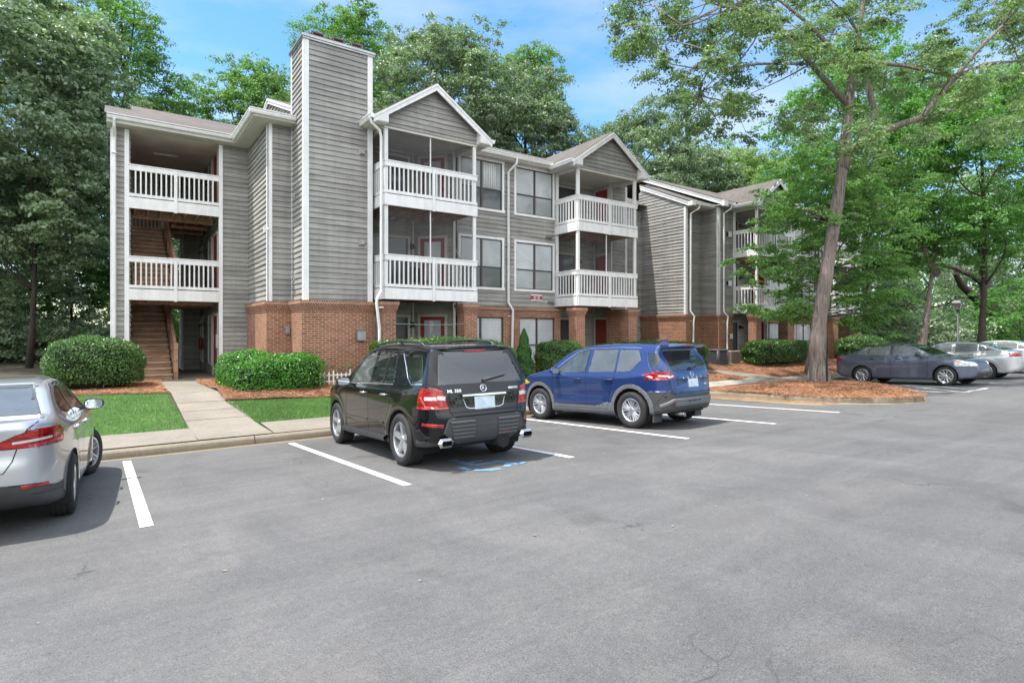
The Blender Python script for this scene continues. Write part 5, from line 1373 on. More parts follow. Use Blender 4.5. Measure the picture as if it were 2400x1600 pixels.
cats = [
 ('rear_window', 'r', [(-.70,1.165),(.70,1.165),(.665,1.30),(.585,1.575),(.50,1.60),(-.50,1.60),(-.585,1.575),(-.665,1.30)], None, GL),
 ('windshield', 'f', [(-.74,1.25),(.74,1.25),(.62,1.66),(-.62,1.66)], None, GL),
 ('side_window', 's', [(-.64,1.20),(-.30,1.19),(-.15,1.27),(.23,1.60),(-.30,1.585),(-.44,1.56)], None, GL),
 ('side_window', 's', [(.33,1.18),(.72,1.175),(.72,1.635),(.45,1.615)], None, GL),
 ('side_window', 's', [(.76,1.175),(1.23,1.17),(1.23,1.66),(.76,1.64)], None, GL),
 ('side_window', 's', [(1.33,1.165),(2.22,1.155),(2.14,1.30),(1.80,1.58),(1.62,1.645),(1.33,1.66)], None, dict(m='glass2', off=-.004)),
 ('tail_lamp', 's', [(-1.1,.845),(-.72,.87),(-.62,1.02),(-.74,1.13),(-1.1,1.13)], None, dict(m='tail', off=.003)),
 ('tail_lamp', 'r', [(.57,.845),(1.0,.845),(1.0,1.13),(.74,1.13),(.64,1.09),(.60,.97)], 'mirror', dict(m='tail', off=.003)),
 ('bumper_insert', 'r', [(-.60,.70),(-.66,.52),(-.52,.40),(-.40,.36),(.40,.36),(.52,.40),(.66,.52),(.60,.70),(.52,.72),(-.52,.72)], None, dict(m='plastic', off=.004)),
 ('bumper_lower', 'r', [(-1,.44),(-.5,.36),(.5,.36),(1,.44),(1,.1),(-1,.1)], None, dict(m='plastic', off=.0)),
 ('sill', 's', [(-1.1,.42),(-.6,.38),(-.42,.36),(3.3,.33),(3.8,.36),(3.8,.1),(-1.1,.1)], None, dict(m='plastic', off=.0)),
 ('head_lamp', 's', [(3.35,.86),(3.8,.74),(3.8,.93),(3.5,.99)], None, dict(m='head', off=.002)),
]
def ml_extra(E, car, body):
    pb = body.data.materials[0]
    # bright line round the side glass, belt line
    side_strip(car, [(-.64,1.185),(-.30,1.173),(-.13,1.255),(.0,1.39),(.25,1.615)], .020, 'window_trim', CM['trim'], E, th=.006)
    side_strip(car, [(.31,1.162),(1.28,1.155),(2.24,1.14)], .022, 'belt_trim', CM['trim'], E, th=.006)
    for pts in ([(.34,1.15),(.36,.86),(.52,.62),(.60,.37)], [(1.28,1.66),(1.28,1.15),(1.27,.70),(1.27,.36)], [(2.30,1.13),(2.36,.80),(2.34,.40)], [(.60,.36),(2.34,.35)], [(.28,1.17),(.52,1.66),(1.55,1.69)]):
        side_strip(car, pts, .008, 'door_gap', CM['shut'], E)
    side_strip(car, [(.62,.57),(1.26,.57)], .035, 'rub_strip', pb, E, th=.012); side_strip(car, [(1.29,.57),(2.30,.57)], .035, 'rub_strip', pb, E, th=.012)
    side_strip(car, [(.50,.345),(2.45,.335)], .10, 'running_board', CM['alloydark'], E, th=.05)
    # tailgate gaps and crease
    end_strip(car, [(-.80,1.17),(-.70,1.15),(-.60,.97),(-.56,.83),(-.52,.735),(.52,.735),(.56,.83),(.60,.97),(.70,1.15),(.80,1.17)], .010, 'tailgate_gap', CM['shut'], E)
    end_strip(car, [(-.56,.79),(.56,.79)], .02, 'tailgate_crease', pb, E, th=.008)
    end_strip(car, [(-.36,1.005),(.36,1.005)], .045, 'chrome_handle', CM['trim'], E, th=.03)
    end_strip(car, [(-.34,.955),(-.30,.845),(-.24,.825),(.24,.825),(.30,.845),(.34,.955)], .012, 'plate_recess_trim', CM['trim'], E, th=.008)
    plate(E, car, 0, .895, .31, .15, off=.008)
    for z in (.655, .60, .55, .50, .45):
        for a, b in ((-.55 + (.6-z)*.2, -.19), (.19, .55 - (.6-z)*.2)): end_strip(car, [(a, z), (b, z)], .034, 'bumper_rib', CM['ribs'], E, th=.02, lift=.0)
    end_strip(car, [(-.16,.56),(.16,.56)], .15, 'tow_cover', CM['plastic'], E, th=.006)
    for sg in (1, -1): end_strip(car, [(sg*.66,.615),(sg*.86,.635)], .045, 'rear_reflector', CM['tail'], E, th=.004)
    end_strip(car, [(-.26,.485),(-.46,.485)], .030, 'bumper_reflector', CM['tail'], E, th=.004, lift=.006)
    # clear band inside the tail lamps
    for sg in (1, -1): end_strip(car, [(sg*.61,.985),(sg*.72,1.0)], .055, 'lamp_lens_band', CM['clear'], E, th=.0, lift=.006)
    for sg in (1, -1): 
        P = car.side_pts(dens([(-.88,.985),(-.70,.99)]), sg, 0); strip(P, .05, car.grad(P), 'lamp_lens_band', CM['clear'], E, .006)
    # exhausts
    for sg in (1, -1):
        m = MB(); y = sg*.66
        pts = [(y-.12,.40),(y-.08,.46),(y+.08,.46),(y+.12,.40),(y+.08,.335),(y-.08,.335)]
        ins = [(y-.08,.40),(y-.065,.43),(y+.065,.43),(y+.08,.40),(y+.065,.365),(y-.065,.365)]
        for i in range(6):
            j = (i+1) % 6; A = lambda p, x: (x, p[0], p[1])
            m.poly([A(pts[i], -.95), A(pts[j], -.95), A(ins[j], -.99), A(ins[i], -.99)]); m.poly([A(ins[i], -.99), A(ins[j], -.99), A(ins[j], -.9), A(ins[i], -.9)], 1)
        m.poly([(-.9, p[0], p[1]) for p in ins], 1); m.build('exhaust_surround', [CM['alloy'], CM['under']], E)
    # spoiler lip, third brake lamp, wiper, badge, lettering
    m = MB(); m.tube([(-.62,-.60,1.655),(-.72,-.3,1.675),(-.735,0,1.68),(-.72,.3,1.675),(-.62,.60,1.655)], [.012,.022,.024,.022,.012], 8); m.build('roof_spoiler', pb, E)
    end_strip(car, [(-.18,1.625),(.18,1.625)], .03, 'brake_lamp', CM['tail'], E, th=.006, lift=.02)
    m = MB(); P, g = on_rear(car, -.02, 1.20, off=.012); Q, _ = on_rear(car, -.42, 1.26, off=.02); m.tube([P, P.lerp(Q, .5) + Vector((-.01,0,.004)), Q], [.022,.012,.006], 8); m.build('rear_wiper', CM['plastic'], E)
    P, g = on_rear(car, 0, 1.095, off=.004); x = Vector((0,0,1)).cross(g).normalized(); yv = g.cross(x); m = MB(); R0 = .047
    ring = [P + (x*math.cos(t) + yv*math.sin(t))*R0 for t in np.linspace(0, 2*np.pi, 30)]; m.tube(ring, .0055, 6, caps=False)
    for k in range(3):
        t = math.pi/2 + k*2*math.pi/3; d = x*math.cos(t) + yv*math.sin(t); n_ = x*-math.sin(t) + yv*math.cos(t)
        m.poly([P + n_*.008, P + d*R0, P + g*.006]); m.poly([P + g*.006, P + d*R0, P - n_*.008])
    m.build('star_badge', CM['badge'], E)
    for txt, y, sz in (('ML 350', .47, .062), ('4MATIC', -.50, .042)):
        P, g = on_rear(car, y, 1.075, off=.004); o, P = decal_text(txt, sz, P, g, E, CM['badge'], .003, .001); o.data.transform(Matrix.Diagonal((1.15, 1, 1, 1)));  o.matrix_basis = Matrix.Translation(P) @ o.rotation_euler.to_matrix().to_4x4(); o['fixloc'] = tuple(P)
    # roof rails, antenna, mirrors, handles
    for sg in (1, -1):
        m = MB(); ys = sg*.60; m.tube([(-.30,ys,1.70),(-.12,ys,1.765),(.5,ys,1.815),(1.1,ys,1.815),(1.5,ys,1.785),(1.62,ys,1.735)], [.012,.02,.02,.02,.02,.012], 8)
        m.bar((.55,ys,1.76),(.55,ys,1.81),.05,.03); m.build('roof_rail', CM['alloydark'], E)
        mirror_part(E, 2.12, .90, 1.17, sg, pb)
    handle(E, car, .62, 1.0, CM['trim'], .2); handle(E, car, 1.52, 1.0, CM['trim'], .2)
    m = MB(); m.box(-.75,-.6,-.55,.55,.30,.36); m.tube([(-.3,-.3,.33),(-.9,-.3,.33)], .1, 12); m.box(.1,2.9,-.6,.6,.26,.3); m.build('chassis', CM['under'], E)
P_ = lambda X, Y: (X, Y, lotz(X, Y) + .002)
PAINT = dict(black=mcar('black_paint', (.004,.004,.005), .0, .25), blue=mcar('blue_paint_metallic', (.018,.042,.155), .35, .32), silver=mcar('silver_paint', (.50,.51,.53), .6, .3), slate=mcar('slate_paint', (.12,.135,.185), .5, .3), white=mcar('white_car_paint', (.48,.47,.43), 0, .3))
SU = math.pi/2
car_thing(ML, 'parked_suv', 'glossy black SUV with roof rails and star badge, nearest the walkway', 'car', 'cars parked nose-in to the kerb', P_(4.345, 7.74), SU - .008, 0, PAINT['black'], cats, .43, .02, None, ml_extra, .26, .255, .79, 5)

# ---------- blue crossover
side = [(-.86,.42),(-.915,.52),(-.905,.72),(-.86,.86),(-.85,1.0),(-.82,1.14),(-.50,1.56),(-.66,1.635),(-.45,1.665),(.3,1.70),(1.0,1.70),(1.45,1.665),(1.85,1.56),(2.38,1.20),(2.6,1.13),(3.15,1.04),(3.48,.92),(3.62,.75),(3.66,.55),(3.60,.32),(3.3,.24),(2.9,.22),(.6,.24),(-.5,.28),(-.8,.34)]
plan = [(-.93,.0),(-.91,.42),(-.83,.67),(-.60,.835),(-.2,.905),(1.2,.91),(2.8,.91),(3.2,.87),(3.5,.68),(3.66,.3),(3.67,0)]
RG = Car(side, plan, [.15,.30,.45,.62,.80,.95,1.05,1.12,1.20,1.40,1.56,1.68,1.8], [.84,.90,.915,.915,.92,.925,.905,.865,.83,.755,.69,.61,.5], 2.705, .365, .10, .06, bumps=((-.1,.98,.6,.10,.018),(2.8,.92,.5,.10,.012),(1.3,.62,.9,.10,-.015)))
cats_rg = [
 ('rear_window', 'r', [(-.66,1.13),(.66,1.13),(.62,1.25),(.54,1.54),(-.54,1.54),(-.62,1.25)], None, GL),
 ('windshield', 'f', [(-.72,1.20),(.72,1.20),(.60,1.57),(-.60,1.57)], None, GL),
 ('side_window', 's', [(-.72,1.50),(-.62,1.28),(-.50,1.14),(-.40,1.30),(-.34,1.50)], None, GL),
 ('side_window', 's', [(.02,1.14),(.38,1.12),(.38,1.575),(-.10,1.56),(-.20,1.36)], None, dict(m='glass3', off=-.004)),
 ('side_window', 's', [(.43,1.12),(1.16,1.115),(1.11,1.59),(.43,1.58)], None, dict(m='glass3', off=-.004)),
 ('side_window', 's', [(1.27,1.11),(2.15,1.105),(1.98,1.26),(1.62,1.50),(1.45,1.575),(1.22,1.59)], None, dict(m='glass2', off=-.004)),
 ('tail_lamp', 's', [(-1.0,.97),(-.62,.995),(-.28,1.075),(-.40,1.10),(-.78,1.13),(-1.0,1.13)], None, dict(m='tail', off=.003)),
 ('tail_lamp', 'r', [(.53,1.03),(.72,.97),(1.0,.97),(1.0,1.13),(.70,1.13)], 'mirror', dict(m='tail', off=.003)),
 ('bumper_cladding', 'r', [(-1,.74),(-.72,.74),(-.55,.67),(.55,.67),(.72,.74),(1,.74),(1,.1),(-1,.1)], None, dict(m='plastic', off=.002)),
 ('bumper_cladding', 's', [(-1.1,.74),(-.74,.74),(-.47,.40),(-.40,.1),(-1.1,.1)], None, dict(m='plastic', off=.002)),
 ('arch_cladding', 's', [(.52*math.cos(a), .365 + .52*math.sin(a)) for a in np.linspace(-.5, math.pi+.5, 30)], None, dict(m='greyplastic', off=.004)),
 ('arch_cladding', 's', [(2.705 + .52*math.cos(a), .365 + .52*math.sin(a)) for a in np.linspace(-.5, math.pi+.5, 30)], None, dict(m='greyplastic', off=.004)),
 ('sill_cladding', 's', [(.40,.46),(.62,.50),(.90,.43),(2.2,.415),(2.3,.41),(2.3,.1),(.3,.1)], None, dict(m='greyplastic', off=.002)),
 ('head_lamp', 's', [(3.02,.86),(3.5,.76),(3.5,.84),(3.2,.94)], None, dict(m='yellow', off=.002)),
]
def rg_extra(E, car, body):
    pb = body.data.materials[0]
    side_strip(car, [(-.16,1.60),(.4,1.625),(1.25,1.625),(1.55,1.565),(1.9,1.37),(2.24,1.13)], .018, 'window_trim', CM['trim'], E, th=.005)
    side_strip(car, [(.0,1.125),(2.2,1.095)], .014, 'belt_trim', CM['shut'], E, th=.003)
    for pts in ([(.40,1.12),(.42,.98),(.52,.74),(.60,.42)], [(1.215,1.60),(1.215,1.10),(1.20,.70),(1.19,.36)], [(2.22,1.09),(2.26,.80),(2.22,.38)], [(.60,.36),(2.22,.345)], [(-.16,1.60),(-.05,1.64)]):
        side_strip(car, pts, .008, 'door_gap', CM['shut'], E)
    end_strip(car, [(-.80,1.12),(-.70,1.0),(-.66,.80),(-.60,.70),(.60,.70),(.66,.80),(.70,1.0),(.80,1.12)], .010, 'tailgate_gap', CM['shut'], E)
    end_strip(car, [(-.50,.955),(.50,.955)], .014, 'tailgate_crease', CM['shut'], E)
    end_strip(car, [(-.60,.80),(.60,.80)], .02, 'tailgate_crease', pb, E, th=.01)
    plate(E, car, 0, .875, .31, .15, off=.006)
    # silver skid panel, reflectors, exhaust, splash guards
    end_strip(car, [(-.80,.46),(-.62,.57),(.62,.57),(.80,.46)], .07, 'skid_panel', CM['greyplastic'], E, th=.02)
    end_strip(car, [(-.60,.49),(.60,.49)], .10, 'skid_panel', CM['greyplastic'], E, th=.015)
    for sg in (1, -1): end_strip(car, [(sg*.50,.50),(sg*.64,.50)], .025, 'rear_reflector', CM['tail'], E, th=.01, lift=.02)
    for k in range(3): end_strip(car, [(-.12+.16*k-.05,.545),(-.12+.16*k+.05,.545)], .018, 'skid_slot', CM['shut'], E, lift=.022)
    for sg in (1, -1): P, g = on_rear(car, sg*.74, .64, off=.0); m = MB(); m.tube([P, P + g*.006], .018, 10); m.build('parking_sensor', CM['shut'], E)
    m = MB(); m.tube([(-.6,.42,.30),(-.92,.42,.29)], .035, 12); m.tube([(-.9,.42,.29),(-.93,.42,.29)], .04, 12); m.build('exhaust_pipe', CM['disc'], E)
    for sg in (1, -1):
        m = MB(); m.box(-.50,-.46,sg*.70-.12,sg*.70+.12,.14,.42); m.box(2.20,2.24,sg*.74-.09,sg*.74+.09,.14,.40); m.build('splash_guard', CM['plastic'], E)
    # lamp lens band
    for sg in (1, -1):
        end_strip(car, [(sg*.60,1.04),(sg*.70,1.01)], .035, 'lamp_lens_band', CM['clear'], E, lift=.006)
        P = car.side_pts(dens([(-.82,1.035),(-.62,1.05)]), sg, 0); strip(P, .035, car.grad(P), 'lamp_lens_band', CM['clear'], E, .006)
    # spoiler
    m = MB(); top = [(-.40,1.665),(-.70,1.648),(-.77,1.62),(-.74,1.60),(-.45,1.585)]
    for y0, y1 in ((-.60,.60),):
        a = [(p[0] + (.0), y0, p[1] - .012) for p in top]; b = [(p[0], y1, p[1] - .012) for p in top]; c = [(p[0] - .02, 0, p[1] + .008) for p in top]
        for q0, q1 in ((a, c), (c, b)):
            for i in range(5): j = (i+1) % 5; m.poly([q0[i], q0[j], q1[j], q1[i]], 0, True)
        m.poly(a); m.poly(list(reversed(b)))
    m.build('roof_spoiler', pb, E)
    m = MB(); m.box(-.79,-.765,-.17,.17,1.615,1.64); m.build('brake_lamp', CM['tail'], E)
    m = MB(); P, g = on_rear(car, .02, 1.16, off=.02); Q, _ = on_rear(car, -.30, 1.20, off=.025); m.tube([P, P.lerp(Q, .5), Q], [.03,.018,.008], 8); m.build('rear_wiper', CM['plastic'], E)
    P, g = on_rear(car, 0, 1.055, off=.004); x = Vector((0,0,1)).cross(g).normalized(); yv = g.cross(x); m = MB()
    for a0, a1 in ((.25, math.pi-.25), (math.pi+.25, 2*math.pi-.25)): m.tube([P + x*math.cos(t)*.058 + yv*math.sin(t)*.046 for t in np.linspace(a0, a1, 14)], .006, 6)
    m.bar(P - x*.06, P + x*.06, .012, .008, up=tuple(yv)); m.build('ring_badge', CM['badge'], E)
    for i, ch in enumerate('ROGUE'):
        P, g = on_rear(car, .30 - .15*i, .985, off=.004); o, P = decal_text(ch, .06, P, g, E, CM['badge'], .003, .001); o['fixloc'] = tuple(P)
    P, g = on_rear(car, -.44, .84, off=.004); o, P = decal_text('AWD', .045, P, g, E, CM['badge'], .003, .001); o['fixloc'] = tuple(P)
    m = MB(); m.poly([(-.10,-.02,1.69),(-.28,-.01,1.75),(-.30,.01,1.75),(-.10,.02,1.69)]); m.poly([(-.10,-.02,1.69),(-.34,-.025,1.685),(-.28,-.01,1.75)]); m.poly([(-.10,.02,1.69),(-.28,.01,1.75),(-.34,.025,1.685)]); m.poly([(-.34,-.025,1.685),(-.34,.025,1.685),(-.30,.01,1.75),(-.28,-.01,1.75)]); m.build('roof_aerial', pb, E)
    for sg in (1, -1): mirror_part(E, 2.05, .87, 1.14, sg, pb)
    handle(E, car, .56, .965, pb, .2); handle(E, car, 1.44, .965, pb, .2)
    m = MB(); m.box(-.75,-.6,-.5,.5,.30,.36); m.box(.1,2.7,-.6,.6,.24,.3); m.build('chassis', CM['under'], E)
car_thing(RG, 'parked_suv', 'metallic blue crossover with grey arch cladding, between the black SUV and the mulch island', 'car', 'cars parked nose-in to the kerb', P_(9.44, 8.16), SU + .085, 0, PAINT['blue'], cats_rg, .435, .02, None, rg_extra, .24, .235, .79, 'v5')

# ---------- sedans
def sedan(side, plan, wz, ww, wb, rw, cats, name, label, group, loc, heading, paint, cell, style, rim_r, extra, arch=.37, steer=0, track=.77, k=.09):
    c = Car(side, plan, wz, ww, wb, rw, k, .06)
    return car_thing(c, name, label, 'car', group, loc, heading, 0, paint, cats, arch, cell, None, extra, .22, rim_r, track, style, steer)
# silver compact sedan, left edge of the picture
side = [(-.90,.36),(-.985,.46),(-.985,.68),(-.945,.74),(-.95,.92),(-.985,1.045),(-.90,1.075),(-.58,1.10),(-.30,1.22),(.10,1.385),(.50,1.455),(1.0,1.475),(1.4,1.44),(1.75,1.32),(2.22,1.03),(2.5,.96),(3.0,.88),(3.35,.76),(3.46,.60),(3.45,.30),(3.3,.20),(.6,.19),(-.5,.22),(-.8,.28)]
plan = [(-1.0,.0),(-.985,.42),(-.90,.66),(-.64,.80),(-.1,.875),(.6,.90),(1.2,.91),(2.7,.90),(3.05,.84),(3.35,.62),(3.48,.3),(3.49,0)]
SW = ([.12,.25,.40,.55,.72,.86,.94,1.0,1.08,1.22,1.36,1.46,1.55], [.82,.875,.895,.905,.91,.895,.86,.82,.775,.705,.635,.55,.45])
cats_fo = [
 ('rear_window', 'r', [(-.66,1.115),(.66,1.115),(.60,1.23),(.50,1.395),(-.50,1.395),(-.60,1.23)], None, dict(m='glass3', off=-.004)),
 ('windshield', 'f', [(-.68,1.06),(.68,1.06),(.54,1.40),(-.54,1.40)], None, GL),
 ('side_window', 's', [(-.06,1.10),(.30,1.035),(.80,1.02),(.80,1.375),(.55,1.37),(.22,1.29),(-.02,1.18)], None, GL),
 ('side_window', 's', [(.90,1.02),(1.98,.99),(1.80,1.14),(1.52,1.31),(1.35,1.37),(.88,1.39)], None, GL),
 ('tail_lamp', 's', [(-1.1,.83),(-.70,.855),(-.44,.93),(-.48,1.01),(-.72,1.0),(-1.1,1.0)], None, dict(m='tail', off=.003)),
 ('tail_lamp', 'r', [(.34,.87),(.42,.83),(1,.83),(1,1.0),(.66,1.0),(.52,.955)], 'mirror', dict(m='tail', off=.003)),
 ('bumper_lower', 'r', [(-1,.44),(-.78,.44),(-.66,.50),(-.2,.52),(.2,.52),(.66,.50),(.78,.44),(1,.44),(1,.1),(-1,.1)], None, dict(m='plastic', off=.001)),
 ('sill', 's', [(-1.1,.42),(-.5,.38),(-.3,.26),(3.4,.24),(3.4,.1),(-1.1,.1)], None, dict(m='plastic', off=.0)),
]
def common_sedan(E, car, doors, belt, handles, mir, plate_z=None, roofz=1.46):
    pb = E.children[0].data.materials[0]
    for pts in doors: side_strip(car, pts, .007, 'door_gap', CM['shut'], E)
    side_strip(car, belt, .014, 'belt_trim', CM['trim'], E, th=.004)
    for (x, z) in handles: handle(E, car, x, z, pb, .19)
    m = MB(); m.box(.1,2.6,-.55,.55,.19,.25); m.box(-.7,-.5,-.5,.5,.25,.32); m.build('chassis', CM['under'], E)
def fo_extra(E, car, body):
    pb = body.data.materials[0]
    common_sedan(E, car, [[(.02,1.06),(.05,.92),(.30,.70),(.44,.45),(.46,.26)], [(.85,1.40),(.85,1.01),(.86,.60),(.85,.26)], [(2.05,.97),(2.08,.60),(2.06,.28)]], [(-.08,1.085),(.3,1.02),(2.0,.975)], [(.28,.90),(1.18,.89)], None)
    for sg in (1, -1): mirror_part(E, 1.86, .80, 1.06, sg, CM['plastic'], .95)
    side_strip(car, [(-.08,1.08),(-.04,1.20),(.22,1.31),(.55,1.39),(.9,1.405),(1.35,1.39),(1.6,1.30),(2.02,.99)], .018, 'window_seal', CM['plastic'], E, th=.004)
    end_strip(car, [(-.70,1.09),(-.60,1.0),(-.55,.90),(-.50,.72),(-.44,.62),(.44,.62),(.50,.72),(.55,.90),(.60,1.0),(.70,1.09)], .009, 'boot_gap', CM['shut'], E)
    plate(E, car, 0, .78, .31, .15, off=.006)
    for sg in (1, -1):
        end_strip(car, [(sg*.50,.885),(sg*.76,.905)], .022, 'lamp_lens_band', CM['clear'], E, lift=.006)
        end_strip(car, [(sg*.56,.475),(sg*.74,.47)], .04, 'rear_reflector', CM['tail'], E, th=.006)
        P = car.side_pts([(-.62,.84)], sg, .002); m = MB(); m.tube([P[0], P[0] + np.array([0, sg*.003, 0])], .012, 8); m.build('bumper_plug', CM['shut'], E)
    for k in range(5): end_strip(car, [(-.5,.49-.022*k),(.5,.49-.022*k)], .006, 'grille_slat', CM['galv'] if 'galv' in CM else CM['alloydark'], E)
    P, g = on_rear(car, .40, .655, off=.004); o, P = decal_text('SE', .045, P, g, E, CM['badge'], .003, .001); o['fixloc'] = tuple(P)
    end_strip(car, [(.30,.627),(.50,.627)], .014, 'badge_bar', CM['badge'], E, th=.003)
    m = MB(); m.tube([(-.5,.45,.24),(-.93,.45,.235)], .03, 12); m.box(-.9,-.6,.1,.5,.2,.26); m.build('exhaust_pipe', CM['disc'], E)
    # dark roof ditch moulding
    for sg in (1, -1):
        Q = np.array([[x, sg*y, 1.2] for x, y in ((-.22,.555),(.1,.545),(.5,.535),(1.2,.535),(1.6,.56))]); T = Q + np.array([0,0,.5]); Pn = car.shoot(Q, T); strip(Pn, .03, car.grad(Pn), 'roof_moulding', CM['plastic'], E, .002)
sedan(side, plan, *SW, 2.65, .325, cats_fo, 'parked_sedan', 'silver compact sedan cut off by the left edge, front wheels turned', 'cars parked nose-in to the kerb', P_(-1.19, 7.83), SU - .044, PAINT['silver'], .018, 'twin', .21, fo_extra, steer=-.32, track=.775)
# dark slate sedan backed in
side = [(-1.05,.38),(-1.11,.48),(-1.11,.70),(-1.08,.78),(-1.06,1.0),(-1.02,1.06),(-.60,1.10),(-.15,1.28),(.30,1.43),(.80,1.49),(1.3,1.485),(1.6,1.43),(2.0,1.24),(2.32,1.06),(2.6,1.0),(3.1,.93),(3.45,.82),(3.62,.66),(3.64,.40),(3.5,.22),(.6,.20),(-.6,.24),(-.9,.30)]
plan = [(-1.12,.0),(-1.11,.50),(-1.04,.76),(-.75,.88),(-.2,.915),(1.2,.92),(2.8,.915),(3.2,.86),(3.5,.64),(3.65,.3),(3.66,0)]
CM['glass4'] = simple('car_glass_pale', (.15,.165,.165), .12, coat=1.0, var=.25, vs=2)  # reflected light on the side windows put into the pale base colour
cats_le = [
 ('rear_window', 'r', [(-.64,1.13),(.64,1.13),(.52,1.42),(-.52,1.42)], None, GL), ('windshield', 'f', [(-.68,1.08),(.68,1.08),(.54,1.44),(-.54,1.44)], None, GL),
 ('side_window', 's', [(-.24,1.13),(.20,1.09),(.20,1.35),(-.02,1.25)], None, dict(m='glass4', off=-.004)), ('side_window', 's', [(.24,1.09),(.97,1.08),(.97,1.42),(.60,1.405),(.24,1.37)], None, dict(m='glass4', off=-.004)),
 ('side_window', 's', [(1.08,1.08),(2.20,1.05),(1.95,1.20),(1.62,1.375),(1.45,1.41),(1.08,1.425)], None, dict(m='glass4', off=-.004)),
 ('tail_lamp', 's', [(-1.2,.86),(-.92,.87),(-.78,.99),(-.86,1.03),(-1.2,1.01)], None, dict(m='tail', off=.003)), ('tail_lamp', 'r', [(.5,.88),(1,.87),(1,1.02),(.5,1.02)], 'mirror', dict(m='tail', off=.003)),
 ('head_lamp', 's', [(3.02,.80),(3.40,.66),(3.56,.67),(3.50,.80),(3.1,.90)], None, dict(m='head', off=.002)), ('head_lamp', 'f', [(.46,.68),(.95,.68),(.95,.86),(.46,.80)], 'mirror', dict(m='head', off=.002)),
 ('grille', 'f', [(-.40,.58),(.40,.58),(.44,.80),(-.44,.80)], None, dict(m='plastic', off=.001)), ('lower_grille', 'f', [(-.6,.30),(.6,.30),(.5,.45),(-.5,.45)], None, dict(m='plastic', off=.001)),
 ('sill', 's', [(-.3,.27),(3.4,.25),(3.4,.1),(-1.2,.1),(-1.2,.30)], None, dict(m='plastic', off=.0)),
]
def le_extra(E, car, body):
    pb = body.data.materials[0]
    common_sedan(E, car, [[(-.02,1.24),(.0,1.10),(.22,.80),(.42,.50),(.46,.30)], [(1.02,1.43),(1.02,1.08),(1.03,.60),(1.02,.28)], [(2.22,1.04),(2.26,.60),(2.22,.30)], [(.46,.30),(2.22,.285)]], [(-.26,1.115),(.3,1.07),(2.22,1.035)], [(.42,.96),(1.30,.95)], None)
    side_strip(car, [(-.28,1.12),(-.04,1.27),(.24,1.385),(.62,1.425),(1.05,1.445),(1.48,1.43),(1.68,1.37),(2.24,1.045)], .030, 'window_trim', CM['trim'], E, th=.005)
    for sg in (1, -1): mirror_part(E, 1.98, .87, 1.10, sg, CM['plastic'], .95)
    for z in (.62,.67,.72,.77): end_strip(car, [(-.40,z),(.40,z)], .018, 'grille_bar', CM['trim'], E, rear=False, th=.008)
    for sg in (1, -1): P = car.side_pts(dens([(3.06,.855),(3.2,.83)]), sg, 0); strip(P, .05, car.grad(P), 'turn_signal', CM['amber'], E, .006)
G2 = 'cars in the far row of stalls'
sedan(side, plan, *[list(SW[0]), [a + .01 for a in SW[1]]], 2.75, .335, cats_le, 'parked_sedan', 'dark slate grey sedan backed in beside the mulch island, its front towards the drive', G2, P_(24.62, 10.44), -SU - .05, PAINT['slate'], .028, 10, .235, le_extra, arch=.385)
cats_ac = [c for c in cats_le if c[0] not in ('grille', 'lower_grille')]
cats_ac[5] = ('tail_lamp', 's', [(-1.2,.85),(-.80,.90),(-.70,1.0),(-1.2,1.02)], None, dict(m='tail', off=.003))
def ac_extra(E, car, body):
    pb = body.data.materials[0]
    common_sedan(E, car, [[(-.02,1.24),(.0,1.10),(.22,.80),(.42,.50),(.46,.30)], [(1.02,1.43),(1.02,1.08),(1.03,.60),(1.02,.28)], [(2.22,1.04),(2.26,.60),(2.22,.30)]], [(-.26,1.115),(.3,1.07),(2.22,1.035)], [(.42,.96),(1.30,.95)], None)
    side_strip(car, [(-.28,1.12),(-.04,1.27),(.24,1.385),(.62,1.425),(1.05,1.445),(1.48,1.43),(1.68,1.37),(2.24,1.045)], .016, 'window_trim', CM['trim'], E, th=.005)
    for sg in (1, -1): mirror_part(E, 1.98, .87, 1.10, sg, pb, .95)
    plate(E, car, 0, .80, .31, .15, off=.006)
sedan(side, plan, *[list(SW[0]), [a + .01 for a in SW[1]]], 2.78, .33, cats_ac, 'parked_sedan', 'silver grey sedan parked nose-in directly behind the dark slate sedan', G2, P_(28.75, 7.85), SU + .02, PAINT['silver'], .03, 'twin', .22, ac_extra, arch=.38)
sedan(side, plan, *[list(SW[0]), [a + .01 for a in SW[1]]], 2.75, .33, cats_ac, 'parked_sedan', 'pale beige sedan mostly cut off by the right edge, behind the silver grey one', G2, P_(33.9, 7.9), SU, PAINT['white'], .035, 'twin', .22, ac_extra, arch=.38)
for o in bpy.data.objects:
    if o.get('fixloc') is not None:
        o.location = tuple(o['fixloc']); del o['fixloc']
# ------------------------------------------------------------------ vegetation
LM = dict(
    oak=m_leaf('leaf_oak', (.125,.185,.115), (.235,.305,.21), .30, .40, .35),
    dark=m_leaf('leaf_dark_glossy', (.135,.195,.120), (.275,.35,.25), .28, .36, .5),
    bright=m_leaf('leaf_bright', (0.100,0.200,0.056), (0.163,0.293,0.094), .40, .52, .4),
    fresh=m_leaf('leaf_fresh', (0.088,0.213,0.047), (0.150,0.312,0.083), .40, .52, .5),
    pale=m_leaf('leaf_pale', (0.200,0.286,0.112), (0.260,0.358,0.149), .40, .52, .3),
    muted=m_leaf('leaf_muted', (0.113,0.186,0.087), (0.234,0.319,0.171), .38, .40, .4),
    hedge=m_leaf('leaf_hedge', (.035,.10,.022), (.105,.20,.055), .25, .30, 1.5),
    hedgeb=m_leaf('leaf_hedge_bright', (.035,.14,.015), (.10,.27,.035), .3, .30, 1.5),
    conifer=m_leaf('leaf_conifer', (.020,.085,.018), (.06,.16,.035), .2, .5, 2),
)
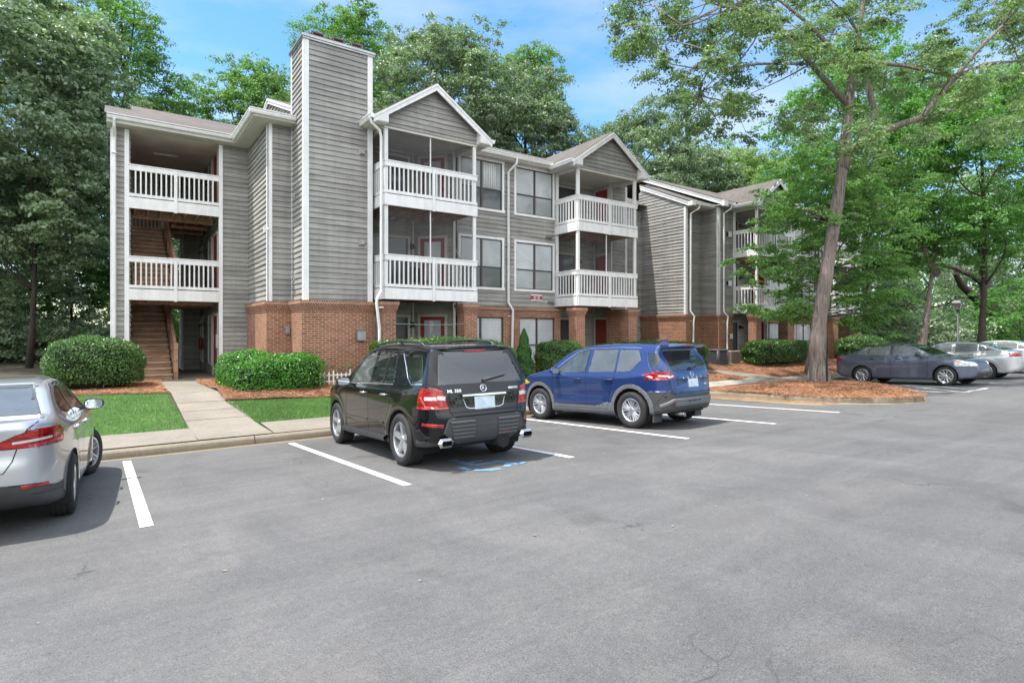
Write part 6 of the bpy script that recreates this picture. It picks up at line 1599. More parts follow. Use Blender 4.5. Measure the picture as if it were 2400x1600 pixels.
BK = dict(near=m_bark('bark_elm', (.235,.195,.172)), dark=m_bark('bark_dark', (.055,.042,.035)), grey=m_bark('bark_grey', (.19,.16,.135)))
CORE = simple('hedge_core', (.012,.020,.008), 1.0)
def bark_tube(mb, pts, rad, n=30, sub_=10):
    pts = [np.array(p, float) for p in pts]; P = []; R = []
    for i in range(len(pts) - 1):
        for k in range(sub_): t = k/sub_; P.append(pts[i]*(1-t) + pts[i+1]*t); R.append(rad[i]*(1-t) + rad[i+1]*t)
    P.append(pts[-1]); R.append(rad[-1]); P = np.array(P)
    for _ in range(6): P[1:-1] = (P[:-2] + P[1:-1]*2 + P[2:])/4
    rings = []; base = len(mb.v); L = 0
    for i, p in enumerate(P):
        if i: L += np.linalg.norm(P[i] - P[i-1])
        for j in range(n):
            a = 2*math.pi*j/n; g = 1 + .05*math.sin(5*a + 1.2*math.sin(L*.8)) + .035*math.sin(9*a + L*1.5) + .02*math.sin(14*a - L*2) + .06*max(0, math.sin(L*1.9 + 1))**6*math.sin(a*2+L)
            mb.v.append((p[0] + math.cos(a)*R[i]*g, p[1] + math.sin(a)*R[i]*g, p[2]))
    for i in range(len(P) - 1):
        for j in range(n):
            mb.f.append((base + i*n + j, base + i*n + (j+1) % n, base + (i+1)*n + (j+1) % n, base + (i+1)*n + j)); mb.m.append(0); mb.sm.append(True)
def px3(px, py, t): x, y = place(px, t); return np.array([x, y, zat(py, t)])
def leaves(C, R, N_, size, rng, squash=.75, up=.35, shell=.55, aspect=.55, droop=0.0):
    """leaf quads in clumps. C (k,3) centres, R (k,) radii, N_ per clump"""
    k = len(C); N_ = np.broadcast_to(N_, (k,)).astype(int); idx = np.repeat(np.arange(k), N_); n = len(idx)
    # sprays: every clump is a handful of leafy sprays set on its shell
    S_ = 13; sd = rng.normal(size=(k, S_, 3)); sd /= np.linalg.norm(sd, axis=2, keepdims=True)
    sr = rng.uniform(shell, 1.05, (k, S_, 1)); sc = sd * sr; ssz = rng.uniform(.20, .36, (k, S_))
    pick = rng.randint(0, S_, n); g = rng.normal(size=(n, 3)); g /= np.linalg.norm(g, axis=1, keepdims=True); rr = rng.uniform(0, 1, n) ** .5 * 1.25
    loc = g * (rr * ssz[idx, pick])[:, None]; loc[:, 2] *= .55; loc[:, 2] -= .35 * (loc[:, 0]**2 + loc[:, 1]**2) / ssz[idx, pick]
    stray = rng.rand(n) < .10; loc[stray] *= 1.9
    off = (sc[idx, pick] + loc) * R[idx][:, None]; off[:, 2] *= squash; off[:, 2] -= droop * (off[:, 0]**2 + off[:, 1]**2) / R[idx]
    P = C[idx] + off; d = sd[idx, pick] * .35 + g * .45
    nn = d + rng.normal(size=(n, 3)) * .42 + np.array([0, 0, up]); nn /= np.linalg.norm(nn, axis=1, keepdims=True)
    a = np.cross(nn, rng.normal(size=(n, 3))); a /= np.linalg.norm(a, axis=1, keepdims=True); b = np.cross(nn, a)
    s = (size * rng.uniform(.55, 1.25, n))[:, None]
    V = np.stack([P - a*s*.5, P + b*s*aspect*.5 + nn*s*.06, P + a*s*.5, P - b*s*aspect*.5 + nn*s*.06], 1).reshape(-1, 3)
    return V
def quads(V): return np.arange(len(V)).reshape(-1, 4)
def curve(a, b, sag, rng, n=7, wob=.12):
    a = np.array(a); b = np.array(b); L = np.linalg.norm(b - a); o = []
    w = rng.normal(0, wob * L * .3, (2, 3))
    for i in range(n):
        t = i / (n - 1); p = a*(1-t) + b*t + w[0]*math.sin(math.pi*t) + w[1]*math.sin(2*math.pi*t)*.5; p[2] += sag * L * math.sin(math.pi*t); o.append(p)
    return o
def tree(name, label, cat, group, base, top, env, leaf, bark, rng_seed, k=60, cr=1.2, per=600, size=.2, trad=.25, squash=.75, droop=0.0, limbs=14, extra_trunks=(), clumps=None, up=.35):
    """env = list of ellipsoids (cx,cy,cz,rx,ry,rz,weight)"""
    rng = np.random.RandomState(rng_seed)
    E_ = empty(name, tuple(base), label, cat, group)
    if clumps is None:
        C = []; ws = np.array([e[6] for e in env], float); ws /= ws.sum(); tries = 0
        while len(C) < k and tries < k*60:
            tries += 1; e = env[rng.choice(len(env), p=ws)]; d = rng.normal(size=3); d /= np.linalg.norm(d)
            r = rng.uniform(.35, 1.0) ** .5; r *= 1 + .12*math.sin(4*d[0] + rng_seed) * math.sin(3*d[2] + 1)
            p = np.array(e[:3]) + d * r * np.array(e[3:6])
            if all(np.linalg.norm(p - q) > cr * .55 for q in C[-40:]): C.append(p)
        C = np.array(C); R = cr * rng.uniform(.6, 1.25, len(C))
    else:
        C, R = clumps
    V = leaves(C, R, np.maximum(20, per * (R / cr) ** 2), size, rng, squash, up, .5, .55, droop)
    npmesh('crown', V, quads(V), leaf, E_)
    mb = MB(); base = np.array(base, float); top = np.array(top, float)
    main = curve(base, top, 0, rng, 9, .05); rad = [trad * (1.35 if i == 0 else 1.0 if i == 1 else max(.12, 1 - i/9.5)) for i in range(9)]
    mb.tube(main, rad, 10)
    order = np.argsort(rng.rand(len(C)))[:limbs]
    for i in order:
        t = np.clip((C[i][2] - base[2]) / (top[2] - base[2] + 1e-6) - .22, .22, .92); a = base*(1-t) + top*t; j = min(7, int(t*8)); a = main[j]*(1-(t*8-j)) + main[j+1]*(t*8-j)
        mb.tube(curve(a, C[i], .08, rng, 6, .25), [trad*.42*(1 - .8*q/5)*(1 - t*.5) for q in range(6)], 6)
    for ex in extra_trunks: mb.tube(ex[0], ex[1], 10)
    mb.build('trunk', bark, E_)
    return E_
TG = 'trees of the wood behind the buildings'
def bgtree(px, t, top, r, label, leaf, seed, bot=None, k=60, cr=1.3, size=.22, per=520, bark='dark', rz=None, base_z=None, trad=.28, name='broadleaf_tree', envs=None, **kw):
    x, y = place(px, t); rr = r * t / FPX; zt = zat(top, t); zb = zat(bot, t) if bot is not None else zt - 2.4*rr
    cz_ = (zt + zb)/2; hz = (zt - zb)/2
    g = gz(max(y, 12)) if y > 12 else lotz(x, y)
    env = envs or [(x, y, cz_, rr, rr, hz, 1)]
    return tree(name, label, 'tree', TG, (x + rr*.1, y, g - .1), (x, y, cz_ + hz*.55), env, LM[leaf], BK[bark], seed, k, cr, per, size, trad, **kw)
# left side
bgtree(40, 23.5, -110, 215, 'big dark glossy-leaved tree filling the left edge, beside the shingled corner', 'dark', 21, bot=640, k=150, cr=1.25, size=.19, per=900, trad=.11, limbs=10)
bgtree(-40, 29, -150, 240, 'second dark tree close behind the big left one, closing the sky at the edge', 'dark', 38, bot=620, k=90, cr=1.5, size=.22, per=700, trad=.1)
bgtree(285, 36, -60, 110, 'tall bright green tree rising behind the stair bay roof, left of the open sky', 'bright', 22, bot=430, k=80, cr=1.25, size=0.185, per=567)
bgtree(395, 38, 228, 75, 'small bright tree peeping over the stair bay ridge', 'bright', 23, bot=450, k=30, cr=1.0, size=0.185, per=567)
bgtree(572, 42, 148, 128, 'round bright green tree behind the roof, immediately left of the chimney', 'bright', 24, bot=470, k=80, cr=1.45, size=0.202, per=756)
bgtree(815, 46, 12, 122, 'tall bright green tree right behind the chimney top', 'bright', 25, bot=430, k=80, cr=1.5, size=0.218, per=702)
bgtree(1035, 38, 55, 165, 'broad grey-green oak behind the first gable', 'oak', 26, bot=470, k=120, cr=1.4, size=0.193, per=864, limbs=22)
bgtree(1235, 40, 165, 110, 'rounded grey-green oak between the two gables', 'oak', 27, bot=470, k=80, cr=1.4, size=0.193, per=810)
bgtree(1245, 55, 110, 60, 'narrow bright green tree rising between the two oaks', 'bright', 28, bot=300, k=36, cr=1.4, size=0.235, per=567)
bgtree(1480, 48, 262, 150, 'wide grey-green oak behind the second gable', 'oak', 29, bot=560, k=110, cr=1.6, size=0.218, per=837)
bgtree(1640, 52, 335, 90, 'grey-green oak seen above the raked side wall', 'oak', 30, bot=560, k=60, cr=1.6, size=0.235, per=756)
bgtree(1745, 56, 350, 110, 'pale yellow-green feathery tree behind the far gable', 'pale', 31, bot=560, k=70, cr=1.6, size=0.202, per=945)
bgtree(1690, 66, 330, 60, 'bright tree top between the oak and the feathery tree', 'bright', 32, bot=560, k=30, cr=1.8, size=0.252, per=567)
# low wood on the left
bgtree(-30, 27, 420, 170, 'dark understorey tree at the left edge below the big crown', 'dark', 33, bot=860, k=70, cr=1.0, size=0.143, per=756, trad=.14)
bgtree(170, 31, 470, 110, 'fresh green sapling with layered leaves left of the building corner', 'fresh', 34, bot=760, k=40, cr=.8, size=0.168, per=567, trad=.09, squash=.4)
bgtree(100, 34, 380, 180, 'dark spreading tree deep behind the sapling', 'dark', 35, bot=850, k=90, cr=1.3, size=0.168, per=702, trad=.2)
bgtree(350, 32, 430, 110, 'bright tree filling the open back of the stair bay', 'bright', 37, bot=840, k=60, cr=1.0, size=.15, per=700, trad=.12)
bgtree(420, 40, 560, 90, 'dark thicket tree seen through the ground floor of the stair bay', 'bright', 36, bot=860, k=40, cr=1.1, size=0.168, per=567, trad=.12)
# right side wood
bgtree(2010, 40, 60, 190, 'bright green tree directly behind the leaning trunk top', 'fresh', 40, bot=720, k=130, cr=1.5, size=0.202, per=702, trad=.25, limbs=20)
bgtree(2290, 34, 140, 165, 'bright green tree above the silver grey sedan', 'fresh', 41, bot=620, k=100, cr=1.4, size=0.185, per=648, bark='dark', trad=.2)
bgtree(2480, 36, -60, 190, 'tall tree at the upper right corner behind the limbs', 'muted', 42, bot=640, k=90, cr=1.5, size=0.185, per=648)
bgtree(1960, 58, 250, 170, 'dark tree filling the gap behind the far building end', 'oak', 43, bot=820, k=90, cr=1.9, size=0.252, per=648)
bgtree(2120, 70, 330, 190, 'deep dark wood tree left of the lamp post', 'dark', 44, bot=830, k=90, cr=2.2, size=0.286, per=567)
bgtree(2260, 82, 520, 150, 'distant low tree right of the lamp post', 'fresh', 45, bot=850, k=60, cr=2.2, size=0.302, per=567)
bgtree(2420, 60, 420, 170, 'dark spreading tree at the right edge above the white sedan', 'dark', 46, bot=830, k=80, cr=1.9, size=0.252, per=567)
bgtree(2020, 46, 640, 110, 'low dark evergreen left of the leaning trunk', 'dark', 47, bot=840, k=50, cr=1.2, size=0.202, per=648, trad=.1)
bgtree(2390, 48, 660, 90, 'low fresh green bush tree behind the white sedan', 'fresh', 48, bot=840, k=40, cr=1.2, size=0.202, per=567, trad=.1)
# dark double trunk at the right
t = 52; A = px3(2330, 800, t); 
E_ = tree('forked_tree', 'dark forked tree whose limbs spread right of the lamp post', 'tree', None, A, px3(2300, 560, t), [], LM['muted'], BK['dark'], 50, per=420, size=.26, trad=.85, limbs=6, cr=1.7,
    clumps=(np.array([px3(a, b, t + c) for a, b, c in ((2180,560,0),(2240,520,3),(2300,500,-3),(2360,540,2),(2420,600,0),(2400,480,4),(2150,620,2),(2250,440,0),(2340,400,2),(2200,480,-2))]), np.array([1.9,2,2,1.8,1.9,2,1.4,2,2,1.8])),
    extra_trunks=(([px3(2318,735,t),px3(2290,700,t),px3(2255,670,t),px3(2238,640,t-1)], [.55,.42,.3,.2]), ([px3(2335,760,t),px3(2360,745,t),px3(2385,705,t)], [.25,.2,.14])))
# leaning mid-distance trunk with high crown
t = 36
tree('leaning_tree', 'slender leaning tree with a bare brown trunk between the slate sedan and the lamp post', 'tree', None, px3(2153, 850, t), px3(2200, 560, t), [], LM['fresh'], BK['near'], 51, per=500, size=.2, trad=.24, limbs=8, cr=1.3,
    clumps=(np.array([px3(a, b, t + c) for a, b, c in ((2080,330,0),(2140,260,2),(2200,300,-2),(2260,260,1),(2230,380,0),(2120,420,2),(2050,420,1),(2290,340,-1),(2180,200,0),(2330,270,1),(2020,520,-1),(2060,600,-2),(2110,520,1))]), np.array([1.4,1.3,1.5,1.3,1.2,1.2,1.3,1.2,1.4,1.2,1.1,1.0,1.0])),
    extra_trunks=(([px3(2196,645,t),px3(2180,620,t),px3(2168,585,t),px3(2165,540,t+.5),px3(2150,470,t+1)], [.2,.16,.13,.10,.06]),))
# near tree with the long trunk (elm-like), canopy over the right half
def hull_pts(n, poly, rng): 
    return scatter(poly, n, rng)
rng = np.random.RandomState(77)
t0 = 19.35
can = [(1440,40),(1450,130),(1540,190),(1590,250),(1600,300),(1700,310),(1790,280),(1900,330),(2060,340),(2230,330),(2450,330),(2480,-160),(1560,-160),(1470,-40)]
q = hull_pts(190, can, rng)
edge = np.array([(1450,60),(1500,110),(1470,20),(1560,140),(1610,230),(1640,190),(1660,280),(1600,60),(1690,150),(1730,240),(1560,40),(1690,310),(1630,290),(1760,60),(1750,320)])
q = np.concatenate([q, edge])
C = np.array([px3(a, b, t0 + (1.0 + abs(rng.normal(0, 2.4)) if rng.rand() > .38 else -.3 - abs(rng.normal(0, 1.3))) if a > 1850 else t0 + rng.normal(0, 1.8)) for a, b in q]); R = rng.uniform(.55, 1.05, len(C)); R[-15:] *= .8
trunk = [px3(1920, 905, t0), px3(1917, 860, t0), px3(1914, 800, t0), px3(1924, 720, t0), px3(1936, 640, t0), px3(1950, 560, t0), px3(1962, 480, t0), px3(1972, 410, t0), px3(1980, 340, t0), px3(1988, 260, t0), px3(1998, 170, t0), px3(2012, 80, t0), px3(2030, -40, t0)]
trad = [.37, .275, .235, .215, .198, .188, .178, .168, .155, .14, .125, .10, .06]
E1 = empty('elm_tree', tuple(trunk[0]), 'tall elm-like tree with a long pale brown trunk standing in the mulch island', 'tree')
V = leaves(C, R, np.maximum(90, 900*R**1.7), .115, rng, .45, .4, .15, .5, .18)
npmesh('crown', V, quads(V), LM['muted'], E1)
mb = MB(); bark_tube(mb, trunk, trad)
limb = [px3(1975, 395, t0), px3(1992, 355, t0 - .1), px3(2030, 325, t0 - .2), px3(2090, 300, t0 - .3), px3(2160, 275, t0 - .5), px3(2200, 225, t0 - .6), px3(2240, 180, t0 - .8), px3(2290, 120, t0 - 1), px3(2350, 60, t0 - 1.2)]
mb.tube(limb, [.19,.15,.12,.105,.095,.085,.075,.06,.04], 12)
mb.tube([px3(2008, 345, t0), px3(2032, 300, t0 + .1), px3(2050, 260, t0 + .2), px3(2040, 225, t0 + .3), px3(2028, 170, t0 + .4), px3(2040, 120, t0+.4)], [.12,.12,.115,.10,.085,.06], 12)
mb.tube([px3(2240, 180, t0 - .8), px3(2200, 172, t0 - .6), px3(2120, 155, t0), px3(2060, 148, t0), px3(2000, 170, t0)], [.05,.055,.055,.06,.07], 8)
mb.tube([px3(2240, 180, t0 - .8), px3(2310, 150, t0 - 1), px3(2420, 140, t0 - 1)], [.06,.05,.03], 8)
mb.tube([px3(1990, 250, t0), px3(1900, 150, t0 - .4), px3(1830, 70, t0 - .9), px3(1760, 25, t0 - 1.3), px3(1690, 15, t0 - 1.8), px3(1650, 40, t0 - 2)], [.10,.085,.07,.055,.04,.02], 8)
mb.tube([px3(1690, 15, t0-1.8), px3(1600,60,t0-1.9), px3(1560,110,t0-1.7)], [.035,.022,.01], 6); mb.tube([px3(1600,60,t0-1.9), px3(1510,60,t0-2)], [.02,.008], 6)
mb.tube([px3(1900,150,t0-.4), px3(1780,150,t0-.8), px3(1700,160,t0-1), px3(1640,220,t0-1)], [.05,.04,.028,.012], 6); mb.tube([px3(1760,25,t0-1.3), px3(1700,80,t0-1.4), px3(1660,120,t0-1.4)], [.03,.02,.01], 6)
mb.tube([px3(1998, 170, t0), px3(1900, 60, t0 + .4), px3(1800, -20, t0 + .8)], [.09,.06,.03], 8)
allj = np.array(trunk[6:] + limb[2:] + [px3(1900,150,t0-.4), px3(1830,70,t0-.9), px3(1790,45,t0-1.1), px3(1760,25,t0-1.3), px3(1725,18,t0-1.5), px3(1690,15,t0-1.8), px3(1600,60,t0-1.9), px3(1560,110,t0-1.7), px3(1510,60,t0-2), px3(1700,160,t0-1), px3(1640,220,t0-1), px3(1660,120,t0-1.4)])
for i in range(len(C)):
    if i % 2 and i < 190: continue
    dd = np.linalg.norm(allj - C[i], axis=1)*rng.uniform(.7, 1.3, len(allj)); j = np.argmin(dd)
    if dd[j] > 3.2: continue
    mb.tube(curve(allj[j], C[i] + [0, 0, .1], .06, rng, 6, .22), [.03,.025,.02,.016,.012,.006], 5)
# root flare and old split in the bark
for a in np.linspace(0, 6.28, 7)[:-1]:
    b = trunk[0] + np.array([math.cos(a)*.42, math.sin(a)*.42, -.12]); mb.tube([b, trunk[0] + np.array([math.cos(a)*.26, math.sin(a)*.26, .12]), trunk[1] + np.array([math.cos(a)*.16, math.sin(a)*.16, .35])], [.09,.13,.08], 8)
mb.build('trunk', BK['near'], E1)
vx = Vector((-SY, -CY_, 0)); n_ = [Vector(px3(1924 + (893-y_)*.05, y_, t0)) + vx * r_ for y_, r_ in ((893,.385),(870,.335),(840,.297),(810,.273),(790,.252))]
mb = MB(); side_ = Vector((CY_, -SY, 0))
for a, b, w0, w1 in zip(n_[:-1], n_[1:], (.055,.06,.05,.03), (.06,.05,.03,.008)):
    mb.poly([a - side_*w0/2, a + side_*w0/2, b + side_*w1/2, b - side_*w1/2])
mb.build('bark_split', CM['shut'], E1)
# low-branching bright tree between the elm and the far building
rng = np.random.RandomState(78); t1 = 24.0
den = [(1735,615),(1775,560),(1800,490),(1830,440),(1850,380),(1880,330),(1960,320),(2100,330),(2190,420),(2180,560),(2130,640),(2110,700),(2080,800),(2010,780),(1960,700),(1900,770),(1870,760),(1800,740),(1740,730),(1760,690),(1700,640)]
q = np.concatenate([hull_pts(118, den, rng), hull_pts(60, [(1815,440),(1870,380),(2010,360),(2060,500),(2000,700),(1900,740),(1820,700),(1800,560)], rng), hull_pts(34, [(1960,440),(2120,440),(2140,620),(2100,760),(1990,760),(1950,600)], rng)]); C = np.array([px3(a, b, t1 + rng.normal(0, 1.6)) for a, b in q]); R = rng.uniform(.45, .85, len(C))
sp_ = np.array([(1775,520),(1765,575),(1705,612),(1770,660),(1740,722),(1775,725),(1840,735),(1790,450),(2090,780),(2110,730),(2060,690)])
C = np.concatenate([C, np.array([px3(a, b, t1 - 1.5) for a, b in sp_])]); R = np.concatenate([R, np.full(len(sp_), .5)])
E2 = empty('low_branching_tree', tuple(px3(1893, 868, t1)), 'bright green tree with drooping low sprays, behind the elm trunk and hiding the far building', 'tree')
V = leaves(C, R, np.maximum(60, 620*R**1.6), .125, rng, .42, .5, .2, .55, .18)
npmesh('crown', V, quads(V), LM['bright'], E2)
mb = MB(); tr = [px3(1896, 875, t1), px3(1903, 820, t1), px3(1918, 740, t1), px3(1934, 640, t1), px3(1950, 520, t1), px3(1960, 400, t1)]
mb.tube(tr, [.20,.16,.14,.13,.10,.05], 12)
tj = np.array(tr[2:])
for i in range(0, len(C), 2): j = np.argmin(np.linalg.norm(tj - C[i], axis=1)); mb.tube(curve(tj[j], C[i], .05, rng, 6, .2), [.04,.032,.025,.018,.012,.006], 5)
mb.build('trunk', BK['grey'], E2)

# undergrowth: nobody could count it
def thicket(label, pts, size, leaf, seed, rad=1.4, per=520):
    rng = np.random.RandomState(seed); C = np.array([(x, y, gz(max(y, 12)) + rad*rng.uniform(.3, 1.0)) for x, y in pts]); R = rng.uniform(.6, 1.2, len(C)) * rad
    V = leaves(C, R, per, size, rng, .8, .4, .4); o = npmesh('undergrowth', V, quads(V), LM[leaf]); o['kind'] = 'stuff'; return o
rng = np.random.RandomState(3)
thicket('', [place(rng.uniform(-250, 300), rng.uniform(27, 42)) for _ in range(130)], .2, 'dark', 61, 1.4)
thicket('', [place(rng.uniform(300, 520), rng.uniform(36, 48)) for _ in range(40)], .22, 'bright', 62, 1.6)
thicket('', [place(rng.uniform(1900, 2650), rng.uniform(48, 75)) for _ in range(120)], .3, 'dark', 63, 2.2)
thicket('', [place(rng.uniform(2150, 2500), rng.uniform(60, 90)) for _ in range(60)], .34, 'fresh', 64, 2.4)
# far wood closing the horizon all round
def woodwall(pts, seed, rad, hgt, leaf, per=420, size=.6):
    rng = np.random.RandomState(seed); C = []; R = []
    for x, y in pts:
        for h in range(3): C.append((x + rng.normal(0, 2), y + rng.normal(0, 2), hgt * (h + .5) / 3 * rng.uniform(.8, 1.15))); R.append(rad * rng.uniform(.7, 1.2))
    V = leaves(np.array(C), np.array(R), per, size, rng, .9, .4, .4); o = npmesh('far_wood', V, quads(V), LM[leaf]); o['kind'] = 'stuff'; return o
woodwall([(x, 62 + 6*math.sin(x*.2)) for x in np.arange(-60, 62, 6)], 71, 5, 11, 'dark')
woodwall([place(p, 105) for p in np.arange(1700, 3000, 60)], 72, 7, 14, 'oak', size=.8)
woodwall([(-42 + 3*math.sin(a), a) for a in np.arange(-30, 60, 7)], 73, 6, 12, 'dark')
woodwall([(x, -48 + 4*math.sin(x)) for x in np.arange(-40, 110, 8)], 74, 7, 13, 'bright', size=.8)
woodwall([(112 + 3*math.sin(a), a) for a in np.arange(-40, 60, 8)], 75, 7, 13, 'oak', size=.9)

# ------------------------------------------------------------------ hedges and shrubs
def superell(n, rng, c, r, p, bumps=.06, top_only=False, seed=0):
    d = rng.normal(size=(n, 3)); d /= np.linalg.norm(d, axis=1, keepdims=True)
    if True: d[:, 2] = np.where(d[:, 2] < -.55, -d[:, 2], d[:, 2])
    d /= np.linalg.norm(d, axis=1, keepdims=True)
    s = (np.abs(d[:, 0])**p + np.abs(d[:, 1])**p + np.abs(d[:, 2])**p) ** (-1/p)
    lum = 1 + bumps*(np.sin(5*d[:, 0] + seed)*np.sin(4*d[:, 1] + 2*seed) + .6*np.sin(9*d[:, 2] + 7*d[:, 0]))
    P = d * (s * lum)[:, None] * np.array(r) + np.array(c); nrm = d / np.array(r); nrm /= np.linalg.norm(nrm, axis=1, keepdims=True)
    return P, nrm
def shrub(name, label, cat, group, blobs, leaf, seed, n=14000, size=.05, depth=.14, p=3.0, stems=9):
    rng = np.random.RandomState(seed); x0 = blobs[0]
    E_ = empty(name, (x0[0], x0[1], gz(x0[1])), label, cat, group)
    area = np.array([b[3]*b[4] + b[3]*b[5] + b[4]*b[5] for b in blobs]); area /= area.sum(); VV = []; core = MB()
    for b, a in zip(blobs, area):
        m_ = int(n * a); P, nr = superell(m_, rng, b[:3], b[3:6], p, .05, seed=seed)
        P = P - nr * (rng.uniform(0, 1, m_)**1.5 * depth)[:, None] + nr * (rng.rand(m_) < .06)[:, None] * rng.uniform(0, .07, m_)[:, None]
        nn = nr*.8 + rng.normal(size=(m_, 3))*.6 + np.array([0, 0, .25]); nn /= np.linalg.norm(nn, axis=1, keepdims=True)
        u = np.cross(nn, rng.normal(size=(m_, 3))); u /= np.linalg.norm(u, axis=1, keepdims=True); w = np.cross(nn, u); s = (size*rng.uniform(.6, 1.25, m_))[:, None]
        VV.append(np.stack([P - u*s*.5, P + w*s*.3 + nn*s*.06, P + u*s*.5, P - w*s*.3 + nn*s*.06], 1).reshape(-1, 3))
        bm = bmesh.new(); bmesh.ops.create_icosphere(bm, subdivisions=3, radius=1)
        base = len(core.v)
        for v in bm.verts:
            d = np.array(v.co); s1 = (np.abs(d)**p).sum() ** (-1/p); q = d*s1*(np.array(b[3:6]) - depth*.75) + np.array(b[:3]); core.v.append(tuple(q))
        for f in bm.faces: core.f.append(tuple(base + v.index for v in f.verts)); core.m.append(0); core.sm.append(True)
        bm.free()
    V = np.concatenate(VV); npmesh('foliage', V, quads(V), leaf, E_)
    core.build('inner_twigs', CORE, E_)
    st = MB()
    for i in range(stems):
        b = blobs[i % len(blobs)]; x = b[0] + rng.uniform(-.6, .6)*b[3]; y = b[1] - b[4]*rng.uniform(.3, .75); g = gz(y); st.tube([(x, y, g), (x + rng.normal(0, .05), y, g + .3)], [.018, .012], 5)
    st.build('stem', BK['grey'], E_); return E_
HG = 'clipped hedges in front of the buildings'
shrub('round_shrub', 'large clipped round shrub left of the stair bay, on a mulch bed', 'shrub', None, [(-.34, 18.7, 1.24, 1.08, 1.0, .74)], LM['hedge'], 81, 24000, .050, p=3.1)
shrub('loose_hedge', 'bright green two-humped hedge at the corner of the brick wall, right of the walkway', 'hedge', None, [(3.08, 16.95, .98, .76, .9, .63), (3.72, 16.4, .90, .95, .80, .59), (3.30, 16.25, .82, .86, .66, .56), (4.18, 16.15, .92, .66, .66, .61)], LM['hedgeb'], 82, 36000, .056, depth=.18, p=3.3)
shrub('hedge', 'long flat-topped hedge behind the black SUV roof', 'hedge', HG, [(8.1, 15.0, 1.2, 2.35, .62, .72)], LM['hedge'], 83, 26000, .055, p=4)
shrub('hedge', 'rounded hedge under the ground-floor window, between conifer and blue crossover', 'hedge', HG, [(12.75, 15.35, 1.15, .92, .65, .66)], LM['hedge'], 84, 13000, .055, p=3.2)
shrub('hedge', 'low hedge running behind the blue crossover roof to the air conditioner', 'hedge', HG, [(17.9, 15.7, 1.08, 3.1, .6, .63)], LM['hedge'], 85, 22000, .06, p=5)
shrub('hedge', 'dark clipped hedge left of the elm trunk, in front of the far porch', 'hedge', HG, [(26.55, 15.6, 1.10, 2.35, .66, .62)], LM['hedge'], 86, 18000, .07, p=4.5)
shrub('hedge', 'rounded hedge between the elm trunk and the slate sedan roof', 'hedge', HG, [(33.6, 14.9, 1.2, 1.6, .9, .72)], LM['hedge'], 87, 12000, .08, p=2.8)
# small conifer
rng = np.random.RandomState(90); cx, cy = 11.0, 15.1; g = gz(cy); E_ = empty('conifer_shrub', (cx, cy, g), 'narrow pointed conifer standing in front of the downspout between two hedges', 'shrub')
n = 16000; h = rng.uniform(0, 1, n)**1.15; a = rng.uniform(0, 6.28, n); rr = .36*np.sqrt(np.clip(1.02 - h, 0, 1))*(1 - .25*(h > .85)) * rng.uniform(.75, 1.06, n)
rr = .37*np.clip(1 - h, 0, 1)**.62 * (.35 + .65*np.clip(h/.12, 0, 1)) * rng.uniform(.72, 1.05, n)*(1 + .12*np.sin(h*26 + a*2))
P = np.stack([cx + rr*np.cos(a), cy + rr*np.sin(a), g + .05 + h*1.72], 1); nn = np.stack([np.cos(a), np.sin(a), np.full(n, .4)], 1) + rng.normal(size=(n, 3))*.5; nn /= np.linalg.norm(nn, axis=1, keepdims=True)
u = np.cross(nn, rng.normal(size=(n, 3))); u[:, 2] += 1.2; u /= np.linalg.norm(u, axis=1, keepdims=True); w = np.cross(nn, u); s = (.07*rng.uniform(.6, 1.2, n))[:, None]
V = np.stack([P - u*s*.5, P + w*s*.2, P + u*s*.5, P - w*s*.2], 1).reshape(-1, 3); npmesh('foliage', V, quads(V), LM['conifer'], E_)
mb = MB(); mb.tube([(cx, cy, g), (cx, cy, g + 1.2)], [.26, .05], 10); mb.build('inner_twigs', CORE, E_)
# weeds by the picket fence
def weed(x, y, h, n, label, seed, size=.09, spread=.25):
    rng = np.random.RandomState(seed); g = gz(y); E_ = empty('weed', (x, y, g), label, 'plant'); mb = MB(); C = []
    for i in range(n):
        a = rng.uniform(0, 6.28); p1 = np.array([x + math.cos(a)*spread, y + math.sin(a)*spread*.6, g + h*rng.uniform(.6, 1)]); mb.tube(curve((x, y, g), p1, .05, rng, 5), [.006]*5, 4)
        for k in range(4): C.append(np.array((x, y, g))*(1 - .3*k/4 - .25) + p1*(.3*k/4 + .25) if k < 3 else p1)
    C = np.array(C); V = leaves(C, np.full(len(C), .07), 7, size, rng, .7, .5, .1, .45); npmesh('leaf_cluster', V, quads(V), LM['fresh'], E_); mb.build('stem', BK['grey'], E_)
weed(5.35, 16.15, .75, 6, 'thin leafy weed growing against the brick behind the picket fence', 91)
weed(5.95, 16.2, .45, 5, 'short weed at the right end of the picket fence', 92)
# young plant visible through the porch screen
rng = np.random.RandomState(93); E_ = empty('bare_houseplant', (9.35, 16.3, 3.3), 'bare branched houseplant behind the second-floor porch screen', 'plant'); mb = MB()
for i in range(9):
    a = (9.35, 16.3, 3.5 + .12*i); b = (9.35 + rng.uniform(-.35, .35), 16.3 + rng.uniform(-.15, .15), 4.6 + rng.uniform(-.1, .45)); mb.tube(curve(a, b, .05, rng, 5, .3), [.012,.010,.008,.006,.004], 5)
mb.tube([(9.35, 16.3, 3.45), (9.35, 16.3, 4.6)], [.02, .012], 6); mb.build('stem', simple('pale_twig', (.42,.42,.40), .7), E_)
p = MB(); lathe(p, [(.0, -.0), (.0, .0)], (9.35, 16.3, 3.3), 1, 4); p = MB(); p.tube([(9.35, 16.3, 3.3), (9.35, 16.3, 3.5)], [.10, .14], 14); p.build('pot', M['grey'], E_)

# ------------------------------------------------------------------ small things on the ground
AC1, AC2, AC3 = (22.38, 16.02), (23.62, 16.22), (23.35, 17.5)
def part(mb, name, mat, par, **k): return mb.build(name, mat, par, **k)
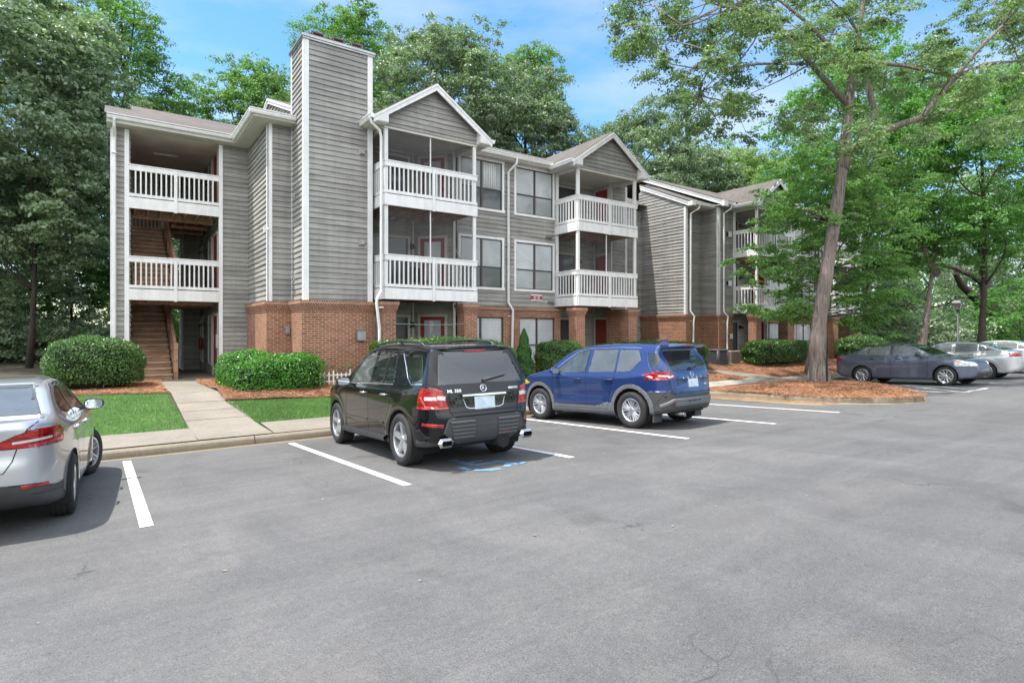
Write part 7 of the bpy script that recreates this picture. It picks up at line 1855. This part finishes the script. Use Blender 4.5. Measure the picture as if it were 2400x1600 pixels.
# air conditioner condensers
def condenser(x, y, w, h, label, kind):
    g = gz(y) + .06; E_ = empty('air_conditioner', (x, y, g), label, 'air conditioner', 'air conditioners beside the far building')
    p = MB(); p.box(x - w/2 - .06, x + w/2 + .06, y - w/2 - .06, y + w/2 + .06, g - .1, g + .02); part(p, 'base_pad', M['concrete'], E_)
    if kind == 'box':
        b = MB(); n = 11; b.box(x - w/2 + .03, x + w/2 - .03, y - w/2 + .03, y + w/2 - .03, g + .02, g + h - .02); part(b, 'core', M['dark'], E_)
        b = MB()
        for i in range(n): z = g + .05 + (h - .12) * i / n; b.box(x - w/2, x + w/2, y - w/2, y + w/2, z, z + (h - .12)/n*.58)
        for sx in (-1, 1):
            for sy in (-1, 1): b.tube([(x + sx*(w/2 - .05), y + sy*(w/2 - .05), g + .02), (x + sx*(w/2 - .05), y + sy*(w/2 - .05), g + h)], .065, 10)
        part(b, 'louvre_casing', M['condark'], E_)
    else:
        b = MB(); n = 26; b.box(x - w/2, x + w/2, y - w/2, y + w/2, g + .02, g + h - .02); part(b, 'core', M['dark'], E_)
        b = MB()
        for i in range(n):
            for q in (0, 1):
                s_ = -w/2 + w * i / (n - 1)
                if q: b.box(x + s_ - .008, x + s_ + .008, y - w/2 - .02, y - w/2 - .004, g + .04, g + h - .04)
                else: b.box(x - w/2 - .02, x - w/2 - .004, y + s_ - .008, y + s_ + .008, g + .04, g + h - .04)
        for sx, sy in ((-1,-1),(1,-1),(-1,1)): b.box(x + sx*w/2 - .03, x + sx*w/2 + .03, y + sy*w/2 - .03, y + sy*w/2 + .03, g + .02, g + h)
        part(b, 'grille_casing', M['conbrown'], E_)
    t = MB(); t.box(x - w/2 - .02, x + w/2 + .02, y - w/2 - .02, y + w/2 + .02, g + h - .02, g + h + .03); part(t, 'top_cover', M['congrey'] if kind == 'box' else M['beige2'], E_, bevel=.01)
    f = MB(); f.tube([(x, y, g + h + .03), (x, y, g + h + .045)], w*.40, 24)
    part(f, 'fan_guard', M['black'], E_)
    if kind == 'box':
        q = MB(); q.box(x + .12, x + .26, y - w/2 - .03, y - w/2 - .024, g + h - .22, g + h - .15); part(q, 'maker_plate', M['signred'], E_)
M['condark'] = simple('condenser_dark', (.075,.082,.09), .5, var=.1); M['conbrown'] = simple('condenser_brown', (.16,.13,.11), .7, var=.15); M['congrey'] = simple('condenser_grey', (.15,.155,.16), .5); M['beige2'] = simple('condenser_beige', (.42,.38,.31), .6)
condenser(AC1[0], AC1[1], .74, .68, 'dark grey louvred air conditioner by the brick wall, right of the blue crossover', 'box')
condenser(AC2[0], AC2[1], .66, .56, 'lower brown air conditioner with a beige top, right of the dark grey one', 'slat')
condenser(AC3[0], AC3[1], .60, .50, 'small brown air conditioner half hidden left of the dark grey one', 'slat')
# picket fence
E_ = empty('picket_fence', (5.2, 15.95, gz(15.95)), 'low white picket fence on the mulch in front of the brick chimney wall', 'fence')
for i in range(16):
    x = 4.72 + i*.118; p = MB(); y = 15.95 + .02*math.sin(i*1.7); g = .62 + .02*math.sin(i); hgt = .36 + (.06 if i % 4 == 3 else 0)
    p.box(x - .019, x + .019, y - .008, y + .008, g - (.06 if i % 4 == 3 else 0), g + hgt - .02)
    p.poly([(x - .019, y - .008, g + hgt - .02), (x + .019, y - .008, g + hgt - .02), (x, y, g + hgt + .02)]); p.poly([(x + .019, y + .008, g + hgt - .02), (x - .019, y + .008, g + hgt - .02), (x, y, g + hgt + .02)])
    part(p, 'picket', M['plasticw'], E_)
for z in (.73, .90):
    p = MB(); p.box(4.66, 6.55, 15.958, 15.972, z, z + .028); part(p, 'rail', M['plasticw'], E_)
# street lamp
lx, ly = place(2245, 31.6); lg = gz(ly) if ly > 11.9 else lotz(lx, ly)
E_ = empty('street_lamp', (lx, ly, lg), 'black post lamp with a square tapered lantern, right of the leaning trunk', 'street lamp')
p = MB(); p.tube([(lx, ly, lg), (lx, ly, lg + .25), (lx, ly, lg + .3), (lx, ly, 3.30)], [.10, .09, .055, .045], 12); part(p, 'post', M['lampgrey'] if 'lampgrey' in M else simple('post_grey', (.035,.042,.05), .5), E_)
p = MB()
a = [(lx + i*.10, ly + j*.10, 3.34) for i, j in ((-1,-1),(1,-1),(1,1),(-1,1))]; b = [(lx + i*.17, ly + j*.17, 3.68) for i, j in ((-1,-1),(1,-1),(1,1),(-1,1))]
for i in range(4): j = (i+1) % 4; p.poly([a[i], a[j], b[j], b[i]])
lan = part(p, 'lantern_glass', simple('lantern_glass', (.16,.15,.14), .2, coat=1.0), E_)
p = MB()
for i in range(4): p.bar(a[i], b[i], .018, .018)
c = [(lx + i*.22, ly + j*.22, 3.685) for i, j in ((-1,-1),(1,-1),(1,1),(-1,1))]; d = [(lx + i*.13, ly + j*.13, 3.83) for i, j in ((-1,-1),(1,-1),(1,1),(-1,1))]
for i in range(4): j = (i+1) % 4; p.poly([c[i], c[j], d[j], d[i]])
p.poly(c[::-1]); p.poly(d); p.tube([(lx, ly, 3.83), (lx, ly, 3.93)], [.04, .01], 8); p.box(lx - .11, lx + .11, ly - .11, ly + .11, 3.29, 3.34)
part(p, 'lantern_cap', M['black'], E_)
# utility pedestal behind the stair bay
ux, uy = 1.72, 29.2; g = gz(uy); E_ = empty('utility_box', (ux, uy, g), 'small beige utility box on a post behind the foot of the stairs', 'utility box')
p = MB(); p.box(ux - .28, ux + .28, uy - .15, uy + .15, g + .35, g + 1.05); part(p, 'cabinet', M['beige2'], E_, bevel=.02); p = MB(); p.tube([(ux, uy, g), (ux, uy, g + .36)], .04, 8); part(p, 'post', M['grey'], E_)
# line strung between the porch columns
st = MB(); pts = [(6.7 + (9.3-6.7)*i/12, 15.86, 2.36 - .03*math.sin(math.pi*i/12)) for i in range(13)]; st.tube(pts, .008, 5)
o = st.build('clothes_line', simple('line_green', (.25,.42,.36), .5)); tag(o, 'thin pale green line strung between the brick porch columns behind the black SUV', 'clothes line')
# things in the porches
def chair(x, y, z, rz, label):
    E_ = empty('patio_chair', (x, y, z), label, 'chair', 'patio chairs on the balconies'); m = M['black']
    T = Matrix.Translation((x, y, z)) @ Matrix.Rotation(rz, 4, 'Z')
    def P(*a): return tuple(T @ Vector(a))
    s = MB(); s.bar(P(-.25, 0, .42), P(.25, 0, .42), .46, .03); part(s, 'seat', m, E_)
    s = MB(); s.bar(P(-.24, .22, .66), P(.24, .22, .66), .03, .42); part(s, 'backrest', m, E_)
    for sx in (-1, 1):
        for sy in (-1, 1): s = MB(); s.bar(P(sx*.22, sy*.2, 0), P(sx*.22, sy*.2, .42), .03, .03); part(s, 'leg', m, E_)
chair(8.2, 16.9, 3.32, .4, 'dark patio chair behind the lower railing of the first gabled balcony')
chair(7.4, 17.1, 6.07, -.5, 'dark patio chair behind the upper railing of the first gabled balcony')
chair(15.2, 17.2, 3.32, .3, 'dark patio chair behind the screened balcony under the second gable')
